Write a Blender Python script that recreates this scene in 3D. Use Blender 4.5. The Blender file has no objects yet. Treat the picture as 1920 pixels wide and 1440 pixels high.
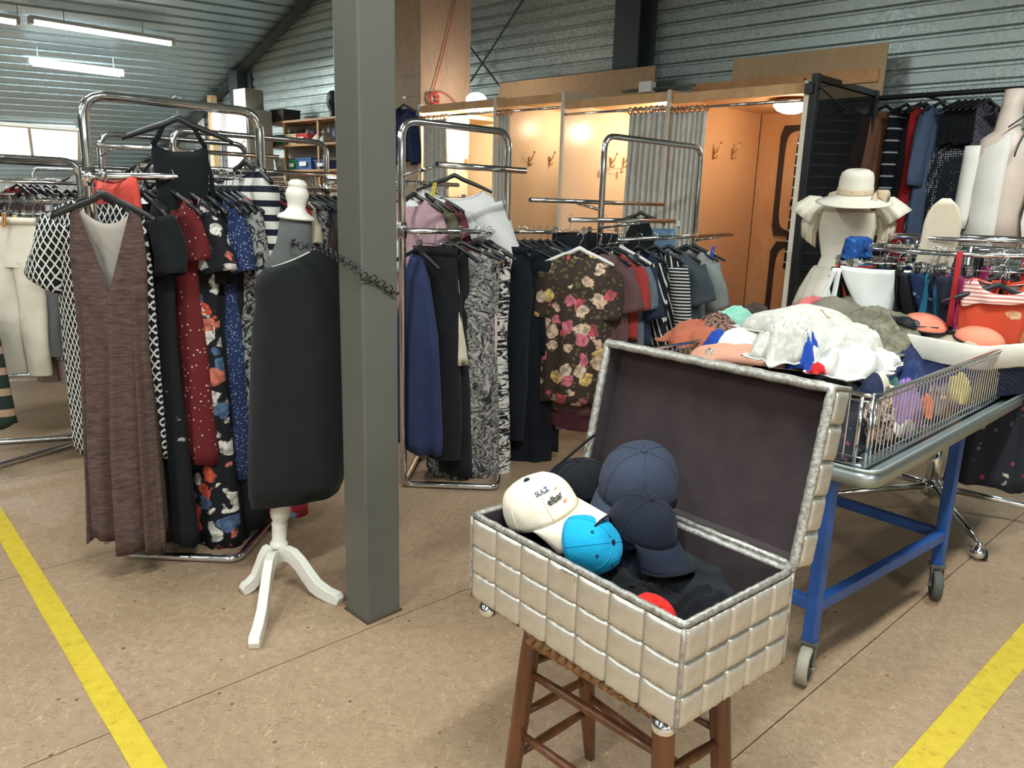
import bpy, bmesh, math, random
import numpy as np
from mathutils import Vector, Matrix, noise as mn

# ------------------------------------------------------------------ camera, world, lights, exposure
SC = bpy.context.scene
COL = SC.collection
FPX, PITCH, ROLL, CAMH = 1430.0, math.radians(13.0), math.radians(1.54), 1.5
_f = np.array([0, math.cos(PITCH), -math.sin(PITCH)])
_r0 = np.array([1.0, 0, 0]); _u0 = np.array([0, math.sin(PITCH), math.cos(PITCH)])
_r = _r0*math.cos(ROLL) + _u0*math.sin(ROLL)
_u = _u0*math.cos(ROLL) - _r0*math.sin(ROLL)
CAM = np.array([0, 0, CAMH])
cd = bpy.data.cameras.new('camera'); cam = bpy.data.objects.new('camera', cd); COL.objects.link(cam)
cd.sensor_width = 36.0; cd.lens = 36.0*FPX/1920; cd.clip_start = 0.05; cd.clip_end = 100
M = Matrix((( _r[0], _u[0], -_f[0], 0), (_r[1], _u[1], -_f[1], 0), (_r[2], _u[2], -_f[2], CAMH), (0, 0, 0, 1)))
cam.matrix_world = M
SC.camera = cam
vs = SC.view_settings
vs.view_transform = 'Standard'; vs.look = 'None'; vs.gamma = 1.0; vs.use_curve_mapping = False
vs.exposure = 0.0
SC.cycles.max_bounces = 8; SC.cycles.diffuse_bounces = 4; SC.cycles.glossy_bounces = 4
SC.cycles.transparent_max_bounces = 8; SC.cycles.use_denoising = True
SC.cycles.sample_clamp_indirect = 6.0; SC.cycles.caustics_reflective = False; SC.cycles.caustics_refractive = False
W = bpy.data.worlds.new('world'); SC.world = W; W.use_nodes = True
W.node_tree.nodes['Background'].inputs[0].default_value = (0.75, 0.85, 1.0, 1)
W.node_tree.nodes['Background'].inputs[1].default_value = 0.6

# room directions: RD runs along the roof ribs (away to the right), LD along the gable wall (away to the left)
RD = np.array([math.sin(math.radians(47)), math.cos(math.radians(47)), 0.0])
LD = np.array([-math.sin(math.radians(49)), math.cos(math.radians(49)), 0.0])
UP = np.array([0, 0, 1.0])

def area(name, loc, size, power, color, rot=(0, 0, 0)):
    l = bpy.data.lights.new(name, 'AREA'); l.shape = 'RECTANGLE'; l.size, l.size_y = size
    l.energy = power; l.color = color
    o = bpy.data.objects.new(name, l); o.location = loc; o.rotation_euler = rot; COL.objects.link(o); return o
def point(name, loc, power, color, r=0.06):
    l = bpy.data.lights.new(name, 'POINT'); l.energy = power; l.color = color; l.shadow_soft_size = r
    o = bpy.data.objects.new(name, l); o.location = loc; COL.objects.link(o); return o

C0 = -10.64
def roofz(p):            # height of the pitched roof over a floor point
    c = -(p[0]*LD[0] + p[1]*LD[1])
    z = 4.44 + 0.405*(c - C0)
    return min(z, 2*6.3 - z)
# fluorescent rows: (coordinate across the hall, coordinates along the ribs)
TUBES = []
for a in (-7.6, -4.2, -0.3, 3.4):
    for b in (-6.0, -2.6, 0.8, 4.2):
        p = -LD*a + RD*b
        if b == 4.2 and a in (-4.2, 3.4): continue
        if a == -7.6 and b > 0: continue
        TUBES.append((p[0], p[1], min(roofz(p) - 0.25, 4.15), {-7.6: 0.55, -4.2: 0.6, -0.3: 1.12, 3.4: 1.25}[a]*(0.55 if b == 4.2 else 1)))  # far right end lamp is added out of view to brighten the ivory dress
LAMP_POWER = 125.0
for i, t in enumerate(TUBES):
    area('fluorescent_light', (t[0], t[1], t[2]-0.07), (1.5, 0.16), LAMP_POWER*t[3], (0.93, 1.0, 0.97), (0, 0, math.atan2(RD[1], RD[0])))

# ------------------------------------------------------------------ measuring helpers (photograph -> points in the room)
def ray(x, y): return _f + _r*((x-960)/FPX) - _u*((y-720)/FPX)
def PZ(x, y, z=0.0):
    d = ray(x, y); return CAM + d*((z-CAMH)/d[2])
def PY(x, y, Y):
    d = ray(x, y); return CAM + d*(Y/d[1])
def PP(x, y, p0, n):
    d = ray(x, y); return CAM + d*(((np.array(p0)-CAM) @ n)/(d @ n))
def proj(p):
    v = np.array(p, float)-CAM; w = v @ _f; return 960+FPX*(v @ _r)/w, 720-FPX*(v @ _u)/w
def zat(p, y):
    lo, hi = -1.0, 6.0
    for _ in range(40):
        m = (lo+hi)/2
        if proj((p[0], p[1], m))[1] > y: lo = m
        else: hi = m
    return lo
def V3(*a): return np.array(a, float)
def S(r, g, b):          # sRGB bytes -> linear
    f = lambda c: (c/255/12.92) if c/255 <= 0.04045 else ((c/255+0.055)/1.055)**2.4
    return (f(r), f(g), f(b))

# ------------------------------------------------------------------ mesh helpers
def fillet(pts, r, n=5):
    pts = [np.array(p, float) for p in pts]; out = [pts[0]]
    for i in range(1, len(pts)-1):
        a, b, c = pts[i-1], pts[i], pts[i+1]
        u = a-b; v = c-b; lu, lv = np.linalg.norm(u), np.linalg.norm(v)
        q = min(r, lu*0.49, lv*0.49); p0 = b+u/lu*q; p1 = b+v/lv*q
        for k in range(n+1):
            t = k/n; out.append((1-t)**2*p0 + 2*t*(1-t)*b + t*t*p1)
    out.append(pts[-1]); return out
class MB:
    def __init__(s): s.v = []; s.f = []; s.m = []; s.s = []
    def add(s, vs_, fs, m=0, smooth=True):
        o = len(s.v); s.v.extend([tuple(map(float, p)) for p in vs_])
        for f in fs:
            s.f.append(tuple(i+o for i in f)); s.m.append(m); s.s.append(smooth)
        return s
    def box(s, c, size, ax=None, m=0):
        if ax is None: ax = np.eye(3)
        c = np.array(c, float); h = np.array(size)/2
        vs_ = [c + ax[0]*(h[0]*i) + ax[1]*(h[1]*j) + ax[2]*(h[2]*k) for k in (-1, 1) for j in (-1, 1) for i in (-1, 1)]
        return s.add(vs_, [(0, 2, 3, 1), (4, 5, 7, 6), (0, 1, 5, 4), (2, 6, 7, 3), (0, 4, 6, 2), (1, 3, 7, 5)], m, False)
    def slab(s, pts, thick, m=0):     # planar polygon given thickness along its normal
        pts = [np.array(p, float) for p in pts]; n = np.cross(pts[1]-pts[0], pts[2]-pts[0]); n /= np.linalg.norm(n)
        k = len(pts); vs_ = pts + [p+n*thick for p in pts]
        fs = [tuple(range(k))[::-1], tuple(range(k, 2*k))] + [(i, (i+1) % k, (i+1) % k+k, i+k) for i in range(k)]
        return s.add(vs_, fs, m, False)
    def tube(s, pts, r, seg=8, closed=False, caps=True, m=0, flat=1.0):
        pts = [np.array(p, float) for p in pts]; n = len(pts)
        rs = r if hasattr(r, '__len__') else [r]*n
        T = []
        for i in range(n):
            a = pts[(i-1) % n] if (closed or i > 0) else pts[i]; b = pts[(i+1) % n] if (closed or i < n-1) else pts[i]
            d = b-a; T.append(d/(np.linalg.norm(d)+1e-12))
        ref = V3(0, 0, 1) if abs(T[0][2]) < 0.9 else V3(1, 0, 0)
        N = np.cross(ref, T[0]); N /= np.linalg.norm(N); vs_ = []
        for i in range(n):
            N = N - T[i]*(N @ T[i]); N /= (np.linalg.norm(N)+1e-12); B = np.cross(T[i], N)
            for k in range(seg):
                a = 2*math.pi*k/seg; vs_.append(pts[i] + (N*math.cos(a)*flat + B*math.sin(a))*rs[i])
        fs = []
        for i in range(n if closed else n-1):
            j = (i+1) % n
            for k in range(seg):
                l = (k+1) % seg; fs.append((i*seg+k, i*seg+l, j*seg+l, j*seg+k))
        s.add(vs_, fs, m)
        if caps and not closed:
            o = len(s.v)-n*seg
            s.f.append(tuple(range(o+seg-1, o-1, -1))); s.m.append(m); s.s.append(False)
            s.f.append(tuple(range(o+(n-1)*seg, o+n*seg))); s.m.append(m); s.s.append(False)
        return s
    def loft(s, rings, m=0, closed=True, cap0=False, cap1=False, smooth=True):
        k = len(rings[0]); vs_ = [p for r_ in rings for p in r_]; fs = []
        for i in range(len(rings)-1):
            for j in range(k if closed else k-1):
                l = (j+1) % k; fs.append((i*k+j, i*k+l, (i+1)*k+l, (i+1)*k+j))
        if cap0: fs.append(tuple(range(k))[::-1])
        if cap1: fs.append(tuple(range((len(rings)-1)*k, len(rings)*k)))
        return s.add(vs_, fs, m, smooth)
    def lathe(s, prof, c=(0, 0, 0), seg=20, ax=None, m=0, sx=1, sy=1, cap=True):
        if ax is None: ax = np.eye(3)
        c = np.array(c, float)
        rings = [[c + ax[0]*(r*sx*math.cos(2*math.pi*k/seg)) + ax[1]*(r*sy*math.sin(2*math.pi*k/seg)) + ax[2]*z for k in range(seg)] for r, z in prof]
        return s.loft(rings, m, True, cap and prof[0][0] > 1e-4, cap and prof[-1][0] > 1e-4)
    def ball(s, c, r, seg=14, rings=8, m=0, sc=(1, 1, 1), ax=None):
        return s.lathe([(max(1e-4, math.sin(math.pi*i/rings))*r, -math.cos(math.pi*i/rings)*r*sc[2]) for i in range(rings+1)], c, seg, ax, m, sc[0], sc[1], False)
    def mesh(s, name, mats):
        me = bpy.data.meshes.new(name); me.from_pydata(s.v, [], s.f)
        for mt in (mats if isinstance(mats, (list, tuple)) else [mats]): me.materials.append(mt)
        me.polygons.foreach_set('material_index', s.m); me.polygons.foreach_set('use_smooth', s.s)
        me.update(); return me
    def obj(s, name, mats, parent=None, world=True, origin=None, bevel=0, solid=0, subsurf=0, edge_off=0):
        off = None
        if world:
            if parent is not None: off = np.array(parent.get('_base', (0, 0, 0)))
            elif origin is not None: off = np.array(origin, float)
            else:
                a = np.array(s.v); off = np.array([(a[:, 0].min()+a[:, 0].max())/2, (a[:, 1].min()+a[:, 1].max())/2, a[:, 2].min()])
            s.v = [tuple(np.array(p)-off) for p in s.v]
        me = s.mesh(name, mats); o = bpy.data.objects.new(name, me); COL.objects.link(o)
        if parent is not None: o.parent = parent
        elif off is not None:
            o.location = off; o['_base'] = tuple(float(x) for x in off)
        if bevel:
            b = o.modifiers.new('bevel', 'BEVEL'); b.width = bevel; b.segments = 2; b.limit_method = 'ANGLE'
        if subsurf:
            b = o.modifiers.new('sub', 'SUBSURF'); b.levels = subsurf; b.render_levels = subsurf
        if solid:
            b = o.modifiers.new('solid', 'SOLIDIFY'); b.thickness = solid; b.offset = -1
            if len(me.materials) > 1 and edge_off: b.material_offset = edge_off
        return o
def tag(o, label=None, cat=None, group=None, kind=None):
    if label: o['label'] = label
    if cat: o['category'] = cat
    if group: o['group'] = group
    if kind: o['kind'] = kind
    return o
def thing(name, label, cat, loc=(0, 0, 0), group=None, rotz=0.0):
    o = bpy.data.objects.new(name, None); COL.objects.link(o); o.empty_display_size = 0.05
    o.location = tuple(map(float, loc)); o.rotation_euler = (0, 0, rotz); o['_base'] = tuple(float(x) for x in loc)
    return tag(o, label, cat, group)
def dup(root, loc=None, rot=None, label=None, group=None, scale=None, mats=None):
    def cp(o, par):
        c = o.copy(); COL.objects.link(c)
        if par is not None: c.parent = par
        for ch in o.children: cp(ch, c)
        return c
    c = cp(root, None)
    if loc is not None: c.location = tuple(map(float, loc))
    if rot is not None: c.rotation_euler = rot if hasattr(rot, '__len__') else (0, 0, rot)
    if scale is not None: c.scale = scale
    if label: c['label'] = label
    if group: c['group'] = group
    return c
def axes(x, z=None):
    x = np.array(x, float); x /= np.linalg.norm(x); z = UP if z is None else np.array(z, float)
    y = np.cross(z, x); y /= np.linalg.norm(y); z = np.cross(x, y); return np.array([x, y, z])

# ------------------------------------------------------------------ materials
class NT:
    def __init__(s, name, rough=0.6, metal=0.0, col=None, spec=0.5):
        s.mat = bpy.data.materials.new(name); s.mat.use_nodes = True; s.t = s.mat.node_tree; s.n = s.t.nodes
        s.b = s.n['Principled BSDF']; s.b.inputs['Roughness'].default_value = rough; s.b.inputs['Metallic'].default_value = metal
        s.b.inputs['Specular IOR Level'].default_value = spec
        if col is not None: s.b.inputs['Base Color'].default_value = (*col, 1)
    def node(s, typ, **kw):
        nd = s.n.new(typ); ins = kw.pop('ins', {})
        for k, v in kw.items(): setattr(nd, k, v)
        for k, v in ins.items():
            if hasattr(v, 'is_output') or hasattr(v, 'links'): s.t.links.new(v, nd.inputs[k])
            else: nd.inputs[k].default_value = v
        return nd
    def link(s, a, b): s.t.links.new(a, b)
    def obj(s, scale=(1, 1, 1), rot=(0, 0, 0)):
        tc = s.node('ShaderNodeTexCoord'); mp = s.node('ShaderNodeMapping', ins={0: tc.outputs['Object']})
        mp.inputs['Scale'].default_value = scale; mp.inputs['Rotation'].default_value = rot; return mp.outputs[0]
    def noise(s, vec, scale, detail=3, rough=0.55, dist=0.0):
        return s.node('ShaderNodeTexNoise', ins={'Vector': vec, 'Scale': scale, 'Detail': detail, 'Roughness': rough, 'Distortion': dist})
    def ramp(s, fac, stops, interp='LINEAR'):
        r = s.node('ShaderNodeValToRGB', ins={0: fac}); e = r.color_ramp; e.interpolation = interp
        while len(e.elements) < len(stops): e.elements.new(0.5)
        for el, (p, c) in zip(e.elements, stops):
            el.position = p; el.color = (*c, 1) if len(c) == 3 else c
        return r.outputs[0]
    def mix(s, fac, a, b, blend='MIX'):
        m = s.node('ShaderNodeMix', data_type='RGBA', blend_type=blend)
        for k, v in ((0, fac), (6, a), (7, b)):
            if hasattr(v, 'links'): s.link(v, m.inputs[k])
            else: m.inputs[k].default_value = v if k == 0 else ((*v, 1) if len(v) == 3 else v)
        return m.outputs[2]
    def math(s, op, a, b=0.0):
        m = s.node('ShaderNodeMath', operation=op)
        for k, v in ((0, a), (1, b)):
            if hasattr(v, 'links'): s.link(v, m.inputs[k])
            else: m.inputs[k].default_value = v
        return m.outputs[0]
    def sep(s, vec): return s.node('ShaderNodeSeparateXYZ', ins={0: vec}).outputs
    def color(s, sock): s.link(sock, s.b.inputs['Base Color'])
    def bump(s, h, strength=0.3, dist=0.005):
        b = s.node('ShaderNodeBump', ins={'Height': h, 'Strength': strength, 'Distance': dist}); s.link(b.outputs[0], s.b.inputs['Normal'])
BW = [(0, (0, 0, 0)), (1, (1, 1, 1))]
def scl(c, k): return tuple(min(1, x*k) for x in c)
def plain(name, col, rough=0.6, metal=0.0, spec=0.5, var=0.08, nscale=6.0):
    m = NT(name, rough, metal, col, spec); v = m.obj()
    n = m.noise(v, nscale, 4)
    m.color(m.ramp(n.outputs[0], [(0.3, scl(col, 1-var)), (0.7, scl(col, 1+var))])); return m.mat
def wood(name, c1, c2, rough=0.5, scale=(2, 2, 14), spec=0.4):
    m = NT(name, rough, 0, None, spec); v = m.obj(scale)
    n = m.noise(v, 3.0, 6, 0.6, 0.8); m.color(m.ramp(n.outputs[0], [(0.3, c1), (0.72, c2)])); m.bump(n.outputs[0], 0.08, 0.003); return m.mat
def cloth(name, col, var=0.12, rough=0.92, wr=0.35, sheen=0.04):
    m = NT(name, rough, 0, None, 0.2); v = m.obj(); n = m.noise(v, 14, 4); w = m.noise(m.obj((1, 1, 1)), 420, 1)
    m.color(m.ramp(n.outputs[0], [(0.3, scl(col, 1-var)), (0.75, scl(col, 1+var))]))
    h = m.math('ADD', m.math('MULTIPLY', n.outputs[0], 1.0), m.math('MULTIPLY', w.outputs[0], 0.12)); m.bump(h, wr, 0.012)
    m.b.inputs['Sheen Weight'].default_value = sheen; return m.mat
def dots(name, base, col, scale=60, size=0.28, rand=0.9):
    m = NT(name, 0.9, 0, None, 0.2); v = m.obj()
    vo = m.node('ShaderNodeTexVoronoi', ins={'Vector': v, 'Scale': scale, 'Randomness': rand})
    n = m.noise(v, scale*1.6, 2); d = m.math('ADD', vo.outputs['Distance'], m.math('MULTIPLY', n.outputs[0], 0.18))
    m.color(m.mix(m.ramp(d, [(0, (1, 1, 1)), (size+0.09, (1, 1, 1)), (size+0.14, (0, 0, 0))]), base, col)); return m.mat
def floral(name, base, cols, scale=16, size=0.42, leaf=None, warp=0.05):
    m = NT(name, 0.85, 0, None, 0.25); v = m.obj((1, 0.6, 1))
    n = m.noise(v, scale*1.1, 3); off = m.node('ShaderNodeVectorMath', operation='SCALE', ins={0: n.outputs[1], 'Scale': warp*1.6})
    vv = m.node('ShaderNodeVectorMath', operation='ADD', ins={0: v, 1: off.outputs[0]}).outputs[0]
    vo = m.node('ShaderNodeTexVoronoi', ins={'Vector': vv, 'Scale': scale})
    k = len(cols); sel = m.sep(vo.outputs['Color'])[0]
    pick = m.ramp(sel, [(i/k, c) for i, c in enumerate(cols)], 'CONSTANT')
    pet = m.noise(vv, scale*3.2, 2)
    pick = m.mix(m.ramp(pet.outputs[0], [(0.42, (0, 0, 0)), (0.6, (1, 1, 1))]), pick, m.mix(0.55, pick, base))
    mask = m.ramp(m.math('ADD', vo.outputs['Distance'], m.math('MULTIPLY', pet.outputs[0], 0.25)), [(size, (1, 1, 1)), (size+0.06, (0, 0, 0))])
    c = base
    if leaf is not None:
        vo2 = m.node('ShaderNodeTexVoronoi', ins={'Vector': vv, 'Scale': scale*2.3}); c = m.mix(m.ramp(vo2.outputs['Distance'], [(0.26, (1, 1, 1)), (0.32, (0, 0, 0))]), base, leaf)
    m.color(m.mix(mask, c, pick)); return m.mat
def stripes(name, c1, c2, freq=22, width=0.5, axis=2, rot=(0, 0, 0), wob=0.0):
    m = NT(name, 0.9, 0, None, 0.2); v = m.obj((1, 1, 1), rot); x = m.sep(v)[axis]
    if wob: x = m.math('ADD', x, m.math('MULTIPLY', m.noise(m.obj(), 6, 2).outputs[0], wob))
    f = m.math('FRACT', m.math('MULTIPLY', x, freq))
    m.color(m.mix(m.math('LESS_THAN', f, width), c1, c2)); return m.mat
def zebra(name, c1, c2, scale=14, dist=5.0, mid=None, hard=0.05, axis=(1, 1, 1)):
    m = NT(name, 0.88, 0, None, 0.25); v = m.obj(axis)
    n = m.noise(v, scale, 3, 0.55, dist); st = [(0.5-hard, c1), (0.5+hard, c2)]
    if mid is not None: st = [(0.40, c1), (0.46, mid), (0.54, mid), (0.58, c2)]
    m.color(m.ramp(n.outputs[0], st)); return m.mat
def lattice(name, c1, c2, freq=30, width=0.24):
    m = NT(name, 0.9, 0, None, 0.2); v = m.sep(m.obj()); 
    a = m.math('FRACT', m.math('MULTIPLY', m.math('ADD', m.math('MULTIPLY', v[0], 1.6), v[2]), freq))
    b = m.math('FRACT', m.math('MULTIPLY', m.math('SUBTRACT', m.math('MULTIPLY', v[0], 1.6), v[2]), freq))
    k = m.math('MAXIMUM', m.math('LESS_THAN', a, width), m.math('LESS_THAN', b, width)); m.color(m.mix(k, c1, c2)); return m.mat
def emis(name, col, strength):
    m = NT(name, 0.4, 0, col); m.b.inputs['Emission Color'].default_value = (*col, 1); m.b.inputs['Emission Strength'].default_value = strength; return m.mat

def chrome_mat():
    m = NT('chrome', 0.1, 1.0, (0.78, 0.79, 0.80)); n = m.noise(m.obj(), 30, 3)
    m.link(m.ramp(n.outputs[0], [(0.3, (0.07,)*3), (0.8, (0.2,)*3)]), m.b.inputs['Roughness']); return m.mat
CHROME = chrome_mat()
BLACKPL = plain('black_plastic', (0.012, 0.013, 0.015), 0.38)
WHITEPL = plain('white_plastic', (0.72, 0.70, 0.66), 0.4)
STEELG = plain('grey_painted_steel', S(86, 86, 80), 0.42, 0.0, 0.5, 0.06, 3)
STEELD = plain('dark_painted_steel', S(70, 80, 84), 0.45, 0.0, 0.5, 0.06, 3)
# ------------------------------------------------------------------ the hall
def floor_mat():
    m = NT('speckled_floor', 0.5, 0, None, 0.45); v = m.obj()
    big = m.noise(v, 0.9, 4); mid = m.noise(m.obj((1, 1, 1), (0, 0, 0.5)), 26, 5, 0.7)
    fl = m.noise(m.obj((34, 110, 60), (0, 0, 0.4)), 1.0, 2, 0.5, 1.6); fl2 = m.noise(m.obj((100, 32, 60), (0, 0, -0.3)), 1.0, 2, 0.5, 1.6)
    sp = m.node('ShaderNodeTexVoronoi', ins={'Vector': v, 'Scale': 17}); 
    c = m.ramp(mid.outputs[0], [(0.25, S(142, 119, 96)), (0.5, S(155, 131, 106)), (0.75, S(166, 144, 118))])
    f3 = m.noise(m.obj((30, 95, 60), (0, 0, 1.2)), 1.0, 2, 0.5, 1.8)
    c = m.mix(m.ramp(fl.outputs[0], [(0.6, (0, 0, 0)), (0.7, (0.75,)*3)]), c, S(112, 82, 58))
    c = m.mix(m.ramp(fl2.outputs[0], [(0.6, (0, 0, 0)), (0.72, (0.7,)*3)]), c, S(198, 170, 136))
    c = m.mix(m.ramp(f3.outputs[0], [(0.62, (0, 0, 0)), (0.72, (0.65,)*3)]), c, S(124, 94, 68))
    dk = m.math('MULTIPLY', m.math('LESS_THAN', sp.outputs['Distance'], 0.12), m.math('GREATER_THAN', m.sep(sp.outputs['Color'])[0], 0.8))
    c = m.mix(m.math('MULTIPLY', dk, 0.75), c, S(70, 46, 34))
    c = m.mix(m.ramp(big.outputs[0], [(0.35, (0.32,)*3), (0.65, (0, 0, 0))]), c, S(104, 78, 56))
    m.color(c); m.bump(mid.outputs[0], 0.08, 0.002); return m.mat
FLOORM = floor_mat()
DARKGAP = plain('floor_joint_dark', S(72, 54, 40), 0.9)
fo = MB().box((0, 2, -0.06), (34, 36, 0.1), axes(RD)).obj('floor', DARKGAP); tag(fo, kind='structure'); 
# sheets of floor covering laid along the hall with fine open joints
j0 = PZ(693, 1178); JW = 1.25
for k in range(-9, 11):
    c0 = j0 + LD*(k*JW + JW/2)
    b = MB()
    b.box((c0[0]-4*RD[0]*0, c0[1], -0.005), (30, JW-0.004, 0.01), axes(RD))
    b.obj('floor_sheet', FLOORM, fo)

def tape_mat():
    m = NT('yellow_tape', 0.45, 0, None, 0.4); n = m.noise(m.obj(), 22, 5, 0.7)
    m.color(m.ramp(n.outputs[0], [(0.28, S(150, 118, 44)), (0.42, S(186, 160, 44)), (0.7, S(200, 176, 56))])); return m.mat
TAPE = tape_mat()
def tape(a, b, w, label):
    a = np.array(a); b = np.array(b); d = (b-a)/np.linalg.norm(b-a); n = np.array([-d[1], d[0], 0])*w/2
    N = 24; mb = MB(); rings = []
    for i in range(N+1):
        p = a+(b-a)*i/N; rings.append([p+n*(1+0.05*math.sin(i*2.3))+UP*0.001, p+n+UP*0.0025, p-n+UP*0.0025, p-n*(1+0.05*math.sin(i*1.7))+UP*0.001])
    mb.loft(rings, 0, True, True, True, False); tag(mb.obj('floor_tape', TAPE), label, 'tape')
t1 = PZ(-0, 980); t2 = PZ(279, 1440); d = (t2-t1)/np.linalg.norm(t2-t1)
tape(t1-d*1.0, t2+d*1.0, 0.075, 'yellow floor marking tape running past the brown dress rack')
t1 = PZ(1722, 1440); t2 = PZ(1920, 1207); d = (t2-t1)/np.linalg.norm(t2-t1)
tape(t1-d*1.0, t2+d*1.6, 0.092, 'yellow floor marking tape on the floor in front of the blue trolley')

# ---- booths' reference line and the gable wall
P0 = PZ(1515, 150, 2.44); P0[2] = 0
NW = np.cross(LD, UP); NW /= np.linalg.norm(NW)        # horizontal normal of the wall line
BD = 1.42                                                # booth depth
W0 = P0 + RD*1.62; W0[2] = 0
def onwall(x, y, off=0.0): return PP(x, y, W0-RD*off, NW)
def onfront(x, y, off=0.0): return PP(x, y, P0-RD*off, NW)
def steel_mat(name, c1, c2):
    m = NT(name, 0.36, 0.65, None, 0.5); v = m.obj((1, 1, 1))
    vo = m.node('ShaderNodeTexVoronoi', ins={'Vector': v, 'Scale': 62}); g = m.sep(vo.outputs['Color'])[0]; n = m.noise(v, 0.8, 3)
    m.color(m.mix(m.ramp(n.outputs[0], [(0.3, (0, 0, 0)), (0.8, (0.4,)*3)]), m.ramp(g, [(0, c1), (1, c2)]), scl(c2, 1.12)))
    m.link(m.ramp(g, [(0, (0.30,)*3), (1, (0.5,)*3)]), m.b.inputs['Roughness']); m.bump(g, 0.12, 0.002); return m.mat
GALV = steel_mat('galvanised_wall_sheet', S(150, 164, 164), S(202, 212, 209))
GALVR = steel_mat('galvanised_roof_sheet', S(148, 170, 180), S(178, 196, 204))
# corrugated profile swept: wall ribs run along LD, roof ribs along RD
def profile(length, pitch, groove, depth):
    pts = []; n = int(length/pitch)
    for i in range(n):
        a = i*pitch
        pts += [(a, 0), (a+pitch-groove, 0.004), (a+pitch-groove*0.7, -depth), (a+pitch-groove*0.3, -depth)]
    pts.append((n*pitch, 0)); return pts
# the sheets of the gable wall: strips of 1.05 m height, as they overlap in the photo
wb = MB(); pr = profile(6.5, 0.13, 0.046, 0.026)
e0 = W0 + LD*16; e1 = W0 - LD*9
rows = [[e0 + UP*z - RD*o, e1 + UP*z - RD*o] for z, o in pr]
wb.loft(rows, 0, False, smooth=False)
tag(wb.obj('wall_back', GALV), kind='structure')
# roof: two pitched slopes with ribs along RD
def roof_point(c, b, off=0.0):
    p = -LD*c + RD*b; p[2] = roofz(p) + off; return p
CR = C0 + (6.3-4.44)/0.405
BW_ = (W0 @ RD)                                          # distance of the gable along RD
def b_of(c): # along-rib coordinate where the roof meets the gable
    # point -LD*c + RD*b lies on wall: (p-W0).NW = 0
    return ((W0 + LD*c) @ NW)/(RD @ NW)
for nm, ca, cb in (('ceiling', C0-7.3, CR), ('ceiling_2', CR, CR+13)):
    rb = MB(); sl = math.sqrt(1+0.405**2); pr2 = profile((cb-ca)*sl, 0.21, 0.055, 0.04); rows = []
    for s_, o in pr2:
        c = ca + s_/sl; bw = b_of(c); rows.append([roof_point(c, -13, -o-0.02), roof_point(c, bw+0.05, -o-0.02)])
    rb.loft(rows, 0, False, smooth=False); tag(rb.obj(nm, GALVR), kind='structure')
# eave wall on the left, wall behind the camera and side wall (close the hall)
cl = C0-7.2; a = roof_point(cl, -13); b2 = roof_point(cl, b_of(cl)); 
DULL = plain('pale_wall_paint', S(168, 170, 166), 0.8)
h_ = max(a[2], b2[2])+0.1
tag(MB().box(((a[0]+b2[0])/2, (a[1]+b2[1])/2, h_/2), (np.linalg.norm((b2-a)[:2]), 0.1, h_), axes(RD)).obj('wall_left', DULL), kind='structure')
cr_ = CR+12.9; a2 = roof_point(cr_, -13); b3 = roof_point(cr_, b_of(cr_))
tag(MB().box(((a2[0]+b3[0])/2, (a2[1]+b3[1])/2, 1.5), (np.linalg.norm((b3-a2)[:2]), 0.1, 3.0), axes(RD)).obj('wall_right', DULL), kind='structure')
q0 = -LD*cl - RD*12.9; q1 = -LD*cr_ - RD*12.9
tag(MB().box(((q0[0]+q1[0])/2, (q0[1]+q1[1])/2, 3.2), (np.linalg.norm(q1-q0), 0.1, 6.4), axes(LD)).obj('wall_front', DULL), kind='structure')
# rafter beam where roof and gable meet
r1 = onwall(562, -6, 0.12); r2 = onwall(338, 236, 0.12); dr = (r2-r1)/np.linalg.norm(r2-r1)
ra, rb_ = r1-dr*6, r2+dr*2.2
axr = np.array([dr, RD, np.cross(dr, RD)])
mb = MB(); c = (ra+rb_)/2; ln = np.linalg.norm(rb_-ra)
mb.box(c, (ln, 0.16, 0.012), axr); mb.box(c+axr[2]*0.16, (ln, 0.16, 0.012), axr); mb.box(c+axr[2]*0.08, (ln, 0.012, 0.16), axr)
tag(mb.obj('trim_1', STEELD), kind='structure')
tag(MB().box(c-axr[2]*0.10-RD*0.0-dr*(-1.6), (4.6, 0.10, 0.11), axr).obj('trim_2', wood('rafter_timber', S(168, 128, 88), S(200, 160, 118))), kind='structure')

def h_column(pa, wx, wd, h, name, label, mat=STEELD):
    ax = axes(LD); t = thing(name, label, 'column', pa)
    MB().box(pa+UP*h/2-RD*wd/2, (wx, 0.014, h), ax).obj('flange', mat, t)
    MB().box(pa+UP*h/2+RD*wd/2, (wx, 0.014, h), ax).obj('flange', mat, t)
    MB().box(pa+UP*h/2, (0.012, wd-0.014, h), ax).obj('web', mat, t)
    MB().box(pa+UP*0.01, (wx+0.1, wd+0.1, 0.02), ax).obj('base_plate', mat, t)
    return t
p = onwall(1190, 60, 0.16); p[2] = 0; h_column(p, 0.30, 0.26, 4.2, 'wall_column', 'grey steel H-section column rising behind the fitting cubicles')
p = onwall(450, 150, 0.16); p[2] = 0; h_column(p, 0.26, 0.24, 3.6, 'wall_column', 'grey steel H-section column at the far wall under the sloping rafter')
# thin bracing rods crossing on the wall
def rod(px, name, label):
    a = onwall(*px[0], 0.07); b = onwall(*px[1], 0.07)
    d_ = (b-a)/np.linalg.norm(b-a)
    tag(MB().tube([a-d_*0.15, b+d_*0.35], 0.011, 8).obj(name, STEELD), label, 'rod')
rod(((866, 178), (985, -6)), 'bracing_rod', 'thin dark bracing rod leaning right on the corrugated wall above the cubicles')
rod(((862, 62), (945, 172)), 'bracing_rod', 'thin dark bracing rod leaning left, crossing the other rod on the corrugated wall')

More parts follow.
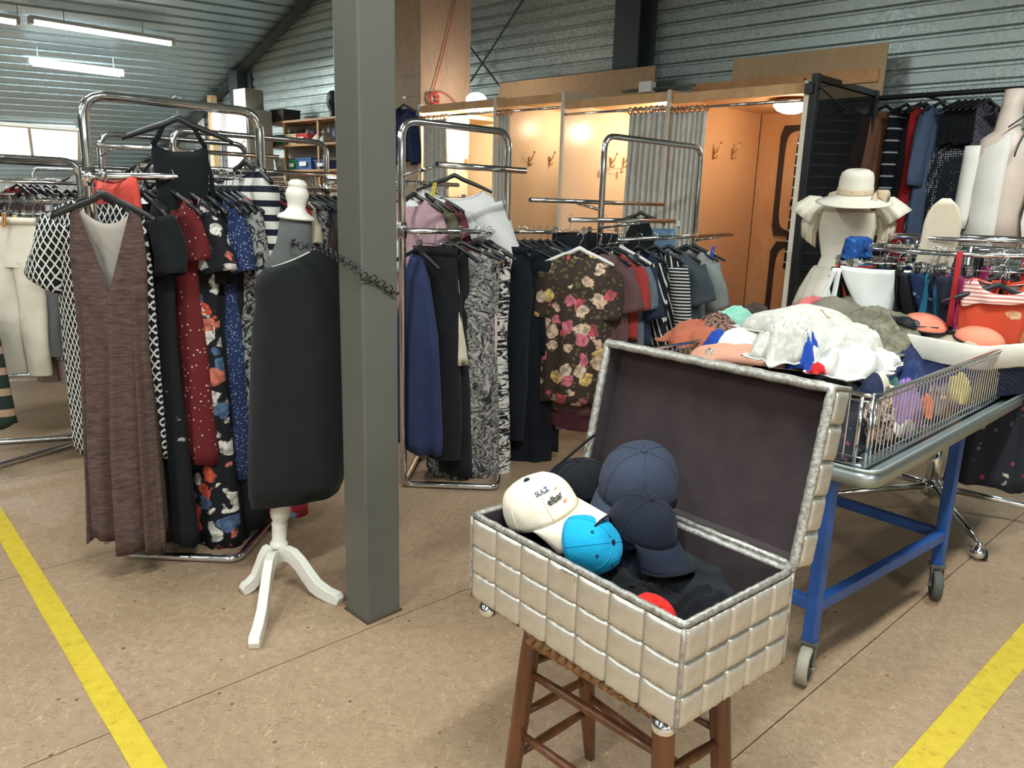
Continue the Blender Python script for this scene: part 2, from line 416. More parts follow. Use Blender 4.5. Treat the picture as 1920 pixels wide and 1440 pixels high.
# ---- the big column in front
A_, B_, C_ = PZ(650, 1130), PZ(690, 1170), PZ(749, 1145)
B_ = PZ(690, 1170); u1 = (C_-B_)/np.linalg.norm(C_-B_); u2 = np.array([-u1[1], u1[0], 0.0]); 
wA, wB = 0.145, 0.142
mb = MB(); cc = B_ + u1*wA/2 + u2*wB/2
mb.box(cc+UP*2.2, (wA, wB, 4.4), axes(u1))
t = thing('steel_column', 'dark grey square steel column standing in front of the racks, chain looped to it', 'column', (cc[0], cc[1], 0))
mb.obj('shaft', STEELG, t, bevel=0.006)
MB().box(cc-UP*-0.004, (wA+0.012, wB+0.012, 0.008), axes(u1)).obj('foot_seal', DARKGAP, t)
for k, zz in ((0, 1.86), (1, 1.885)):
    pass
# ---- timber boxed pillar beside the cubicles
PLY = wood('pale_plywood', S(180, 154, 130), S(198, 172, 148), 0.7, (3, 3, 1.2))
PLY2 = wood('plywood_warm', S(196, 164, 124), S(212, 182, 144), 0.65, (3, 3, 1.2))
pe = onfront(789, 100, -0.12); pe[2] = 0
t = thing('boxed_pillar', 'tall plywood boxed pillar standing left of the fitting cubicles', 'pillar', pe+RD*0.33+LD*0.4)
MB().box(pe+RD*0.34+LD*0.009+UP*2.6, (0.68, 0.018, 5.2), axes(RD)).obj('side_board', PLY, t)
zs = zat(pe+LD*0.2, 142)
MB().box(pe+LD*0.45+RD*0.009+UP*zs/2, (0.9, 0.018, zs-0.004), axes(LD)).obj('front_board', PLY, t)
MB().box(pe+LD*0.45+RD*0.009+UP*(zs+5.2)/2, (0.9, 0.018, 5.2-zs), axes(LD)).obj('front_board', PLY, t)
# red cord hanging down the pillar
RED = cloth('red_cord_fibre', S(205, 92, 84))
sd = PP(812, 180, pe-LD*0.03, np.cross(RD, UP)); tp = PP(856, -10, pe-LD*0.03, np.cross(RD, UP))
t = thing('red_cord', 'thin red cord hanging down the plywood pillar into a small bundle', 'cord', sd)
MB().tube([tp+UP*0.6, tp, sd+(tp-sd)*0.4-UP*0.02, sd+UP*0.05, sd], 0.006, 6).obj('strand', RED, t)
lp = []
for i in range(60):
    a = i*0.55; r_ = 0.06+0.015*math.sin(i*1.3); lp.append(sd+RD*(r_*math.cos(a))-LD*(0.006+0.012*math.sin(i*0.9)+0.012)+UP*(r_*math.sin(a)*0.9-0.03))
MB().tube(lp, 0.006, 6).obj('coil', RED, t)
MB().tube(fillet([sd+UP*0.03, sd+RD*0.12+UP*0.06-LD*0.02, sd+RD*0.26-UP*0.0-LD*0.02, sd+RD*0.34-UP*0.1-LD*0.02], 0.1), 0.006, 6).obj('loose_end', RED, t)

# ---- fluorescent fittings
TUBEM = emis('fluorescent_tube_glow', (0.95, 1.0, 0.98), 14.0)
CASE = plain('lamp_housing', S(200, 205, 205), 0.5)
def fixture(c, label, L=1.5, group=None):
    t = thing('fluorescent_lamp', label, 'lamp', c, group); ax = axes(RD)
    MB().box(c+UP*0.03, (L+0.06, 0.13, 0.05), ax).obj('housing', CASE, t, bevel=0.006)
    r_ = MB(); 
    ring = lambda x: [c+RD*x+LD*(0.055*math.cos(a))+UP*(0.0-0.05*abs(math.sin(a)) if math.sin(a) < 0 else 0.004) for a in np.linspace(0, 2*math.pi, 17)[:-1]]
    r_.loft([ring(-L/2), ring(L/2)], 0, True, True, True); r_.obj('diffuser', TUBEM, t)
    for s_ in (-1, 1): MB().box(c+RD*(s_*(L/2+0.02))+UP*0.0, (0.05, 0.14, 0.1), ax).obj('end_cap', CASE, t, bevel=0.006)
    top = roofz(c)
    for s_ in (-0.5, 0.5): MB().tube([c+RD*s_+UP*0.05, c+RD*s_+UP*(top-c[2]-0.03)], 0.006, 6).obj('hanger_rod', CASE, t)
    return t
for i, q in enumerate(TUBES):
    fixture(np.array(q[:3]), 'white fluorescent tube lamp hung under the corrugated roof, out over the hall', 1.5, 'fluorescent lamps over the hall')  # one of these is the unseen lamp added for the ivory dress
# the lamps in view on the left roof slope
def on_roof(x, y, off):     # hit the left roof slope, dropped by off
    d = ray(x, y); n = np.array([-LD[0]*0.405, -LD[1]*0.405, -1.0]); # z - 4.44 - .405*(c-C0) = 0, c = -LD.p
    k = 4.44 - 0.405*C0 - off
    t_ = (k - CAM[2] + 0.405*(-(LD @ CAM)))/(d[2] + 0.405*(LD @ d)); return CAM + d*t_
def vis_lamp(xa, ya, xb, yb, off, label):
    a = on_roof(xa, ya, off); b = on_roof(xb, yb, off); c = (a+b)/2; L = abs((b-a) @ RD)
    fixture(c, label, L); area('fluorescent_light', c-UP*0.08, (L, 0.12), LAMP_POWER*L/1.5*1.4, (0.93, 1, 0.97), (0, 0, math.atan2(RD[1], RD[0])))
vis_lamp(62, 42, 318, 76, 0.25, 'bright fluorescent tube lamp under the sloping corrugated roof')
vis_lamp(-140, 14, 28, 38, 0.25, 'bright fluorescent tube lamp cut by the frame edge, beside the longer bright tube')
vis_lamp(62, 116, 222, 138, 0.25, 'farther fluorescent tube lamp below the long bright tube on the roof slope')
# daylight strip low in the roof slope
a = on_roof(-150, 226, 0.06); b = on_roof(152, 240, 0.06); c = on_roof(152, 292, 0.06); dd = on_roof(-150, 288, 0.06)
SKYM = emis('daylight_panel', (0.95, 1.0, 1.0), 3.2)
cc = (a+b+c+dd)/4; wl = np.linalg.norm(c-b); axw = np.array([RD, (b-c)/np.linalg.norm(b-c), np.cross(RD, (b-c)/np.linalg.norm(b-c))])
wfr = MB(); ln = abs((b-a) @ RD)
for s_ in (-1, 1): wfr.box(cc+axw[1]*s_*(wl/2+0.03), (ln+0.12, 0.06, 0.06), axw)
for s_ in np.linspace(-0.5, 0.5, 4): wfr.box(cc+RD*s_*ln, (0.05, wl, 0.06), axw)
wo = wfr.obj('window_1', WHITEPL); tag(wo, kind='structure')
for i in range(3): MB().box(cc+RD*((i-1)*ln/3), (ln/3-0.05, wl, 0.02), axw).obj('pane', SKYM, wo)
area('daylight', cc-axw[2]*0.1 if axw[2][2] > 0 else cc+axw[2]*0.1, (ln, wl), 90, (0.9, 0.97, 1.0)).rotation_euler = (0, 0.38, math.atan2(RD[1], RD[0]))
# ------------------------------------------------------------------ fitting cubicles along the gable wall
PANEL = plain('peach_melamine', S(222, 200, 172), 0.32, 0, 0.5, 0.03, 2)
PANELC = plain('cream_melamine', S(224, 208, 184), 0.28, 0, 0.5, 0.03, 2)
ORANGE = plain('orange_beech_melamine', S(212, 172, 132), 0.4, 0, 0.5, 0.03, 2)
BEECH = wood('beech_veneer', S(192, 146, 104), S(208, 164, 122), 0.45, (2, 2, 1.0))
EDGE = plain('white_panel_edge', S(214, 204, 188), 0.5)
PINE = wood('pine_board', S(196, 150, 104), S(216, 176, 130), 0.6, (2, 2, 2))
OSB_ = NT('osb_board', 0.8); _v = OSB_.obj((60, 60, 22), (0.2, 0, 0.3)); _n = OSB_.noise(_v, 1.4, 3, 0.6, 1.0); OSB_.color(OSB_.ramp(_n.outputs[0], [(0.3, S(160, 132, 100)), (0.5, S(182, 154, 120)), (0.7, S(198, 172, 138))])); OSB_ = OSB_.mat
BRASS = plain('aged_brass', S(190, 160, 120), 0.35, 0.85)
RING = wood('wooden_ring', S(150, 100, 60), S(176, 124, 80), 0.5)
axL = axes(-LD)        # x: along the cubicles to the right, y: into the cubicle (RD-like)
INW = axL[1]
if INW @ RD < 0: INW = -INW
def fpt(x, y): q = onfront(x, y); return q
DIV = []               # front feet of the dividers
for (x, y) in ((785, 196), (928, 181), (1056, 171), (1255, 168), (1515, 150)):
    q = fpt(x, y); DIV.append((np.array([q[0], q[1], 0]), q[2]))
bt = thing('fitting_cubicles', 'row of four pale wood fitting cubicles with curtains along the corrugated wall', 'fitting room', (DIV[2][0]+DIV[3][0])/2+RD*0.7)
mats = (PANELC, PANEL, PANELC, ORANGE, BEECH)
DD = [RD]*4+[np.array([math.sin(math.radians(22.5)), math.cos(math.radians(22.5)), 0.0])]
DE = [q+RD*BD for q, h in DIV[:4]]                       # back ends of the dividers
_n = NW; _t = ((DE[3]-DIV[4][0]) @ _n)/(DD[4] @ _n); DE.append(DIV[4][0]+DD[4]*_t)
for i, (q, h) in enumerate(DIV):
    RDi = DD[i]; Li = np.linalg.norm(DE[i]-q)
    MB().box(q+RDi*(Li/2+0.012)+UP*h/2, (Li-0.024, 0.022, h), axes(RDi)).obj('divider', mats[i], bt)
    MB().box(q+RDi*0.006+UP*h/2, (0.012, 0.034, h), axes(RDi)).obj('divider_edge', EDGE, bt)
for i in range(4):
    (a, ha), (b, hb) = DIV[i], DIV[i+1]; h = min(ha, hb)
    m = (a+b)/2; w = np.linalg.norm(b-a)-0.03; d = (b-a)/np.linalg.norm(b-a)
    wb_ = np.linalg.norm(DE[i+1]-DE[i])-0.03
    MB().box((DE[i]+DE[i+1])/2+RD*0.012+UP*h/2, (wb_, 0.018, h), axes(d)).obj('back_panel', (PANELC, PANEL, PANELC, BEECH)[i], bt)
    MB().slab([a+RD*0.05+d*0.015+UP*(h-0.035), b+RD*0.05-d*0.015+UP*(h-0.035), DE[i+1]-d*0.015+UP*(h-0.035), DE[i]+d*0.015+UP*(h-0.035)], 0.018).obj('top_board', PINE if i < 3 else ORANGE, bt)
    MB().box(m+RD*0.045+UP*(h-0.045), (w, 0.018, 0.075), axes(d)).obj('header_rail', PINE, bt)
    zr = h-0.13
    MB().tube([a+RD*0.03+d*0.012+UP*zr, b+RD*0.03-d*0.012+UP*zr], 0.0125, 10).obj('curtain_pole', CHROME, bt)
# coat hooks on the dividers' inner faces
def coat_hook(p, n, up=UP):   # p on the surface, n away from it
    mb = MB(); t_ = RD
    mb.box(p+n*0.004, (0.022, 0.008, 0.09), axes(t_))
    mb.tube(fillet([p+n*0.008+UP*0.0, p+n*0.03+UP*0.01, p+n*0.075+UP*0.085], 0.02), 0.006, 7); mb.ball(p+n*0.077+UP*0.088, 0.011, 8, 6)
    mb.tube(fillet([p+n*0.008-UP*0.03, p+n*0.035-UP*0.045, p+n*0.045-UP*0.02], 0.015), 0.005, 7); mb.ball(p+n*0.045-UP*0.018, 0.008, 8, 6)
    mb.obj('coat_hook', BRASS, bt)
for i, hooks in ((0, [(872, 306)]), (1, [(992, 302), (1030, 302)]), (2, [(1145, 306), (1168, 306)]), (3, [(1337, 288), (1372, 288)])):
    q = DIV[i][0]; n = np.cross(RD, UP); n = n if n @ LD < 0 else -n
    for h in hooks: coat_hook(PP(h[0], h[1], q+n*0.012, n), n)
# mirror on the first divider
n = np.cross(RD, UP); n = n if n @ LD < 0 else -n
ma = PP(880, 196, DIV[0][0]+n*0.02, n); mb_ = PP(928, 196, DIV[0][0]+n*0.02, n)
MIRR = NT('mirror_glass', 0.02, 1.0, (0.86, 0.9, 0.88)).mat
zt = DIV[0][1]-0.08; mc = (ma+mb_)/2; mw = abs((mb_-ma) @ RD)+0.12
t = thing('wall_mirror', 'tall frameless mirror inside the leftmost cubicle reflecting the hall', 'mirror', (mc[0]+RD[0]*0.06, mc[1]+RD[1]*0.06, 0.4))
MB().box(np.array([mc[0], mc[1], (zt+0.4)/2])+RD*0.06, (mw, 0.008, zt-0.4), axes(RD)).obj('glass', MIRR, t)
MB().box(np.array([mc[0], mc[1], (zt+0.4)/2])+RD*0.06-n*0.009, (mw, 0.01, zt-0.4), axes(RD)).obj('backing', BLACKPL, t)
# framed dark panels on the back of the right cubicle
bk = DIV[3][0]+RD*(BD-0.002); nb = -RD; npl = NW
FR = plain('dark_panel_frame', S(44, 34, 30), 0.5)
def back(x, y): return PP(x, y, DIV[3][0]+RD*(BD-0.002), NW)
def framed(x0, x1, ytop, ybot, label):
    a = back(x0, ytop); b = back(x1, ytop); zb = back(x0, ybot)[2]; zt_ = a[2]
    b = a + (-LD)*0.62
    w = np.linalg.norm((b-a)[:2]); d = -LD; c = (a+b)/2; h = zt_-zb
    t = thing('framed_panel', label, 'panel', (c[0], c[1], zb))
    # frame: outer rectangle with a rounded opening
    out, inn = [], []
    m_ = 0.05
    for k in range(48):
        ang = 2*math.pi*k/48; cx, sz = math.cos(ang), math.sin(ang)
        e = 0.28
        inn.append(((w/2-m_)*np.sign(cx)*abs(cx)**e, (h/2-m_)*np.sign(sz)*abs(sz)**(e)))
        q = max(abs(cx)/(w/2), abs(sz)/(h/2)); out.append((cx/q, sz/q))
    P_ = lambda uv, o: np.array([c[0], c[1], (zt_+zb)/2]) + d*uv[0] + UP*uv[1] - RD*o
    MB().loft([[P_(k, 0.002) for k in out], [P_(k, 0.02) for k in out], [P_(k, 0.02) for k in inn], [P_(k, 0.002) for k in inn]], 0, True, smooth=False).obj('frame', FR, t)
    MB().box(np.array([c[0], c[1], (zt_+zb)/2])-RD*0.006, (w-0.04, 0.008, h-0.04), axes(d)).obj('inset', BEECH, t)
    for s1 in (-1, 1):
        for s2 in (-1, 1): MB().ball(P_((s1*(w/2-0.02), s2*(h/2-0.02)), 0.021), 0.006, 8, 5).obj('screw', CHROME, t)
framed(1468, 1512, 236, 442, 'dark framed panel with rounded inset, upper one on back of orange cubicle')
framed(1448, 1512, 452, 700, 'dark framed panel with rounded inset, lower one on back of orange cubicle')
# lamps in the cubicles
WARM = (1.0, 0.80, 0.56)
BULB = emis('warm_lamp_glass', (1.0, 0.86, 0.66), 9.0)
def bowl_lamp(c, r, label, power, col=WARM):
    t = thing('ceiling_lamp', label, 'lamp', c)
    MB().lathe([(r*0.55, 0.0), (r*1.02, -0.005), (r*1.06, -0.03), (r*0.98, -0.035)], c, 24).obj('rim', RING, t)
    MB().lathe([(1e-4, -0.03-r*0.5), (r*0.4, -0.03-r*0.47), (r*0.75, -0.03-r*0.33), (r*0.95, -0.03-r*0.1), (r*0.98, -0.03)], c, 24).obj('glass_bowl', BULB, t)
    point('cubicle_light', c-UP*(0.09+r*0.5), power, col, 0.05)
bc = lambda i, u, v: DIV[i][0]*(1-u)+DIV[i+1][0]*u + RD*v + UP*(min(DIV[i][1], DIV[i+1][1])-0.04)
l3 = PP(1486, 186, DIV[3][0]+RD*0.62, NW); l3[2] = DIV[4][1]-0.04
bowl_lamp(l3, 0.15, 'round glass ceiling lamp glowing warm in the orange cubicle', 11)
bowl_lamp(bc(2, 0.5, 0.75), 0.14, 'round glass ceiling lamp glowing behind the grey curtain of third cubicle', 20, (1.0, 0.82, 0.58))
bowl_lamp(bc(1, 0.5, 0.8), 0.14, 'round glass ceiling lamp in the second cubicle from the mirror end', 9)
lg = PP(893, 188, DIV[0][0]+n*0.4, n)
t = thing('globe_lamp', 'bright white globe lamp fixed by the mirror in the leftmost cubicle', 'lamp', lg)
MB().ball(lg, 0.085, 18, 10, sc=(1.3, 1.3, 0.9)).obj('globe', emis('bright_globe', (1, 0.97, 0.9), 30), t)
MB().tube([lg+UP*0.07, np.array([lg[0], lg[1], DIV[0][1]-0.04])], 0.02, 8).obj('stem', WHITEPL, t)
point('globe_light', lg-UP*0.14, 60, (1, 0.88, 0.66), 0.08)
# boards standing on top
def board(x0, x1, yt0, yt1, off, th, zb, mat, name, label):
    a = onfront(x0, yt0, off); b = onfront(x1, yt1, off); zt_ = (a[2]+b[2])/2; d = (b-a)[:2]; L_ = np.linalg.norm(d); c = (a+b)/2
    return tag(MB().box(np.array([c[0], c[1], (zt_+zb)/2]), (L_, th, zt_-zb), axes(-LD)).obj(name, mat, bevel=0.002), label, 'board')
board(937, 1230, 155, 124, -1.2, 0.018, DIV[2][1]+0.002, OSB_, 'chipboard_sheet', 'long flaked chipboard sheet standing on top of the cubicles')
board(1376, 1667, 111, 80, -1.3, 0.018, DIV[3][1]+0.002, PLY2, 'plywood_sheet', 'plain plywood sheet standing on top of the orange cubicle')
a = onfront(1300, 152, -0.4); b = onfront(1650, 122, -0.4)
d = -LD; tag(MB().box(np.array([(a[0]+b[0])/2, (a[1]+b[1])/2, DIV[4][1]+0.06]), (np.linalg.norm((b-a)[:2]), 0.04, 0.10), axes(d)).obj('timber_beam', wood('knotty_pine', S(160, 112, 72), S(190, 144, 98), 0.6, (2, 2, 4)), bevel=0.003), 'knotty pine beam lying along the top of the orange cubicle', 'beam')
jb = onfront(1214, 160, -0.25); jb[2] = DIV[3][1]+0.03
t = thing('junction_box', 'small white junction box with grey conduit on the cubicle tops', 'junction box', jb)
MB().box(jb+UP*0.045, (0.12, 0.09, 0.09), axes(-LD)).obj('box', WHITEPL, t, bevel=0.006); MB().tube([jb+UP*0.03-LD*0.06, jb+UP*0.03-LD*0.45], 0.012, 8).obj('conduit', STEELG, t); MB().tube([jb+UP*0.03+LD*0.06, jb+UP*0.03+LD*0.25], 0.012, 8).obj('conduit', STEELG, t)

# ---- curtains
def curtain_mat():
    m = NT('leaf_print_curtain', 0.85, 0, None, 0.25); v = m.obj((1, 1, 0.6), (0.3, 0.4, 0)); n = m.noise(v, 5, 3, 0.5, 2.2)
    c = m.ramp(n.outputs[0], [(0.45, S(200, 196, 186)), (0.52, S(216, 210, 199)), (0.57, S(203, 198, 188))]); m.color(c); m.bump(m.noise(m.obj(), 160, 2).outputs[0], 0.2, 0.003); return m.mat
CURT = curtain_mat()
def curtain(i, u0, u1, ub0, ub1, zbot, label, seed, folds):
    (a, ha), (b, hb) = DIV[i], DIV[i+1]; h = min(ha, hb); zr = h-0.13; d = (b-a)/np.linalg.norm(b-a); L_ = np.linalg.norm(b-a)
    rng = random.Random(seed); t = thing('curtain', label, 'curtain', a+d*L_*(u0+u1)/2+RD*0.03+UP*zbot)
    N = folds*10; K = 14; rings = []; ph = [rng.uniform(-0.5, 0.5) for _ in range(folds+2)]; am = [rng.uniform(0.7, 1.25) for _ in range(folds+2)]
    for k in range(K+1):
        s_ = k/K; z = (zr-0.03)*(1-s_)+zbot*s_; row = []
        for j in range(N+1):
            u = j/N; u = min(1, max(0, u+0.4/folds*math.sin(u*5.1+seed)+0.22/folds*math.sin(u*13+seed*2)*(1 if 0 < j < N else 0))); uu = (u0*(1-s_)+ub0*s_)*(1-u)+(u1*(1-s_)+ub1*s_)*u
            fi = int(u*folds); A = (0.02+0.016*min(1, s_*4))*am[fi]
            w_ = math.sin(2*math.pi*u*folds+ph[fi]*0.7*s_)*A + math.sin(2*math.pi*u*folds*2.7+seed)*0.006*(1-min(1, s_*5)) + 0.012*math.sin(u*7+s_*3+seed)*s_
            row.append(a+d*(uu*L_)+RD*(0.03+w_)+UP*z)
        rings.append(row)
    MB().loft(rings, 0, False).obj('drape', CURT, t, solid=0.003)
    for j in range(folds+1):
        u = (j+0.1)/(folds+0.2); c = a+d*((u0*(1-u)+u1*u)*L_)+RD*0.03+UP*(zr-0.008); e = axes(RD); tl = rng.uniform(-0.35, 0.35); 
        ex = RD*math.cos(tl)+d*math.sin(tl)
        MB().tube([c+ex*(0.026*math.cos(q))+UP*(0.026*math.sin(q)) for q in np.linspace(0, 2*math.pi, 15)[:-1]], 0.005, 6, True).obj('curtain_ring', RING, t)
curtain(0, 0.02, 0.36, 0.02, 0.47, 0.25, 'grey leaf-print curtain drawn to the left in the leftmost cubicle', 1, 6)
curtain(1, 0.02, 0.20, 0.02, 0.24, 0.25, 'narrow bunched grey curtain beside the mirror in second cubicle', 2, 4)
curtain(2, 0.64, 0.985, 0.60, 0.985, 0.25, 'grey leaf-print curtain drawn right in the cream cubicle', 3, 7)
curtain(3, 0.015, 0.30, 0.02, 0.29, 0.25, 'grey leaf-print curtain on wooden rings drawn left in orange cubicle', 4, 7)

# ------------------------------------------------------------------ chrome display racks
def rack(P1, Wd, H, label, rails, corner=0.09, r=0.019, base='front', az=RD, depth=None):
    P1 = np.array([P1[0], P1[1], 0.0]); P3 = P1 + az*Wd
    t = thing('clothes_rack', label, 'clothes rack', (P1+P3)/2)
    q = np.array([az[1], -az[0], 0.0]); h = (depth or Wd)/2
    P2 = (P1+P3)/2 + q*h; P4 = (P1+P3)/2 - q*h
    MB().tube(fillet([P1+UP*0.02, P1+UP*H, P3+UP*H, P3+UP*0.02], corner, 6), r, 10, flat=1.0).obj('frame', CHROME, t)
    pts = fillet([P1*0.5+P2*0.5, P2, P3, P4, P1, P1*0.5+P2*0.5], 0.05, 4)
    MB().tube([p+UP*0.02 for p in pts[:-1]], 0.0165, 10, True).obj('base', CHROME, t)
    for (o, a, b, z0, z1, rr) in rails:       # o: offset along q, a..b along the frame
        A0 = P1+az*a+q*o+UP*z0; B0 = P1+az*b+q*o+UP*z1
        rl = MB().tube([A0, B0], rr, 10).obj('hanging_rail', CHROME, t)
        for e_, s_ in ((A0, 1), (B0, -1)):
            dd_ = (B0-A0)/np.linalg.norm(B0-A0)
            MB().tube([e_+dd_*s_*0.0, e_-dd_*s_*0.012], rr*1.35, 10).obj('end_stop', CHROME, rl).location = tuple(np.array((0, 0, 0)))
        if abs(o) > 0.03:
            for f_ in (0.0, Wd):
                if a-0.05 <= f_ <= b+0.05:
                    z_ = z0+(z1-z0)*(f_-a)/(b-a)
                    MB().tube([P1+az*f_+UP*(z_-0.05), P1+az*f_+q*o+UP*(z_-0.012)], 0.009, 8).obj('rail_bracket', CHROME, t)
        else:
            for f_ in (0.0, Wd):
                z_ = z0+(z1-z0)*(f_-a)/(b-a)
                MB().tube([P1+az*f_+UP*(z_-0.035), P1+az*f_+UP*(z_+0.035)], r*1.25, 10).obj('clamp', CHROME, t)
    return t, P1
RA1 = PZ(235, 1047); ZA = 1.572
rackA, RA1 = rack(RA1, 0.69, 1.872, 'chrome display rack nearest the camera on the left, holding the brown dress', [(0.0, -0.03, 0.79, ZA, ZA+0.036, 0.015)])
QA = np.array([RD[1], -RD[0], 0.0]); MB().tube(fillet([RA1+UP*ZA, RA1+QA*0.19+UP*ZA, RA1+QA*0.19+UP*(ZA+0.02)], 0.02), 0.011, 10).obj('face_out_arm', CHROME, rackA)
RB1 = PZ(757, 913); ZB = 1.372
rackB, RB1 = rack(RB1, 0.715, 1.905, 'chrome display rack just right of the steel column, with animal print dresses', [(0.0, -0.02, 0.80, ZB, ZB-0.005, 0.015), (0.0, 0.8, 1.32, ZB-0.004, ZB-0.012, 0.011), (0.26, 0.02, 0.60, 1.69, 1.69, 0.016), (-0.3, -0.25, 0.6, 1.62, 1.62, 0.012)])
RC1 = PZ(1105, 830); ZC = 1.40
_xc = 1.02
rackC, RC1 = rack(RC1, _xc, zat(RC1, 254), 'chrome display rack in front of the curtains, holding the floral blouse', [(0.22, -0.1, 1.15, 1.33, 1.36, 0.014), (-0.2, -0.42, 0.9, 1.55, 1.55, 0.014), (0.3, -0.6, 0.35, 1.445, 1.445, 0.014)], depth=0.6)
# racks further back on the left
RD1 = PZ(0, 882); 
q_ = RD1 - RD*0.9
rackD, _ = rack(q_+LD*0.3, 1.55, 1.70, 'low chrome rack at the left edge with white trousers and pink leaf trousers', [(0.30, -0.3, 1.62, 1.455, 1.475, 0.015), (-0.30, -0.3, 1.7, 1.44, 1.46, 0.015)], depth=0.66)
e1 = PY(190, 300, 5.0); rackE, RE1 = rack(e1, 0.95, zat(e1, 250), 'chrome rack standing behind the brown dress rack', [(0.3, -0.1, 1.05, 1.80, 1.80, 0.015), (0.0, -0.05, 1.3, 1.64, 1.64, 0.015)], depth=0.7)
f3 = PY(612, 300, 5.6); f1 = f3-RD*1.05; rackF, RF1 = rack(f1, 1.05, zat(f3, 268), 'chrome rack seen between the white finial and the steel column', [(0.3, -0.3, 1.2, 1.68, 1.68, 0.016), (0.0, -0.3, 1.2, 1.60, 1.60, 0.015), (-0.25, -0.3, 1.2, 1.42, 1.42, 0.014)], depth=0.7)
g1 = PY(-60, 300, 6.2); rackG, RG1 = rack(g1, 1.25, zat(g1, 300), 'long chrome rack beyond the left edge rack, under the daylight strip', [(0.28, -0.2, 1.5, 1.60, 1.60, 0.015), (-0.2, -0.2, 1.5, 1.50, 1.50, 0.015)], depth=0.7)
h1 = PY(330, 320, 7.2); rackH, RH1 = rack(h1, 1.4, 1.78, 'chrome rack far back in the hall before the storage shelves', [(0.25, -0.2, 1.6, 1.62, 1.62, 0.015), (-0.25, -0.2, 1.6, 1.5, 1.5, 0.015)], depth=0.7)
i1 = PY(60, 320, 8.6); rackI, RI1 = rack(i1, 1.5, 1.78, 'farthest chrome rack at left under the roof slope', [(0.25, -0.2, 1.7, 1.66, 1.66, 0.015), (-0.25, -0.2, 1.7, 1.55, 1.55, 0.015)], depth=0.7)
# ------------------------------------------------------------------ quilted silver chest on its stool
def satin_mat():
    m = NT('silver_satin_quilt', 0.34, 0.62, S(214, 208, 198)); v = m.obj(); n = m.noise(v, 30, 3); w = m.noise(m.obj((1, 1, 1)), 300, 1)
    m.color(m.ramp(n.outputs[0], [(0.3, S(188, 181, 168)), (0.7, S(206, 199, 187))])); m.bump(m.math('ADD', n.outputs[0], m.math('MULTIPLY', w.outputs[0], 0.1)), 0.15, 0.004); return m.mat
SATIN = satin_mat()
PIPING = NT('silver_piping', 0.36, 0.55, S(196, 192, 184)); _n = PIPING.noise(PIPING.obj(), 90, 4, 0.7); PIPING.color(PIPING.ramp(_n.outputs[0], [(0.3, S(120, 118, 112)), (0.65, S(188, 185, 178))])); PIPING.bump(_n.outputs[0], 0.6, 0.004); PIPING = PIPING.mat
LINING = cloth('dark_brown_lining', S(54, 44, 46), 0.2, 0.95, 0.2)
ZR = 0.80; CHA, CHB, CHC = PZ(882, 962, ZR), PZ(1285, 1175, ZR), PZ(1497, 1070, ZR)
E1 = (CHB-CHA)/np.linalg.norm(CHB-CHA); E2 = np.array([-E1[1], E1[0], 0.0])
if E2 @ (CHC-CHB) < 0: E2 = -E2
LA, LB = 0.624, 0.356; CHH = 0.212; ZB0 = ZR-CHH
CHD = CHA+E2*LB; cen = CHA+E1*LA/2+E2*LB/2
chest = thing('storage_chest', 'quilted silver satin chest with open lid, full of caps, on a wooden stool', 'chest', (cen[0], cen[1], ZB0-0.035))
axC = np.array([E1, E2, UP])
def P_c(u, v, z): return CHA+E1*u+E2*v+UP*(z-ZR)
th = 0.014
mb = MB()
mb.box(P_c(LA/2, LB/2, ZB0+th/2), (LA-0.006, LB-0.006, th), axC)
mb.box(P_c(LA/2, th/2+0.004, (ZR+ZB0)/2), (LA-0.01, th, CHH-0.008), axC); mb.box(P_c(LA/2, LB-th/2-0.004, (ZR+ZB0)/2), (LA-0.01, th, CHH-0.008), axC)
mb.box(P_c(th/2+0.004, LB/2, (ZR+ZB0)/2), (th, LB-2*th-0.01, CHH-0.008), axC); mb.box(P_c(LA-th/2-0.004, LB/2, (ZR+ZB0)/2), (th, LB-2*th-0.01, CHH-0.008), axC)
mb.obj('shell', LINING, chest)
def pillow(w, h, bul, seed):     # quilted square in the local xz plane bulging toward -y, with gathered top and bottom seams
    mb = MB(); n = 9; rows = []; rng = random.Random(seed)
    for j in range(n+1):
        row = []
        for i in range(n+1):
            u, v = i/n*2-1, j/n*2-1
            b = ((1-abs(u)**14)*0.55+(1-abs(u)**4)*0.45)*(1-abs(v)**9)
            g = 0.0012*math.sin(i*4.1+seed)*(abs(v)**3)*(1-abs(u)**4)
            row.append((u*w/2, -(bul*b+g), v*h/2))
        rows.append(row)
    mb.loft(rows, 0, False); o = mb; k = (n+1)*(n+1)
    # short rim to the board behind
    edge = [i for i in range(n+1)]+[(j+1)*(n+1)-1 for j in range(1, n+1)]+[n*(n+1)+i for i in range(n-1, -1, -1)]+[j*(n+1) for j in range(n-1, 0, -1)]
    base = len(mb.v); mb.v.extend([(mb.v[e][0], 0.002, mb.v[e][2]) for e in edge]); L_ = len(edge)
    for a in range(L_):
        b = (a+1) % L_; mb.f.append((edge[a], base+a, base+b, edge[b])); mb.m.append(0); mb.s.append(True)
    return mb
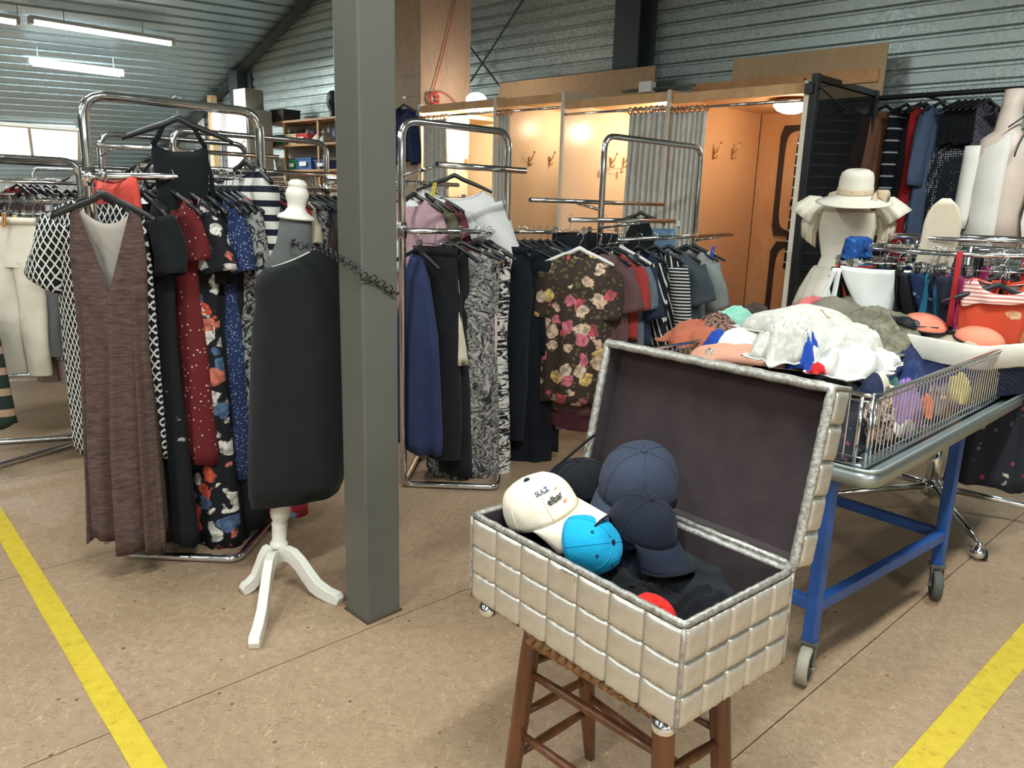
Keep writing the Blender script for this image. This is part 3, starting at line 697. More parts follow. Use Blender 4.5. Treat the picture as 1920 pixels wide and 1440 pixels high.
def quilt(parent, base, origin, ux, uz, nx, nz, w, h, bul=0.0055):
    nrm = np.cross(ux, uz)                # outward must be -y local => y = -outward
    cw, chh = w/nx, h/nz; me = [pillow(cw-0.0008, chh-0.0008, bul, s_).mesh('quilted_square', SATIN) for s_ in (1, 2, 3)]
    rot = Matrix((( ux[0], -nrm[0], uz[0]), (ux[1], -nrm[1], uz[1]), (ux[2], -nrm[2], uz[2])))
    for j in range(nz):
        for i in range(nx):
            c = origin+ux*(cw*(i+0.5))+uz*(chh*(j+0.5)); o = bpy.data.objects.new('quilted_square', me[(i*7+j*5) % 3]); COL.objects.link(o)
            o.parent = parent; o.matrix_local = Matrix.Translation(Vector(c-np.array(base))) @ rot.to_4x4()
cb = np.array(chest['_base'])
ZQ = CHH-0.012
quilt(chest, cb, P_c(0.006, 0.003, ZB0), E1, UP, 7, 3, LA-0.012, ZQ)
quilt(chest, cb, P_c(LA-0.003, 0.006, ZB0), E2, UP, 5, 3, LB-0.012, ZQ)
quilt(chest, cb, P_c(LA-0.006, LB-0.003, ZB0), -E1, UP, 7, 3, LA-0.012, ZQ)
quilt(chest, cb, P_c(0.003, LB-0.006, ZB0), -E2, UP, 5, 3, LB-0.012, ZQ)
rim = [P_c(0.008, 0.008, ZR-0.004), P_c(LA-0.008, 0.008, ZR-0.004), P_c(LA-0.008, LB-0.008, ZR-0.004), P_c(0.008, LB-0.008, ZR-0.004)]
rr = []
for i in range(4):
    a, b = rim[i], rim[(i+1) % 4]
    for k in range(24): rr.append(a+(b-a)*k/24+UP*0.0012*math.sin(k*2.7+i))
MB().tube(rr, 0.0085, 8, True, flat=0.75).obj('rim_binding', PIPING, chest)
for (u, v) in ((0, 0), (LA, 0), (LA, LB), (0, LB)):
    MB().tube([P_c(u+(0.003 if u == 0 else -0.003), v+(0.003 if v == 0 else -0.003), z) for z in np.linspace(ZB0, ZR-0.008, 9)], 0.0045, 8).obj('corner_piping', PIPING, chest)
for (u, v) in ((0.05, 0.022), (LA-0.045, 0.022), (LA-0.05, LB-0.05), (0.05, LB-0.05)):
    MB().lathe([(0.012, 0.0), (0.017, -0.006), (0.023, -0.012), (0.0245, -0.02), (0.023, -0.028), (0.017, -0.034), (1e-4, -0.0355)], P_c(u, v, ZB0), 20).obj('foot', CHROME, chest)
# front catch
pc = P_c(LA*0.545, -0.007, ZR-0.012)
c1 = MB().box(pc-UP*0.004-E2*0.004, (0.036, 0.004, 0.014), axC).obj('latch', CHROME, chest, bevel=0.001)
MB().tube([pc-E2*0.009+E1*0.008*math.cos(a)+UP*0.008*math.sin(a) for a in np.linspace(0, 6.28, 13)[:-1]], 0.002, 6, True).obj('loop', CHROME, c1)
# lid
lb = math.radians(79.0)          # opening direction (leaning back)
LU = E2*math.cos(lb)+UP*math.sin(lb); LN = np.cross(E1, LU)         # LU up the lid, LN its inner face normal?
LN = LN if LN @ E2 < 0 else -LN                                     # inner side faces the front
LH, LT = 0.385, 0.068; H0 = P_c(0, LB+0.004, ZR-0.004)
def P_l(u, s_, t_): return H0+E1*u+LU*s_-LN*t_                       # t_: from the mouth back to the lid's outer skin
axLd = np.array([E1, LU, -LN])
lid = MB()
lid.box(P_l(LA/2, LH/2, LT-0.012), (LA-0.02, LH-0.02, 0.012), axLd)
lid.box(P_l(LA/2, LH-0.012, LT/2), (LA-0.014, 0.012, LT-0.012), axLd); lid.box(P_l(LA/2, 0.012, LT/2), (LA-0.014, 0.012, LT-0.012), axLd)
lid.box(P_l(0.012, LH/2, LT/2), (0.012, LH-0.04, LT-0.012), axLd); lid.box(P_l(LA-0.012, LH/2, LT/2), (0.012, LH-0.04, LT-0.012), axLd)
lid = lid.obj('lid', LINING, chest); lid['_base'] = tuple(cb)
quilt(lid, cb, P_l(LA-0.005, 0.004, 0.006), -LN, LU, 1, 5, LT-0.008, LH-0.01, 0.008)
quilt(lid, cb, P_l(0.004, LH-0.005, 0.006), E1, -LN, 7, 1, LA-0.008, LT-0.008, 0.006)
quilt(lid, cb, P_l(LA-0.005, 0.004, LT-0.004), -E1, LU, 7, 5, LA-0.01, LH-0.01, 0.007)
quilt(lid, cb, P_l(0.005, 0.004, LT-0.002), LN, LU, 1, 5, LT-0.008, LH-0.01, 0.008)
lr = [P_l(0.008, 0.006, 0), P_l(LA-0.008, 0.006, 0), P_l(LA-0.008, LH-0.008, 0), P_l(0.008, LH-0.008, 0)]; rr = []
for i in range(4):
    a, b = lr[i], lr[(i+1) % 4]
    for k in range(26): rr.append(a+(b-a)*k/26+LN*0.0014*math.sin(k*2.9+i)+LU*0.001*math.sin(k*1.9))
MB().tube(rr, 0.011, 8, True).obj('lid_binding', PIPING, lid)
for u in (0, LA): MB().tube([P_l(u+(0.004 if u == 0 else -0.004), LH-0.004, t_) for t_ in np.linspace(0, LT, 5)], 0.005, 8).obj('corner_piping', PIPING, lid)
hk = P_l(LA*0.50, LH+0.006, LT*0.22)
MB().tube(fillet([hk-E1*0.014, hk-E1*0.014+UP*0.016, hk+E1*0.004+UP*0.022-E2*0.004, hk+E1*0.008+UP*0.006-E2*0.008], 0.008), 0.0028, 7).obj('catch_hook', CHROME, lid)
MB().tube([P_l(LA*0.44, 0.012, -0.007), P_l(LA*0.97, 0.012, -0.007)], 0.006, 8).obj('hinge', PIPING, lid)
# stay strap on the left
MB().tube([P_c(0.02, 0.085, ZR-0.002), P_c(0.02, 0.2, ZR+0.045), P_l(0.018, 0.135, 0.0)], 0.0045, 6, flat=0.5).obj('stay_strap', BLACKPL, chest)

# ---- stool with rush seat
SW = wood('dark_stained_wood', S(66, 38, 22), S(112, 66, 36), 0.35, (8, 8, 1.5), 0.5)
RUSH = NT('rush_weave', 0.8); _v = RUSH.obj((1, 1, 1)); _n = RUSH.noise(RUSH.obj((30, 220, 30)), 1.5, 2); RUSH.color(RUSH.ramp(_n.outputs[0], [(0.3, S(96, 62, 34)), (0.7, S(150, 108, 64))])); RUSH.bump(_n.outputs[0], 0.6, 0.004); RUSH = RUSH.mat
zs_ = ZB0-0.0375
tops = [PZ(992, 1205, 0.515), PZ(1243, 1405, 0.455), PZ(1350, 1340, 0.46)]
tl, tf, tr_ = tops; 
foot_b = PZ(1106, 1420, 0.0); c_top = None
sc_ = P_c(LA*0.50, LB*0.5, 0); sc_ = np.array([sc_[0], sc_[1], 0])
# square seat frame following the measured leg heads
tl, tf, tr_ = [np.array([q[0], q[1], 0.46]) for q in (tl, tf, tr_)]
tb = tl+tr_-tf
stool = thing('wooden_stool', 'dark wooden stool with turned legs under the silver chest', 'stool', ((tl+tr_)[0]/2, (tl+tr_)[1]/2, 0))
cx = (tl+tr_)/2
legs = {}
for nm, tp in (('l', tl), ('f', tf), ('r', tr_), ('b', tb)):
    o = (tp-cx); o[2] = 0; bt_ = tp+o*0.22; bt_[2] = 0
    if nm == 'b': bt_ = np.array([foot_b[0], foot_b[1], 0])
    tp2 = tp.copy(); tp2[2] = zs_-0.002; tp2 = tp+(tp-bt_)*((zs_-0.002-tp[2])/(tp[2]))
    ax_ = (tp2-bt_); Ln = np.linalg.norm(ax_); legs[nm] = (bt_, tp2)
    X = np.cross(UP, ax_); X = X/np.linalg.norm(X) if np.linalg.norm(X) > 1e-6 else V3(1, 0, 0); Zx = ax_/Ln; Yx = np.cross(Zx, X)
    pr_ = [(0.013, 0), (0.0155, 0.02), (0.018, Ln*0.18), (0.0205, Ln*0.3), (0.0215, Ln*0.52), (0.0205, Ln*0.535), (0.0225, Ln*0.545), (0.0225, Ln*0.565), (0.0205, Ln*0.575), (0.0225, Ln*0.6), (0.023, Ln*0.9), (0.021, Ln*0.99), (0.018, Ln)]
    MB().lathe(pr_, bt_, 16, np.array([X, Yx, Zx])).obj('leg', SW, stool)
at_ = lambda nm, z: legs[nm][0]+(legs[nm][1]-legs[nm][0])*(z/legs[nm][1][2])
for a, b, zz in (('l', 'f', (0.44, 0.27)), ('f', 'r', (0.40, 0.24)), ('r', 'b', (0.42, 0.26)), ('b', 'l', (0.46, 0.32, 0.2))):
    for z in zz:
        p, q = at_(a, z), at_(b, z); MB().tube([p, p+(q-p)*0.25, (p+q)/2, p+(q-p)*0.75, q], [0.0085, 0.0105, 0.0115, 0.0105, 0.0085], 10).obj('stretcher', SW, stool)
hz = zs_-0.02
sq = [at_(k, hz) for k in ('l', 'f', 'r', 'b')]
for i in range(4): MB().tube([sq[i], sq[(i+1) % 4]], 0.013, 10).obj('seat_rail', SW, stool)
rings = []
ctr = sum(sq)/4
mb = MB()
for i in range(4):
    a, b = sq[i], sq[(i+1) % 4]; n_ = 15
    for k in range(n_):        # rush strands wrapped over each rail
        u = (k+0.5)/n_; p = a+(b-a)*u; m_ = (a+b)/2; inn = ctr-m_; inn = inn/np.linalg.norm(inn); dep = np.linalg.norm(ctr-m_)*(1-abs(2*u-1))
        mb.tube([p+inn*dep*0.98+UP*0.004, p+inn*dep*0.5+UP*0.011, p+UP*0.015, p-inn*0.0165, p-UP*0.0155, p+inn*dep*0.9-UP*0.011], np.linalg.norm(b-a)/n_/2*1.02, 6)
s_ = mb.obj('rush_seat', RUSH, stool); s_['kind'] = 'stuff'

# ------------------------------------------------------------------ caps and knitwear in the chest
def cap(name, label, loc, rot, mats, scale=1.0, text=None, eyelets=None, fold=0.0, group=None, bill=0.075, curve=0.05, squash=1.0):
    """ball cap: local +x is the way the brim points, z up; mats = (crown, brim, underside, trim)"""
    t = thing(name, label, 'cap', loc, group); t.rotation_mode = 'XYZ'; t.rotation_euler = rot; t.scale = (scale,)*3
    a_, b_, c_ = 0.098, 0.084, 0.090*squash
    def dome(th, ph):          # th azimuth, ph 0 rim .. 1 top
        e = math.sin(ph*math.pi/2)**0.9; r_ = math.cos(ph*math.pi/2)**0.62
        front = max(0, math.cos(th)); seam = 1-0.018*abs(math.cos(3*th))**14*(1-ph)
        dent = 1-fold*0.35*max(0, math.sin(th*1.0+0.6))*math.sin(ph*math.pi)
        wr_ = 1+0.012*math.sin(5*th+ph*7)*(1-ph)
        return np.array([a_*r_*math.cos(th)*seam*dent*wr_, b_*r_*math.sin(th)*seam*dent*wr_, c_*e*(1+0.10*front*(1-ph)*ph*2)])
    N = 48; rings = [[dome(2*math.pi*k/N, i/12) for k in range(N)] for i in range(12)]+[[dome(2*math.pi*k/N, 0.995) for k in range(N)]]
    cr = MB().loft(rings, 0, True, False, True); cr = cr.obj('crown', [mats[0], mats[2]], t, world=False, solid=0.003, edge_off=1)
    MB().ball((0, 0, c_+0.001), 0.008, 10, 6, sc=(1, 1, 0.6)).obj('button', mats[3], t, world=False)
    rows = []; K = 22
    for i in range(7):
        s_ = i/6; row = []
        for k in range(K+1):
            th = (k/K*2-1)*1.15; r0 = dome(th, 0.0); ext = bill*(math.cos(th*0.98)**0.55)
            p = r0*(1-0)+np.array([ext*s_, 0, 0]); p[1] *= 1+0.10*s_*0; p[2] = -0.018*s_ - curve*(p[1]/b_)**2*s_*0.9*(0.3+0.7*s_)+0.002
            row.append(p)
        rows.append(row)
    MB().loft(rows[::-1], 0, False).obj('brim', [mats[1], mats[2], mats[3]], t, world=False, solid=0.0035, edge_off=1)
    ed = rows[-1]; MB().tube(ed, 0.003, 6).obj('brim_edge', mats[3], t, world=False)
    for k in range(6):
        th = math.pi/6+k*math.pi/3; pts = [dome(th, q)*1.006 for q in np.linspace(0.02, 0.97, 12)]; MB().tube(pts, 0.0011, 5).obj('seam', mats[0], cr, world=False)
        if eyelets:
            e = dome(th+math.pi/6, 0.58)*1.004; nn = e/np.linalg.norm(e); X = np.cross(UP, nn); X /= np.linalg.norm(X); Y_ = np.cross(nn, X)
            MB().tube([e+X*0.0035*math.cos(q)+Y_*0.0035*math.sin(q) for q in np.linspace(0, 6.28, 11)[:-1]], 0.0014, 5, True).obj('eyelet', eyelets, cr, world=False)
    if text:
        for (s_, size, mt, th0, ph0, dth) in text:
            cu = bpy.data.curves.new('lettering', 'FONT'); cu.body = s_; cu.size = size; cu.align_x = 'CENTER'; cu.fill_mode = 'FRONT'; cu.extrude = 0; cu.offset = 0.0004
            to = bpy.data.objects.new('tmp', cu); COL.objects.link(to); dg = bpy.context.evaluated_depsgraph_get(); me = bpy.data.meshes.new_from_object(to.evaluated_get(dg))
            bpy.data.objects.remove(to); bm = bmesh.new(); bm.from_mesh(me); bmesh.ops.triangulate(bm, faces=bm.faces[:]); [bmesh.ops.subdivide_edges(bm, edges=[e for e in bm.edges if e.calc_length() > 0.004], cuts=1, use_grid_fill=True) or bmesh.ops.triangulate(bm, faces=bm.faces[:]) for _ in range(3)]; bmesh.ops.triangulate(bm, faces=bm.faces[:])
            for v_ in bm.verts:
                th = th0 + v_.co.x/0.088 + 0*dth; ph = ph0 + v_.co.y/0.135
                p = dome(th, ph)*1.02+np.array([0.0012, 0, 0.0008]); v_.co = Vector(p)
            bm.to_mesh(me); bm.free(); me.materials.clear(); me.materials.append(mt); me.name = 'lettering'
            o = bpy.data.objects.new('lettering', me); COL.objects.link(o); o.parent = cr
    return t
NAVY = cloth('navy_cap_twill', S(50, 56, 72), 0.12); NAVYD = cloth('dark_navy_twill', S(24, 28, 42), 0.15); BLK = cloth('black_twill', S(20, 22, 26), 0.15)
CREAM = cloth('cream_cap_twill', S(226, 214, 194), 0.05); TURQ = cloth('turquoise_wool', S(24, 152, 196), 0.08); REDC = cloth('red_twill', S(206, 40, 36), 0.08); GREYU = cloth('grey_underbrim', S(122, 116, 100), 0.08)
LETB = cloth('navy_lettering', S(44, 58, 104), 0.03); LETK = cloth('black_lettering', S(28, 28, 30), 0.03); LETO = cloth('orange_lettering', S(206, 112, 72), 0.03)
rt = lambda x, y, z: (math.radians(x), math.radians(y), math.radians(z))
cpt = lambda px, py, z: PZ(px, py, z)
yE1 = math.degrees(math.atan2(E1[1], E1[0])); 
# text runs along the front panels, horizontally; yaw -68 looks to camera-right front
def facing(x, y):
    x = np.array(x, float); x /= np.linalg.norm(x); z = np.cross(x, np.array(y, float)); z /= np.linalg.norm(z); y = np.cross(z, x)
    return Matrix(((x[0], y[0], z[0]), (x[1], y[1], z[1]), (x[2], y[2], z[2]))).to_euler('XYZ')
cap('baseball_cap', 'cream cap with printed lettering and navy brim edge, hanging over the chest rim', cpt(1018, 962, 0.80), facing((0.60, -0.72, 0.30), (0.72, 0.50, 0.36)), (CREAM, CREAM, GREYU, NAVYD), 1.0,
    text=[('SULZ', 0.019, LETB, -0.42, 0.50, 1), ('elbar', 0.023, LETK, -0.20, 0.27, 1), ('////', 0.010, LETO, 0.04, 0.43, 1), ('/////', 0.009, LETO, 0.02, 0.18, 1)], curve=0.06, bill=0.088)
def facing_up(z, xh):
    z = np.array(z, float); z /= np.linalg.norm(z); x = np.array(xh, float); x -= z*(x @ z); x /= np.linalg.norm(x); return facing(x, np.cross(z, x))
cap('baseball_cap', 'turquoise cap with navy eyelets lying on its side in the chest', cpt(1092, 1022, 0.765), facing_up((0.74, -0.55, 0.36), (0.0, 0.7, -0.7)), (TURQ, TURQ, TURQ, NAVYD), 0.80, eyelets=NAVYD, fold=0.2, bill=0.05, squash=1.15)
cap('baseball_cap', 'large plain navy cap on top of the heap in front of the open lid', cpt(1200, 915, 0.83), facing((-0.50, -0.80, -0.22), (0.85, -0.5, -0.12)), (NAVY, NAVY, NAVYD, NAVY), 1.2, fold=0.1, curve=0.035, bill=0.085)
cap('baseball_cap', 'very dark navy cap leaning on the lid, right of the plain navy cap', P_c(LA*0.47, LB*0.76, ZR-0.005), facing(E1*0.9+UP*-0.25, E2), (NAVYD, NAVYD, BLK, BLK), 0.86, fold=0.2)
cap('baseball_cap', 'black cap half hidden behind the cream cap and the navy brim', cpt(1085, 920, 0.79), facing((-0.8, -0.4, -0.1), (0.4, -0.9, 0.0)), (BLK, BLK, BLK, BLK), 0.9)
cap('baseball_cap', 'red cap crumpled near the front rim of the chest', cpt(1226, 1168, 0.675), facing((0.75, -0.55, -0.3), (0.5, 0.8, 0.3)), (REDC, REDC, REDC, REDC), 0.62, fold=0.7, bill=0.045)
# soft heap pieces
def crumple(name, label, cat, c, rx, ry, h, yaw, mat, seed, amp=0.25, fr=2.2, group=None, n=30, tilt=(0, 0), sq=2.4, edge=0.0, thick=0.0, hem=None):
    mb = MB(); rows = []; rng = random.Random(seed); o = Vector((rng.uniform(-50, 50), rng.uniform(-50, 50), rng.uniform(-50, 50)))
    cy, sy = math.cos(yaw), math.sin(yaw); fa = rng.uniform(0, 3.1); ca_, sa_ = math.cos(fa), math.sin(fa)
    for j in range(n+1):
        row = []
        for i in range(n+1):
            u, v = i/n*2-1, j/n*2-1
            # square to rounded square
            wob = 1+0.16*mn.noise(Vector((u*1.7, v*1.7, 0))*1.1+o)
            R_ = (abs(u)**sq+abs(v)**sq)**(1/sq); prof = max(0, 1-R_**2)**0.55 if R_ < 1 else 0
            p = Vector(((u*ca_-v*sa_)*fr*0.55, (u*sa_+v*ca_)*fr*1.25, 0))+o
            rid = 1-abs(mn.noise(p*1.0))*2; rid2 = 1-abs(mn.noise(p*2.3+Vector((7, 3, 1))))*2
            z = h*prof*(1+amp*(rid*1.15+rid2*0.22-0.6)) + h*amp*0.25*(rid*0.5)*(1-prof)
            sx = mn.noise(p*0.9+Vector((9, 0, 0)))*0.14; sy_ = mn.noise(p*0.9+Vector((0, 9, 0)))*0.14
            X = (u*wob+sx)*rx; Y_ = (v*wob+sy_)*ry
            row.append((X*cy-Y_*sy, X*sy+Y_*cy, z + tilt[0]*X + tilt[1]*Y_))
        rows.append(row)
    mb.loft(rows, 0, False)
    me = mb.mesh(name, mat); ob = bpy.data.objects.new(name, me); COL.objects.link(ob); ob.location = tuple(map(float, c)); ob['_base'] = tuple(map(float, c))
    md = ob.modifiers.new('solid', 'SOLIDIFY'); md.thickness = thick or 0.004; md.offset = -1
    if hem is not None:
        b = rows[0]+[r_[-1] for r_ in rows[1:]]+rows[-1][-2::-1]+[r_[0] for r_ in rows[-2:0:-1]]
        MB().tube([np.array(q)+UP*0.001 for q in b], 0.0035, 6, True).obj('hem', hem, ob, world=False)
    return tag(ob, label, cat, group)
FLN = cloth('navy_fleece', S(28, 32, 48), 0.2, 0.95, 0.5); FLK = cloth('charcoal_knit', S(34, 36, 40), 0.25, 0.95, 0.6); FLB = cloth('black_knit', S(17, 18, 22), 0.25, 0.95, 0.5)
yw = math.radians(yE1)
crumple('knit_hat', 'navy fleece hat folded in the middle of the chest', 'hat', cpt(1215, 1030, 0.70), 0.15, 0.12, 0.085, 0.4, FLN, 3, 0.5)
crumple('knit_hat', 'navy knitted scarf bunched behind the turquoise cap', 'scarf', cpt(1190, 1000, 0.68), 0.12, 0.09, 0.075, 1.0, FLN, 21, 0.5)
crumple('knit_hat', 'charcoal knit hat lying low at the right of the chest', 'hat', cpt(1310, 1090, 0.68), 0.13, 0.10, 0.06, yw, FLK, 5, 0.45)
crumple('knit_hat', 'black knit scarf filling the bottom of the chest', 'scarf', P_c(LA*0.5, LB*0.5, ZB0+0.03), 0.25, 0.125, 0.09, yw, FLB, 8, 0.3, 3.5)
crumple('knit_hat', 'black wool hat in the back right corner of the chest', 'hat', P_c(LA*0.8, LB*0.65, 0.66), 0.085, 0.07, 0.07, 0.9, FLB, 12, 0.4)
crumple('knit_hat', 'dark wool hat bulging under the plain navy cap', 'hat', P_c(LA*0.28, LB*0.58, 0.68), 0.12, 0.09, 0.08, 0.3, FLB, 14, 0.3)
# ------------------------------------------------------------------ wire basket trolley on blue legs
BLUE = NT('blue_painted_steel', 0.4, 0, None, 0.5); _n = BLUE.noise(BLUE.obj(), 12, 4); BLUE.color(BLUE.ramp(_n.outputs[0], [(0.3, S(26, 62, 120)), (0.7, S(34, 78, 144))])); BLUE = BLUE.mat
ALU = plain('silver_tray_edge', S(168, 178, 180), 0.35, 0.75, 0.5, 0.06, 5); TRAYM = plain('grey_tray', S(120, 128, 128), 0.5, 0.5)
RUB = plain('grey_rubber_tyre', S(70, 70, 66), 0.7); RUBL = plain('pale_tyre', S(150, 144, 128), 0.6); CAST = plain('dusty_castor_metal', S(104, 102, 94), 0.5, 0.6)
ZT = 0.76; TC = PZ(1620, 879, ZT); TA = axes((PZ(1920, 640, 0.98)-PZ(1634, 746, 0.98)))[0]; TL_ = np.array([-TA[1], TA[0], 0.0])   # TA along the long side, TL_ away to the left
TLEN, TWID, TH = 2.05, 0.87, 0.225
L1 = PZ(1510, 1270); L2 = PZ(1748, 1115); L1 = np.array([L1[0], L1[1], 0]); L2 = np.array([L2[0], L2[1], 0])
trol = thing('basket_trolley', 'wire basket display trolley with blue steel legs, heaped with linen', 'trolley', (TC[0]+TA[0]*0.9+TL_[0]*0.55, TC[1]+TA[1]*0.9+TL_[1]*0.55, 0))
tb_ = np.array(trol['_base'])
def P_t(a, b, z): return np.array([TC[0], TC[1], 0])+TA*a+TL_*b+UP*z
axT = np.array([TA, TL_, UP])
oc = [P_t(-0.05, -0.05, ZT-0.045), P_t(TLEN+0.05, -0.05, ZT-0.045), P_t(TLEN+0.05, TWID+0.05, ZT-0.045), P_t(-0.05, TWID+0.05, ZT-0.045)]
loop = fillet([oc[0]*0.5+oc[1]*0.5]+oc[1:]+[oc[0], oc[0]*0.5+oc[1]*0.5], 0.06, 5)[:-1]
MB().loft([[p+UP*0 for p in loop], [p+UP*0.05 for p in loop]], 0, True).obj('tray_edge', ALU, trol, solid=0.006)
cen_ = P_t(TLEN/2, TWID/2, 0); inn = [cen_+(p-cen_)*0.985*np.array([1, 1, 0])+UP*(ZT-0.012) for p in loop]
MB().add([*inn], [tuple(range(len(inn)))], 0, False).obj('tray', TRAYM, trol, solid=0.012)
MB().tube([p+UP*0.052 for p in loop], 0.006, 8, True).obj('tray_lip', ALU, trol)
zr_ = ZT+TH; bc_ = [P_t(0, 0, 0), P_t(TLEN, 0, 0), P_t(TLEN, TWID, 0), P_t(0, TWID, 0)]
lp2 = fillet([bc_[0]*0.5+bc_[1]*0.5]+bc_[1:]+[bc_[0], bc_[0]*0.5+bc_[1]*0.5], 0.03, 4)[:-1]
def shift(d): return [p+(p-cen_)*0 + UP*d for p in lp2]
MB().tube(shift(zr_), 0.0075, 8, True).obj('top_rail', CHROME, trol); MB().tube(shift(zr_-0.02), 0.0035, 6, True).obj('top_wire', CHROME, trol)
MB().tube(shift(ZT+0.006), 0.005, 6, True).obj('bottom_wire', CHROME, trol); MB().tube(shift(ZT+0.03), 0.003, 6, True).obj('bottom_wire', CHROME, trol)
wire = MB().tube([V3(0, 0, ZT+0.004), V3(0, 0, zr_)], 0.0026, 6, caps=False).mesh('basket_wire', CHROME)
def wires(a, b, n):
    for k in range(n):
        p = a+(b-a)*((k+0.5)/n)-tb_; o = bpy.data.objects.new('basket_wire', wire); COL.objects.link(o); o.parent = trol; o.location = (p[0], p[1], 0)
wires(P_t(0.02, 0, 0), P_t(TLEN-0.02, 0, 0), 62); wires(P_t(0, 0.02, 0), P_t(0, TWID-0.02, 0), 26)
wires(P_t(0.02, TWID, 0), P_t(TLEN-0.02, TWID, 0), 62); wires(P_t(TLEN, 0.02, 0), P_t(TLEN, TWID-0.02, 0), 26)
for (a, b) in ((-0.0, 0.03), (0.03, -0.0), (0.0, 0.0)):
    MB().tube(fillet([P_t(a, b, ZT+0.004), P_t(a, b, zr_)], 0.01), 0.0048, 7).obj('corner_wire', CHROME, trol)
# legs
tv = (L2-L1)/np.linalg.norm(L2-L1); tw = np.array([-tv[1], tv[0], 0]); L3 = L1+tw*0.74; L4 = L2+tw*0.74
lz0 = 0.135
axV = np.array([tv, tw, UP])
for p in (L1, L2, L3, L4):
    MB().box(p+UP*(lz0+ZT-0.045)/2, (0.04, 0.04, ZT-0.045-lz0), axV).obj('leg', BLUE, trol, bevel=0.003)
def beam(a, b, z, hgt=0.04):
    d = (b-a)/np.linalg.norm(b-a); MB().box((a+b)/2+UP*z, (np.linalg.norm(b-a)-0.04, 0.035, hgt), axes(d)).obj('cross_rail', BLUE, trol, bevel=0.003)
zl = 0.265
beam(L1, L2, zl); beam(L2, L4, zl); beam(L4, L3, zl); beam(L3, L1, zl)
for a, b in ((L1, L2), (L2, L4), (L4, L3), (L3, L1)): beam(a, b, ZT-0.065)
def castor(p, ang, wr=0.062, ww=0.034, tyre=RUB, par=trol):
    d = np.array([math.cos(ang), math.sin(ang), 0]); n_ = np.array([-d[1], d[0], 0]); c = p+d*0.035+UP*wr
    f_ = MB().box(p+UP*0.137, (0.06, 0.06, 0.006), axes(d)); f_.lathe([(0.02, 0), (0.022, 0.012), (0.014, 0.016)], p+UP*0.118, 14)
    for s_ in (-1, 1):
        f_.slab([p+n_*s_*0.022+UP*0.13-d*0.02, p+n_*s_*0.022+UP*0.13+d*0.025, c+n_*s_*0.022+d*0.014-UP*0.006, c+n_*s_*0.022-d*0.014-UP*0.006], 0.003)
    f_.box(p+UP*0.128, (0.05, 0.047, 0.006), axes(d)); f_.obj('castor_fork', CAST, par)
    ax_ = np.array([d, UP, -n_]) if True else None
    w_ = MB().lathe([(wr*0.74, -ww/2), (wr*0.95, -ww/2), (wr, -ww/2+0.007), (wr, ww/2-0.007), (wr*0.95, ww/2), (wr*0.74, ww/2)], c, 28, np.array([d, UP, np.cross(d, UP)]), cap=False).obj('wheel', tyre, par)
    w_['_base'] = tuple(np.array(par['_base'])); 
    MB().lathe([(0.004, -ww/2+0.002), (wr*0.3, -ww/2+0.002), (wr*0.72, -ww/2+0.008), (wr*0.745, -ww/2), (wr*0.745, ww/2), (wr*0.72, ww/2-0.008), (wr*0.3, ww/2-0.002), (0.004, ww/2-0.002)], c, 24, np.array([d, UP, np.cross(d, UP)])).obj('wheel_disc', plain('wheel_disc_grey', S(64, 62, 58), 0.6), w_)
    MB().tube([c-n_*0.03, c+n_*0.03], 0.006, 8).obj('axle', CHROME, par)
ca = lambda q, p: math.atan2((q-p)[1], (q-p)[0])
w1 = PZ(1486, 1318); castor(L1, ca(w1, L1), 0.064, 0.036, RUBL); castor(L2, math.radians(250), 0.06, 0.034, RUB); castor(L3, 2.4, 0.06, 0.034, RUB); castor(L4, 2.0, 0.06, 0.034, RUB)
# ---- linen and clothes heaped on the trolley
LIN = NT('cream_damask', 0.75, 0, None, 0.3); _n = LIN.noise(LIN.obj(), 22, 3, 0.6, 1.5); LIN.color(LIN.ramp(_n.outputs[0], [(0.4, S(184, 182, 172)), (0.6, S(206, 204, 196))])); LIN.bump(_n.outputs[0], 0.15, 0.003); LIN = LIN.mat
HEMW = cloth('white_hem', S(212, 210, 202), 0.04); WHT = cloth('white_cotton', S(204, 204, 200), 0.05); WSP = floral('white_with_leaf_dots', S(222, 222, 216), [S(120, 160, 150), S(190, 140, 140), S(222, 222, 216)], 26, 0.3)
MINT = cloth('mint_cotton', S(140, 196, 176), 0.08); TERRA = cloth('terracotta_cotton', S(168, 94, 70), 0.1); BROWNP = zebra('brown_etched_print', S(58, 44, 42), S(146, 112, 98), 22, 4.0); BRNF = cloth('dark_brown_fur', S(70, 56, 50), 0.3); ROYAL = cloth('royal_blue', S(34, 70, 160), 0.1)
TAUP = cloth('taupe_cotton', S(124, 118, 104), 0.12); BEIG = cloth('beige_linen', S(168, 146, 112), 0.1); NVY = cloth('navy_cotton', S(36, 44, 78), 0.15); PINKT = cloth('pink_skin_cotton', S(206, 152, 128), 0.06); SALM = cloth('salmon_cotton', S(212, 110, 110), 0.1)
OLVP = zebra('olive_grey_print', S(96, 92, 78), S(140, 134, 116), 16, 3.0, None, 0.2); MIXD = floral('mixed_dark_print', S(34, 36, 44), [S(150, 60, 70), S(90, 110, 120), S(190, 180, 160)], 18, 0.3); REDW = cloth('red_cotton', S(196, 40, 44), 0.1)
zt_ = ZT+TH
def onz(px, py, z): return PZ(px, py, z)
heap = [
 ('cloth_heap', 'dark mixed garments filling the bottom of the trolley basket', 'clothes', P_t(0.42, 0.44, ZT+0.01), 0.40, 0.38, 0.15, 0.8, MIXD, 40, 0.25, 3.0),
 ('cloth_heap', 'dark garments packed in the far part of the trolley basket', 'clothes', P_t(1.5, 0.44, ZT+0.01), 0.5, 0.38, 0.20, 0.8, NVY, 41, 0.3, 3.0),
]
for h in heap: crumple(*h[:3], *h[3:])
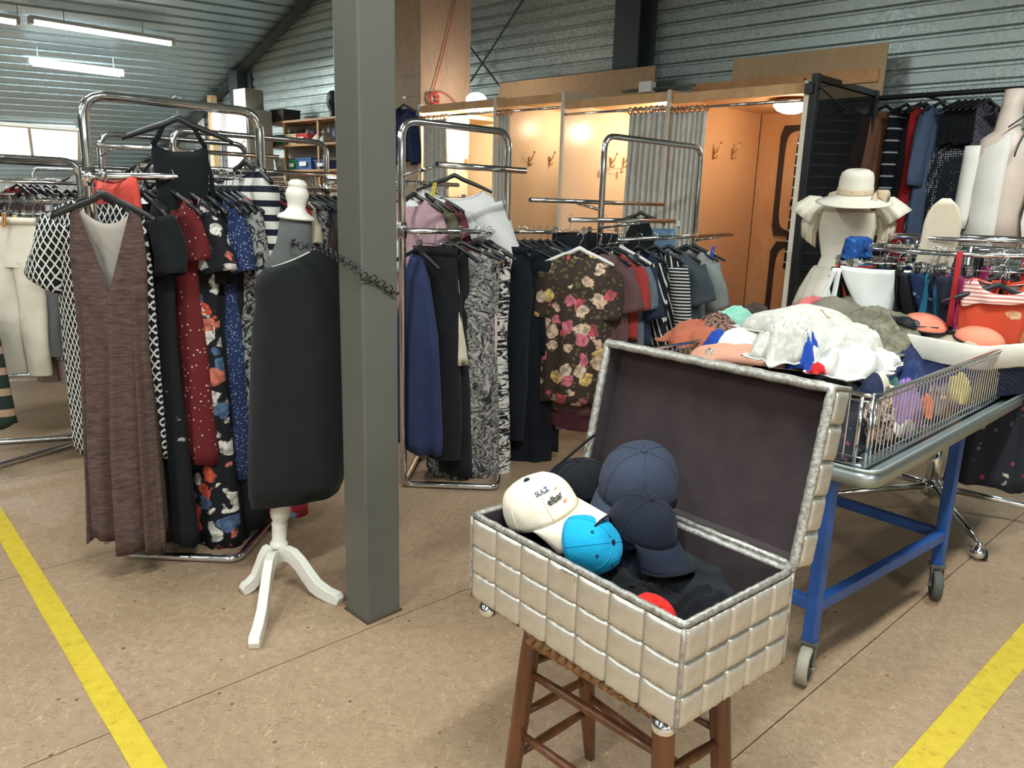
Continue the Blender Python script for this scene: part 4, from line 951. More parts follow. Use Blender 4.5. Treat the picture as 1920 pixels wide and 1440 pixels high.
crumple('tablecloth', 'cream damask tablecloth heaped at the centre of the trolley', 'linen', onz(1500, 668, zt_-0.02), 0.19, 0.17, 0.14, 0.5, LIN, 51, 0.35, hem=HEMW)
crumple('tablecloth', 'cream damask cloth lying over the top of the heap', 'linen', onz(1500, 620, zt_+0.07), 0.20, 0.12, 0.10, 0.25, LIN, 52, 0.12, 1.2, hem=HEMW, sq=4)
crumple('napkin', 'cream cloth rolled up in folds beside the lid catch', 'linen', onz(1475, 676, zt_+0.01), 0.12, 0.08, 0.12, 0.2, LIN, 53, 0.6, 2.2, hem=HEMW)
crumple('tablecloth', 'pale damask cloth spilling right down the heap', 'linen', onz(1580, 663, zt_-0.0), 0.13, 0.14, 0.11, 1.2, LIN, 54, 0.3, hem=HEMW)
crumple('napkin', 'white rumpled cloth next to the corner of the chest lid', 'linen', onz(1590, 698, zt_-0.01), 0.14, 0.09, 0.09, 0.6, WHT, 55, 0.25, 1.6, hem=HEMW)
crumple('napkin', 'white cloth with ragged edge above the bamboo pieces', 'linen', onz(1640, 683, zt_-0.02), 0.10, 0.08, 0.05, 0.9, WHT, 56, 0.4, hem=HEMW)
crumple('shirt', 'white cloth with small green leaf dots behind the lid catch', 'clothes', onz(1395, 658, zt_-0.02), 0.12, 0.10, 0.08, 0.5, WSP, 57, 0.4)
crumple('shirt', 'pink cotton cloth lying just behind the chest lid', 'clothes', onz(1400, 676, zt_-0.04), 0.22, 0.08, 0.06, -0.5, PINKT, 58, 0.15)
crumple('shirt', 'mint green garment on top of the far edge of the trolley', 'clothes', onz(1375, 620, zt_-0.0), 0.12, 0.09, 0.09, 0.3, MINT, 59, 0.4)
crumple('shirt', 'terracotta garment at the far left end of the trolley', 'clothes', onz(1310, 642, zt_-0.03), 0.15, 0.13, 0.085, 0.3, TERRA, 60, 0.3)
crumple('scarf', 'brown etched print scarf beside the terracotta garment', 'clothes', onz(1345, 640, zt_-0.02), 0.09, 0.10, 0.10, 0.8, BROWNP, 61, 0.4)
crumple('scarf', 'dark brown furry piece behind the mint green garment', 'clothes', onz(1415, 616, zt_+0.0), 0.11, 0.09, 0.09, 0.8, BRNF, 62, 0.5)
crumple('shirt', 'royal blue garment peeping out near the lid edge', 'clothes', onz(1505, 688, zt_-0.01), 0.08, 0.05, 0.10, 1.0, ROYAL, 63, 0.6)
crumple('shirt', 'royal blue strip beside the leaf-dot cloth', 'clothes', onz(1352, 656, zt_-0.02), 0.05, 0.08, 0.07, 0.8, ROYAL, 64, 0.4)
crumple('shirt', 'beige linen garment stuck between the pale cloths', 'clothes', onz(1530, 663, zt_-0.01), 0.07, 0.06, 0.14, 0.8, BEIG, 65, 0.4)
crumple('shirt', 'olive grey patterned garment draping towards the wicker basket', 'clothes', onz(1640, 648, zt_-0.06), 0.17, 0.20, 0.16, 0.6, OLVP, 66, 0.25)
crumple('shirt', 'taupe garment at the back of the heap', 'clothes', onz(1575, 606, zt_-0.0), 0.22, 0.12, 0.12, 0.4, TAUP, 67, 0.25)
crumple('shirt', 'salmon red garment peeping over the top of the linen', 'clothes', onz(1520, 598, zt_+0.0), 0.14, 0.08, 0.10, 0.4, SALM, 68, 0.3)
crumple('sock', 'navy and cream sock with red cuff on the basket rim', 'clothes', onz(1640, 730, zt_-0.0), 0.10, 0.035, 0.05, 0.9, stripes('navy_cream_sock', S(32, 38, 62), S(206, 196, 178), 5, 0.55, 0), 69, 0.1)
crumple('scarf', 'small red garment under the white rumpled cloth', 'clothes', onz(1532, 698, zt_-0.0), 0.025, 0.02, 0.03, 0.4, REDW, 71, 0.3)
# seen through the wires
def inb(px, py, dep): # a point just inside the basket side, dep behind the wires
    q = PP(px, py, P_t(0, dep, 0), TL_); return q
def stuffed(px, py, rx, ry, hh, mat, seed, label, nm='scarf', dep=0.09, amp=0.4):
    q = inb(px, py, dep); q[2] = max(ZT+0.012, q[2]-hh*0.6); crumple(nm, label, 'clothes', q, rx, ry, hh, math.atan2(TA[1], TA[0]), mat, seed, amp, n=22)
PURP = cloth('purple_knit', S(138, 108, 172), 0.1); PSTR = stripes('striped_knit', S(120, 90, 150), S(206, 206, 200), 14, 0.7, 2); YEL = cloth('pale_yellow_silk', S(206, 190, 110), 0.1); ORN = cloth('orange_piece', S(226, 110, 50), 0.1); GRN = cloth('green_grey_cotton', S(70, 110, 100), 0.2); LPINK = zebra('pink_black_swirl', S(206, 182, 172), S(50, 40, 44), 20, 3, None, 0.05); DBLU = cloth('dark_denim_blue', S(40, 56, 100), 0.2); WINE = floral('wine_print', S(120, 60, 80), [S(206, 190, 196), S(60, 50, 80)], 30, 0.35)
stuffed(1685, 820, 0.10, 0.06, 0.15, PURP, 80, 'purple knitted scarf pressed against the basket wires')
stuffed(1672, 842, 0.09, 0.05, 0.08, PSTR, 81, 'striped purple and white knit at the bottom of the basket')
stuffed(1640, 840, 0.06, 0.05, 0.16, LPINK, 82, 'pink and black swirl print scarf in the basket corner')
stuffed(1790, 765, 0.05, 0.05, 0.10, YEL, 83, 'pale yellow silk flower shape behind the wires')
stuffed(1755, 750, 0.07, 0.05, 0.10, floral('yellow_grey_print', S(120, 112, 96), [S(206, 190, 110), S(80, 76, 80)], 30, 0.4), 84, 'yellow and grey printed scarf behind the wires')
stuffed(1728, 815, 0.03, 0.03, 0.07, ORN, 85, 'small orange piece at the bottom behind the wires')
stuffed(1700, 760, 0.12, 0.06, 0.17, DBLU, 86, 'dark blue garment standing behind the basket wires', dep=0.16)
stuffed(1790, 730, 0.12, 0.06, 0.14, WINE, 87, 'wine coloured print bundle behind the basket wires', dep=0.15)
stuffed(1665, 770, 0.06, 0.05, 0.15, GRN, 88, 'grey green garment near the basket corner', dep=0.13)
stuffed(1850, 740, 0.14, 0.08, 0.13, floral('black_white_scatter', S(24, 26, 32), [S(200, 200, 196), S(24, 26, 32)], 40, 0.3), 89, 'black and white speckled garment behind the wires', dep=0.13)

# ---- navy wicker basket with cream liner, standing in the trolley
WICK = NT('navy_wicker', 0.55, 0, None, 0.4); _n = WICK.noise(WICK.obj((40, 40, 90)), 1.2, 3); WICK.color(WICK.ramp(_n.outputs[0], [(0.3, S(22, 28, 46)), (0.7, S(50, 60, 84))])); WICK = WICK.mat
LINER = cloth('cream_canvas_liner', S(214, 208, 196), 0.04, 0.9, 0.25)
bz0 = ZT+0.015; bh = 0.285
kf = PP(1836, 650, P_t(0, 0.05, 0), TL_); bh = kf[2]-bz0; k0 = PZ(1658, 618, kf[2])
WV = (kf-k0); bv = np.linalg.norm(WV); WV /= bv; WU = np.array([-WV[1], WV[0], 0.0]); bu = 0.62
if WU @ TA < 0: WU = -WU
wk = thing('wicker_basket', 'navy wicker basket with cream canvas liner holding swim bras, in the trolley', 'basket', np.array([*(k0+WU*0.3+WV*bv/2)[:2], bz0]))
def P_w(u, v, z, k=1.0):
    c = k0+WU*bu/2+WV*bv/2; p = k0+WU*u+WV*v; p = c+(p-c)*k; p[2] = z; return p
def wloop(z, k, off=0.0, r_=0.06):
    cs = [P_w(0-off, 0-off, z, k), P_w(bu+off, 0-off, z, k), P_w(bu+off, bv+off, z, k), P_w(0-off, bv+off, z, k)]
    return fillet([cs[0]*0.5+cs[1]*0.5]+cs[1:]+[cs[0], cs[0]*0.5+cs[1]*0.5], r_, 4)[:-1]
def dens(l, step):
    out = []
    for i in range(len(l)):
        a, b = l[i], l[(i+1) % len(l)]; n_ = max(1, int(np.linalg.norm(b-a)/step))
        out += [a+(b-a)*k/n_ for k in range(n_)]
    return out
rows_ = 17
for j in range(rows_):
    z = bz0+0.008+j*(bh-0.09)/rows_*1.35; 
    if z > bz0+bh-0.02: break
    l = dens(wloop(z, 0.94+0.06*j/rows_), 0.022); c = sum(l)/len(l)
    l = [p+(p-c)/np.linalg.norm(p-c)*0.004*(1 if (i+j) % 2 else -1) for i, p in enumerate(l)]
    MB().tube(l, 0.0078, 6, True).obj('wicker_strand', WICK, wk)
MB().add([*wloop(bz0+0.004, 0.93)], [tuple(range(len(wloop(0, 1))))], 0, False).obj('base', WICK, wk, solid=0.006)
ll = [dens(wloop(bz0+bh*0.60, 1.0, 0.012), 0.03), dens(wloop(bz0+bh*0.62, 1.0, 0.017), 0.03), dens(wloop(bz0+bh*0.8, 1.0, 0.016), 0.03), dens(wloop(bz0+bh*0.98, 1.0, 0.014), 0.03), dens(wloop(bz0+bh, 1.0, 0.004), 0.03), dens(wloop(bz0+bh*0.98, 1.0, -0.008), 0.03), dens(wloop(bz0+bh*0.5, 0.97, -0.008), 0.03)]
nmin = min(len(x) for x in ll)
def resamp(l, n_): return [np.array(l[int(i*len(l)/n_)]) for i in range(n_)]
base_l = dens(wloop(bz0, 1.0, 0.012), 0.03); NB = len(base_l)
def lring(z, off, wv=0.0):
    cs_ = base_l; c = sum(cs_)/NB; out = []
    for i, p in enumerate(cs_):
        d_ = (p-c); d_[2] = 0; d_ /= np.linalg.norm(d_); q = p+d_*(off+wv*math.sin(i*0.9)); q[2] = z+0.5*wv*math.sin(i*1.7); out.append(q)
    return out
MB().loft([lring(bz0+bh*0.58, 0.004, 0.003), lring(bz0+bh*0.60, 0.008, 0.002), lring(bz0+bh*0.80, 0.005, 0.002), lring(bz0+bh*0.98, 0.003, 0.002), lring(bz0+bh*1.0, -0.006, 0.001), lring(bz0+bh*0.97, -0.014, 0.001), lring(bz0+bh*0.55, -0.02)], 0, True).obj('liner', LINER, wk, solid=0.002)
# lettering on the liner's front right side
def flat_text(s_, size, mt, origin, ux, uz, parent, name='lettering', shear=0.0):
    cu = bpy.data.curves.new(name, 'FONT'); cu.body = s_; cu.size = size; cu.extrude = 0.0004; cu.offset = 0.0004; cu.shear = shear
    to = bpy.data.objects.new('tmp', cu); COL.objects.link(to); dg = bpy.context.evaluated_depsgraph_get(); me = bpy.data.meshes.new_from_object(to.evaluated_get(dg)); bpy.data.objects.remove(to)
    me.materials.clear(); me.materials.append(mt); me.name = name; o = bpy.data.objects.new(name, me); COL.objects.link(o); nn = np.cross(ux, uz)
    b = np.array(parent.get('_base', (0, 0, 0))) if parent else np.zeros(3); og = np.array(origin)-b
    o.matrix_world = Matrix(((ux[0], uz[0], nn[0], og[0]), (ux[1], uz[1], nn[1], og[1]), (ux[2], uz[2], nn[2], og[2]), (0, 0, 0, 1))); o.parent = parent; return o
# lettering on the liner
fo_ = P_w(0, bv, 0); flat_text('Magazin', 0.055, LETK, P_w(0.10, bv, bz0+bh*0.78)+WV*0.010, WU, UP, wk)
# ---- swim bras in the basket
CORAL = cloth('coral_foam_cup', S(238, 140, 114), 0.03, 0.8, 0.08); BLKS = cloth('black_lycra', S(24, 25, 30), 0.1, 0.6, 0.1); MINTW = cloth('pale_mint_cup', S(190, 202, 190), 0.05); TEALP = floral('teal_floral', S(40, 120, 150), [S(180, 200, 200), S(20, 70, 110)], 30, 0.35); SAND = cloth('sand_fleece', S(176, 164, 142), 0.1); YOR = cloth('mustard_cup', S(226, 160, 50), 0.06)
def bra(label, c, yaw, mats, size=0.1, gap=0.02, tilt=0.35, strap=True, group=None):
    t = thing('swim_bra', label, 'bra', c); t.rotation_euler = (tilt, 0.15, yaw); t['_base'] = (0, 0, 0)
    for s_ in (-1, 1):
        MB().lathe([(size*math.cos(q), size*0.62*math.sin(q)) for q in np.linspace(0, 1.5, 9)]+[(0.001, size*0.62)], (s_*(size+gap/2), 0, 0), 22, sy=0.86, cap=False).obj('cup', mats[0], t, world=False, solid=0.004)
        pts = [(s_*(size+gap/2)+size*math.cos(q), 0.86*size*math.sin(q), 0.002) for q in np.linspace(0, 2*math.pi, 25)[:-1]]
        MB().tube(pts, 0.005, 6, True).obj('cup_edge', mats[1], t, world=False)
        if strap: MB().tube(fillet([(s_*(size+gap/2), size*0.86, 0), (s_*size*1.2, size*1.3, 0.02), (s_*size*2.2, size*1.0, -0.01), (s_*size*2.3, 0, -0.03)], 0.05), 0.006, 6, flat=0.3).obj('strap', mats[1], t, world=False)
    MB().box((0, 0, 0.008), (gap+0.02, 0.03, 0.01)).obj('bridge', mats[1], t, world=False); return t
zb_ = bz0+bh+0.035
q = PZ(1782, 626, zb_-0.03); bra('coral swim bra with black trim lying on top of the wicker basket', q, math.radians(-42), (CORAL, BLKS), 0.10, 0.03, 0.15)
q = PZ(1880, 610, zb_-0.02); bra('pale mint cup bra behind the coral swim bra in the wicker basket', q, math.radians(20), (MINTW, HEMW), 0.075)
q = PZ(1905, 615, zb_-0.0); bra('teal flowered bikini top at the far end of the wicker basket', q, math.radians(-30), (TEALP, HEMW), 0.075)
q = PZ(1700, 612, zb_-0.02); bra('black bikini top with silver clasp at the left end of the wicker basket', q, math.radians(60), (BLKS, BLKS), 0.065)
q = PZ(1795, 606, zb_-0.0); bra('mustard yellow cup poking up behind the coral swim bra', q, math.radians(30), (YOR, YOR), 0.05, strap=False)
crumple('beach_wrap', 'sand coloured fleecy cloth under the coral bra in the wicker basket', 'clothes', np.array([*(k0+WU*0.3+WV*bv*0.5)[:2], bz0+0.12]), bu*0.44, bv*0.44, 0.12, math.atan2(WU[1], WU[0]), SAND, 95, 0.2, sq=4)
crumple('plastic_sheet', 'grey plastic garment bag lying between linen and wicker basket', 'bag', PZ(1625, 598, zb_-0.05), 0.22, 0.16, 0.07, 0.3, plain('grey_plastic_film', S(150, 152, 150), 0.25), 96, 0.2, sq=4)
zb_ -= 0.03; pk = PZ(1660, 588, zb_-0.02)
t = thing('paper_card', 'white printed paper strip lying behind the wicker basket', 'card', pk)
MB().slab([PZ(1562, 582, zb_+0.0), PZ(1572, 602, zb_-0.03), PZ(1752, 612, zb_-0.03), PZ(1740, 596, zb_+0.0)], 0.002).obj('paper', plain('white_paper', S(226, 226, 222), 0.6), t)
SOLE = plain('dark_flip_flop', S(30, 32, 44), 0.5)
crumple('slipper', 'dark glossy slipper sole lying left of the wicker basket', 'shoe', PZ(1690, 606, zb_+0.03), 0.15, 0.055, 0.03, -0.35, SOLE, 97, 0.05, sq=2)

# ------------------------------------------------------------------ clothes hangers and garments
def hanger_mesh(w=0.21, drop=0.075):
    pts = []
    for u in np.linspace(-1, 1, 21):
        a = abs(u); z = -0.085-drop*(a**1.25)-0.012*math.exp(-(a/0.15)**2)*-1
        pts.append((u*w, 0.012*(a**2)*(-1), z))
    mb = MB(); n = len(pts); rings = []
    for i, p in enumerate(pts):
        a = abs(i/(n-1)*2-1); hh = 0.020*(1-a**2*0.45)+0.006; ww = 0.006+0.005*a
        rings.append([(p[0], p[1]-ww, p[2]), (p[0], p[1]-ww*0.6, p[2]+hh*0.5), (p[0], p[1]+ww*0.6, p[2]+hh*0.5), (p[0], p[1]+ww, p[2]), (p[0], p[1]+ww*0.6, p[2]-hh*0.5), (p[0], p[1]-ww*0.6, p[2]-hh*0.5)])
    mb.loft(rings, 0, True, True, True); return mb
HOOKP = [(0.0, 0, -0.075), (0.0, 0, -0.045), (0.012, 0, -0.030), (0.020, 0, -0.012), (0.016, 0, 0.005), (0.003, 0, 0.013), (-0.012, 0, 0.008), (-0.019, 0, -0.006)]
def make_hanger(mat, w=0.21, drop=0.075):
    h = bpy.data.objects.new('clothes_hanger', hanger_mesh(w, drop).mesh('clothes_hanger', mat)); COL.objects.link(h); h['_base'] = (0, 0, 0)
    MB().tube(fillet(HOOKP, 0.012, 3), 0.0017, 6).obj('hook', CHROME, h, world=False)
    return h
HANG = {'black': make_hanger(BLACKPL), 'white': make_hanger(WHITEPL, 0.2), 'narrow': make_hanger(BLACKPL, 0.17, 0.06)}
_used = set()
def hang(kind, at, yaw, label, group, roll=0.0):
    h = HANG[kind]
    if kind not in _used: _used.add(kind); c = h
    else: c = dup(h)
    c.location = tuple(map(float, at)); c.rotation_euler = (0, roll, yaw); tag(c, label, 'hanger', group); return c
def clip_hanger(at, yaw, label, group, w=0.16):
    t = thing('clip_hanger', label, 'hanger', at, group, yaw); t['_base'] = (0, 0, 0)
    MB().tube(fillet(HOOKP, 0.012, 3), 0.0018, 6).obj('hook', CHROME, t, world=False)
    MB().tube([(-w-0.02, 0, -0.08), (w+0.02, 0, -0.08)], 0.0028, 6).obj('bar', CHROME, t, world=False)
    for s_ in (-1, 1):
        k = MB(); k.box((s_*w, -0.006, -0.088), (0.024, 0.004, 0.05)); k.box((s_*w, 0.006, -0.088), (0.024, 0.004, 0.05)); k.tube([(s_*w, -0.01, -0.08), (s_*w, 0.01, -0.08)], 0.005, 8); k.box((s_*w, 0, -0.108), (0.026, 0.016, 0.012), m=1)
        k.obj('clip', [CHROME, BLACKPL], t, world=False)
    return t
def garment_mb(L, prof, top=-0.10, neck=(0.09, 0.07, 0.015), slope=0.33, vneck=False, folds=(7, 0.012), seed=0, hem=0.012, K=20, N=56, asym=0.0, tail=0.0, dtop=0.012, cowl=0.0):
    rng = random.Random(seed); ph = [rng.uniform(0, 6.28) for _ in range(6)]
    ss = [p[0] for p in prof]; ws = [p[1] for p in prof]; ds = [p[2] for p in prof]; w0 = ws[0]
    nw, nf, nb = neck; rings = []; n1 = folds[0]; am = folds[1]
    zh = top-L
    for k in range(K+1):
        s_ = (k/K)**1.15; w = np.interp(s_, ss, ws); d = np.interp(s_, ss, ds); d = dtop*(1-min(1, s_*9))+d*min(1, s_*9); row = []
        for j in range(N):
            th = 2*math.pi*j/N; c_, sn = math.cos(th), math.sin(th)
            xs = np.sign(c_)*abs(c_)**0.85; x0 = xs*w0; a = abs(x0)
            zo = 0.0
            if a < nw:
                q = a/nw; zo = -(nf*(1-q) if vneck else nf*math.sqrt(max(0, 1-q*q))) if sn > 0 else -nb*(1-q*q)
            else: zo = -slope*(a-nw)
            f_ = (1-s_)**(2.2 if nf < 0.2 else 3.0)
            z = top+(zh-top)*s_+zo*f_
            A = am*min(1, s_*1.6)*(0.4+0.6*s_)
            w_ = A*(math.sin(n1*th+ph[0]+0.9*s_)+0.55*math.sin((n1*2-1)*th+ph[1]-1.1*s_)+0.35*math.sin(3*th+ph[2]+2*s_))
            x = xs*w*(1+w_*0.6)+asym*s_*w; y = -sn*(d+w_*0.9)
            if cowl and sn > 0: y -= cowl*math.exp(-((s_-0.12)/0.07)**2)*max(0, 1-(a/nw)**2)*0.5; 
            z += hem*s_**4*(math.sin(2*th+ph[3])+0.5*math.sin(5*th+ph[4])) - tail*s_**3*(0.5+0.5*xs)
            row.append((x, y, z))
        rings.append(row)
    return MB().loft(rings, 0, True)
def sleeve_mb(side, w0, zs, L, r0, r1, out=0.15, fwd=-0.02, seed=0, K=10, N=16, frill=0.0):
    rng = random.Random(seed+side*7); ph = rng.uniform(0, 6); rings = []
    d = np.array([side*out, fwd, -math.sqrt(max(0.05, 1-out*out))]); d /= np.linalg.norm(d)
    p0 = np.array([side*(w0-r0*0.55), 0, zs-r0*0.55]); X = np.array([0, 1.0, 0]); Y_ = np.cross(d, X); 
    for k in range(K+1):
        s_ = k/K; r = r0+(r1-r0)*s_; c = p0+d*L*s_+np.array([side*0.012*math.sin(s_*3), 0, 0]); row = []
        for j in range(N):
            th = 2*math.pi*j/N; rr_ = r*(1+0.10*math.sin(3*th+ph+s_*5)+0.06*math.sin(5*th-s_*4)+frill*s_**2*math.sin(7*th))
            row.append(c+X*(math.cos(th)*rr_*0.62)+Y_*(math.sin(th)*rr_))
        rings.append(row)
    return MB().loft(rings, 0, True)
DRESS = [(0, 0.19, 0.03), (0.15, 0.19, 0.06), (0.35, 0.17, 0.06), (0.6, 0.2, 0.07), (1, 0.23, 0.09)]
SHIRT = [(0, 0.20, 0.03), (0.2, 0.22, 0.06), (0.6, 0.22, 0.06), (1, 0.23, 0.06)]
TANK = [(0, 0.15, 0.025), (0.18, 0.15, 0.05), (0.3, 0.19, 0.06), (1, 0.21, 0.06)]
def sprof(p, k, kd=1.0): return [(a, b*k, c*kd) for a, b, c in p]
LINM = {}
def lining(mat, col=None):
    key = col or 'dark'
    if key not in LINM: LINM[key] = cloth('lining_'+str(len(LINM)), col if col else S(40, 38, 42), 0.1)
    return LINM[key]
HGROUP = 'black hangers holding garments on the chrome racks'
HEMY = {}
def garment(name, label, cat, at, yaw, L, prof, mat, lin=None, sleeves=None, hanger='black', group=None, roll=0.0, parts=None, hlabel=None, inner=True, **kw):
    top = kw.get('top', -0.10)
    for k_, y_ in HEMY.items():
        if label.startswith(k_): L = at[2]+top-zat(at, y_)
    g = garment_mb(L, prof, **kw)
    me = g.mesh(name, [mat, lin or mat]); o = bpy.data.objects.new(name, me); COL.objects.link(o); o['_base'] = (0, 0, 0)
    o.location = tuple(map(float, at)); o.rotation_euler = (0, roll, yaw)
    md = o.modifiers.new('solid', 'SOLIDIFY'); md.thickness = 0.0025; md.offset = -1
    if lin is not None: md.material_offset = 1
    tag(o, label, cat, group)
    if sleeves:
        sl = dict(sleeves); m2 = sl.pop('mat', mat); nw = kw.get('neck', (0.09, 0.07, 0.015))[0]; zs = top-kw.get('slope', 0.33)*(prof[0][1]-nw)
        for s_ in sl.pop('sides', (-1, 1)):
            so = sleeve_mb(s_, prof[0][1], zs, seed=kw.get('seed', 0), **sl).obj('sleeve', [m2, lin or m2], o, world=False); md = so.modifiers.new('solid', 'SOLIDIFY'); md.thickness = 0.002; md.offset = -1
            if lin is not None: md.material_offset = 1
    if hanger:
        hang(hanger, at, yaw, hlabel or 'black hanger holding the '+' '.join(label.split()[:12]), group, roll)
    return o
def trousers(name, label, at, yaw, L, w, mat, group=None, top=-0.10, seed=0, split=0.26, taper=0.75, fold=True, legs=True, d0=0.03):
    rng = random.Random(seed); mb = MB(); ph = rng.uniform(0, 6)
    def ring(cx, w_, d_, z, s_, N=28):
        row = []
        for j in range(N):
            th = 2*math.pi*j/N; ww = 0.05*math.sin(3*th+ph+s_*3); row.append((cx+math.cos(th)*w_*(1+ww), math.sin(th)*d_*(1+ww*2), z))
        return row
    K = 5; mb.loft([ring(0, w*(0.9+0.1*min(1, k/K*2)), d0+0.02*k/K, top-split*k/K, k/K) for k in range(K+1)], 0, True)
    o = mb.obj(name, mat, None, world=False); o.location = tuple(map(float, at)); o.rotation_euler = (0, 0, yaw); o['_base'] = (0, 0, 0); tag(o, label, 'trousers', group)
    for s_ in (-1, 1):
        rows = []
        for k in range(13):
            q = k/12; rows.append(ring(s_*w*0.5*(1-0.05*q), w*0.52*(1+(taper-1)*q), (d0+0.02)*(1+(taper-1)*q), top-split+0.03-(L-split)*q, q*3+s_, 20))
        MB().loft(rows, 0, True).obj('trouser_leg', mat, o, world=False)
    md = MB().loft([ring(0, w*0.92, d0+0.004, top+0.002, 0), ring(0, w*0.94, d0+0.005, top-0.035, 0)], 0, True).obj('waistband', mat, o, world=False, solid=0.003)
    return o
HEMY.update({'long brown slub': 1016, 'black and white lattice': 852, 'long black dress with pale sprigs': 1000, 'dark red dress scattered': 858, 'long black dress with orange': 1005, 'black track dress': 1000, 'blue speckled': 885, 'black dress with orange hem': 968, 'grey leaf print dress': 895, 'black dress with blue and red': 790, 'red tropical': 950,
 'navy blue dress': 836, 'cream lace top': 700, 'grey animal print cowl': 892, 'snake print dress just': 900, 'long pale pink knit': 872, 'bold zebra': 905, 'brown snake': 912, 'blue-black long coat': 925, 'blue-black dress in': 885, 'plain black jersey': 840, 'long grey marl': 795, 'black narrow': 880, 'brown rose print': 752, 'long plum': 772, 'deep navy dress': 640, 'black halter': 600})
YAWA = math.atan2(-LD[1], -LD[0])       # garment width across the rail, facing camera-left
def on_rail(P1, az, px, z, o=0.0):
    q = np.array([az[1], -az[0], 0.0]); p0 = np.array([P1[0], P1[1], 0])+q*o
    n = np.cross(az, UP); d = ray(px, 350); t_ = ((p0-CAM) @ n)/(d @ n); p = CAM+d*t_
    return np.array([p[0], p[1], z])
def zA(p): return ZA+0.036*(((p-RA1)[:2] @ RD[:2])/0.69)+0.015
def atA(px): p = on_rail(RA1, RD, px, 0); p[2] = zA(p); return p
def zspan(p, y0, y1): return zat(p, y0)-zat(p, y1)
YAWR = YAWA+0.12
# ---- garments on the rack nearest the camera
BROWN = NT('brown_slub_jersey', 0.9, 0, None, 0.2); _n = BROWN.noise(BROWN.obj((16, 16, 90)), 1.2, 4, 0.6, 0.6); BROWN.color(BROWN.ramp(_n.outputs[0], [(0.3, S(62, 48, 46)), (0.7, S(100, 80, 74))])); BROWN.bump(_n.outputs[0], 0.35, 0.006); BROWN = BROWN.mat
GREYL = cloth('pale_grey_lining', S(176, 170, 162), 0.04)
LAT = lattice('black_white_lattice', S(26, 27, 30), S(214, 212, 206), 21, 0.22)
BLKD = cloth('black_crepe', S(24, 27, 30), 0.15); BLKF = floral('black_with_pale_sprigs', S(22, 25, 28), [S(22, 25, 28), S(22, 25, 28), S(176, 172, 168), S(150, 110, 116), S(22, 25, 28)], 15, 0.24)
REDD = dots('dark_red_pale_sprigs', S(98, 34, 36), S(214, 196, 186), 46, 0.13); FLOR = floral('black_orange_white_floral', S(24, 25, 30), [S(214, 92, 64), S(220, 214, 204), S(214, 120, 100), S(222, 216, 206), S(84, 110, 142), S(214, 84, 66)], 13, 0.58)
BLUP = dots('blue_speckle', S(40, 52, 88), S(150, 166, 190), 90, 0.22); LEAFG = zebra('grey_leaf_print', S(30, 32, 34), S(150, 150, 146), 15, 4, None, 0.06); CORALR = cloth('coral_red_cotton', S(214, 84, 72), 0.06); STRH = stripes('navy_white_stripes', S(28, 32, 44), S(214, 212, 204), 17, 0.55); CRIM = cloth('crimson_cotton', S(190, 44, 56), 0.08); YELB = cloth('yellow_binding', S(212, 200, 104), 0.05); TROP = floral('tropical_print', S(150, 40, 54), [S(220, 60, 60), S(120, 160, 200), S(222, 214, 206), S(30, 30, 36)], 14, 0.42)
REDBK = floral('red_tiny_floral', S(150, 44, 40), [S(150, 44, 40), S(190, 120, 110), S(110, 40, 40)], 40, 0.2)
p = RA1+QA*0.165+UP*(ZA+0.012)
pb = p-RD*0.0
g = garment('dress', 'long brown slub V-neck dress with pale lining, front of the near left rack', 'dress', p, YAWA+0.56, 1.12, [(0, 0.145, 0.03), (0.12, 0.155, 0.05), (0.38, 0.14, 0.055), (0.45, 0.142, 0.06), (0.7, 0.152, 0.075), (1, 0.162, 0.085)], BROWN, GREYL, neck=(0.108, 0.30, 0.055), vneck=True, slope=0.42, top=-0.125, folds=(9, 0.034), seed=3, hem=0.03, K=26, N=72, asym=-0.2)
wy = on_rail(RA1, RD, 203, 0)
p = atA(200)
garment('dress', 'black and white lattice print dress sticking out behind the brown dress', 'dress', p-np.array([math.cos(YAWA+0.42), math.sin(YAWA+0.42), 0])*0.055, YAWA+0.42, 0.98, [(0, 0.22, 0.03), (0.2, 0.235, 0.05), (1, 0.235, 0.06)], LAT, neck=(0.09, 0.05, 0.02), slope=0.3, seed=4, sleeves=dict(L=0.27, r0=0.085, r1=0.115, out=0.38, sides=(-1,)), folds=(6, 0.012))
p = atA(262); garment('dress', 'long black dress with pale sprigs beside the brown dress', 'dress', p, YAWR-0.05, 1.20, [(0, 0.19, 0.03), (0.15, 0.19, 0.05), (0.4, 0.17, 0.05), (1, 0.20, 0.08)], BLKF, seed=5, neck=(0.1, 0.08, 0.02), folds=(7, 0.018), sleeves=dict(L=0.22, r0=0.08, r1=0.085, out=0.2, mat=BLKD))
p = atA(214)+RD*0.02; garment('blouse', 'coral red top hanging behind the left upright of the near rack', 'top', p+UP*0.05+LD*0.05, YAWR+0.1, 0.24, [(0, 0.14, 0.03), (1, 0.15, 0.05)], CORALR, seed=6, neck=(0.1, 0.03, 0.02), top=-0.06, hanger=None)
p = atA(322); garment('dress', 'dark red dress scattered with pale sprigs on the near rack', 'dress', p, YAWR, 0.92, sprof(DRESS, 0.74), REDD, seed=7, neck=(0.09, 0.05, 0.015), folds=(7, 0.015), sleeves=dict(L=0.2, r0=0.07, r1=0.07, out=0.2))
p = atA(348); garment('dress', 'long black dress with orange and white flowers on the near rack', 'dress', p, YAWR+0.03, 1.20, sprof(DRESS, 0.86), FLOR, seed=8, neck=(0.09, 0.06, 0.015), folds=(6, 0.016), sleeves=dict(L=0.24, r0=0.08, r1=0.09, out=0.25))
tb2 = MB()
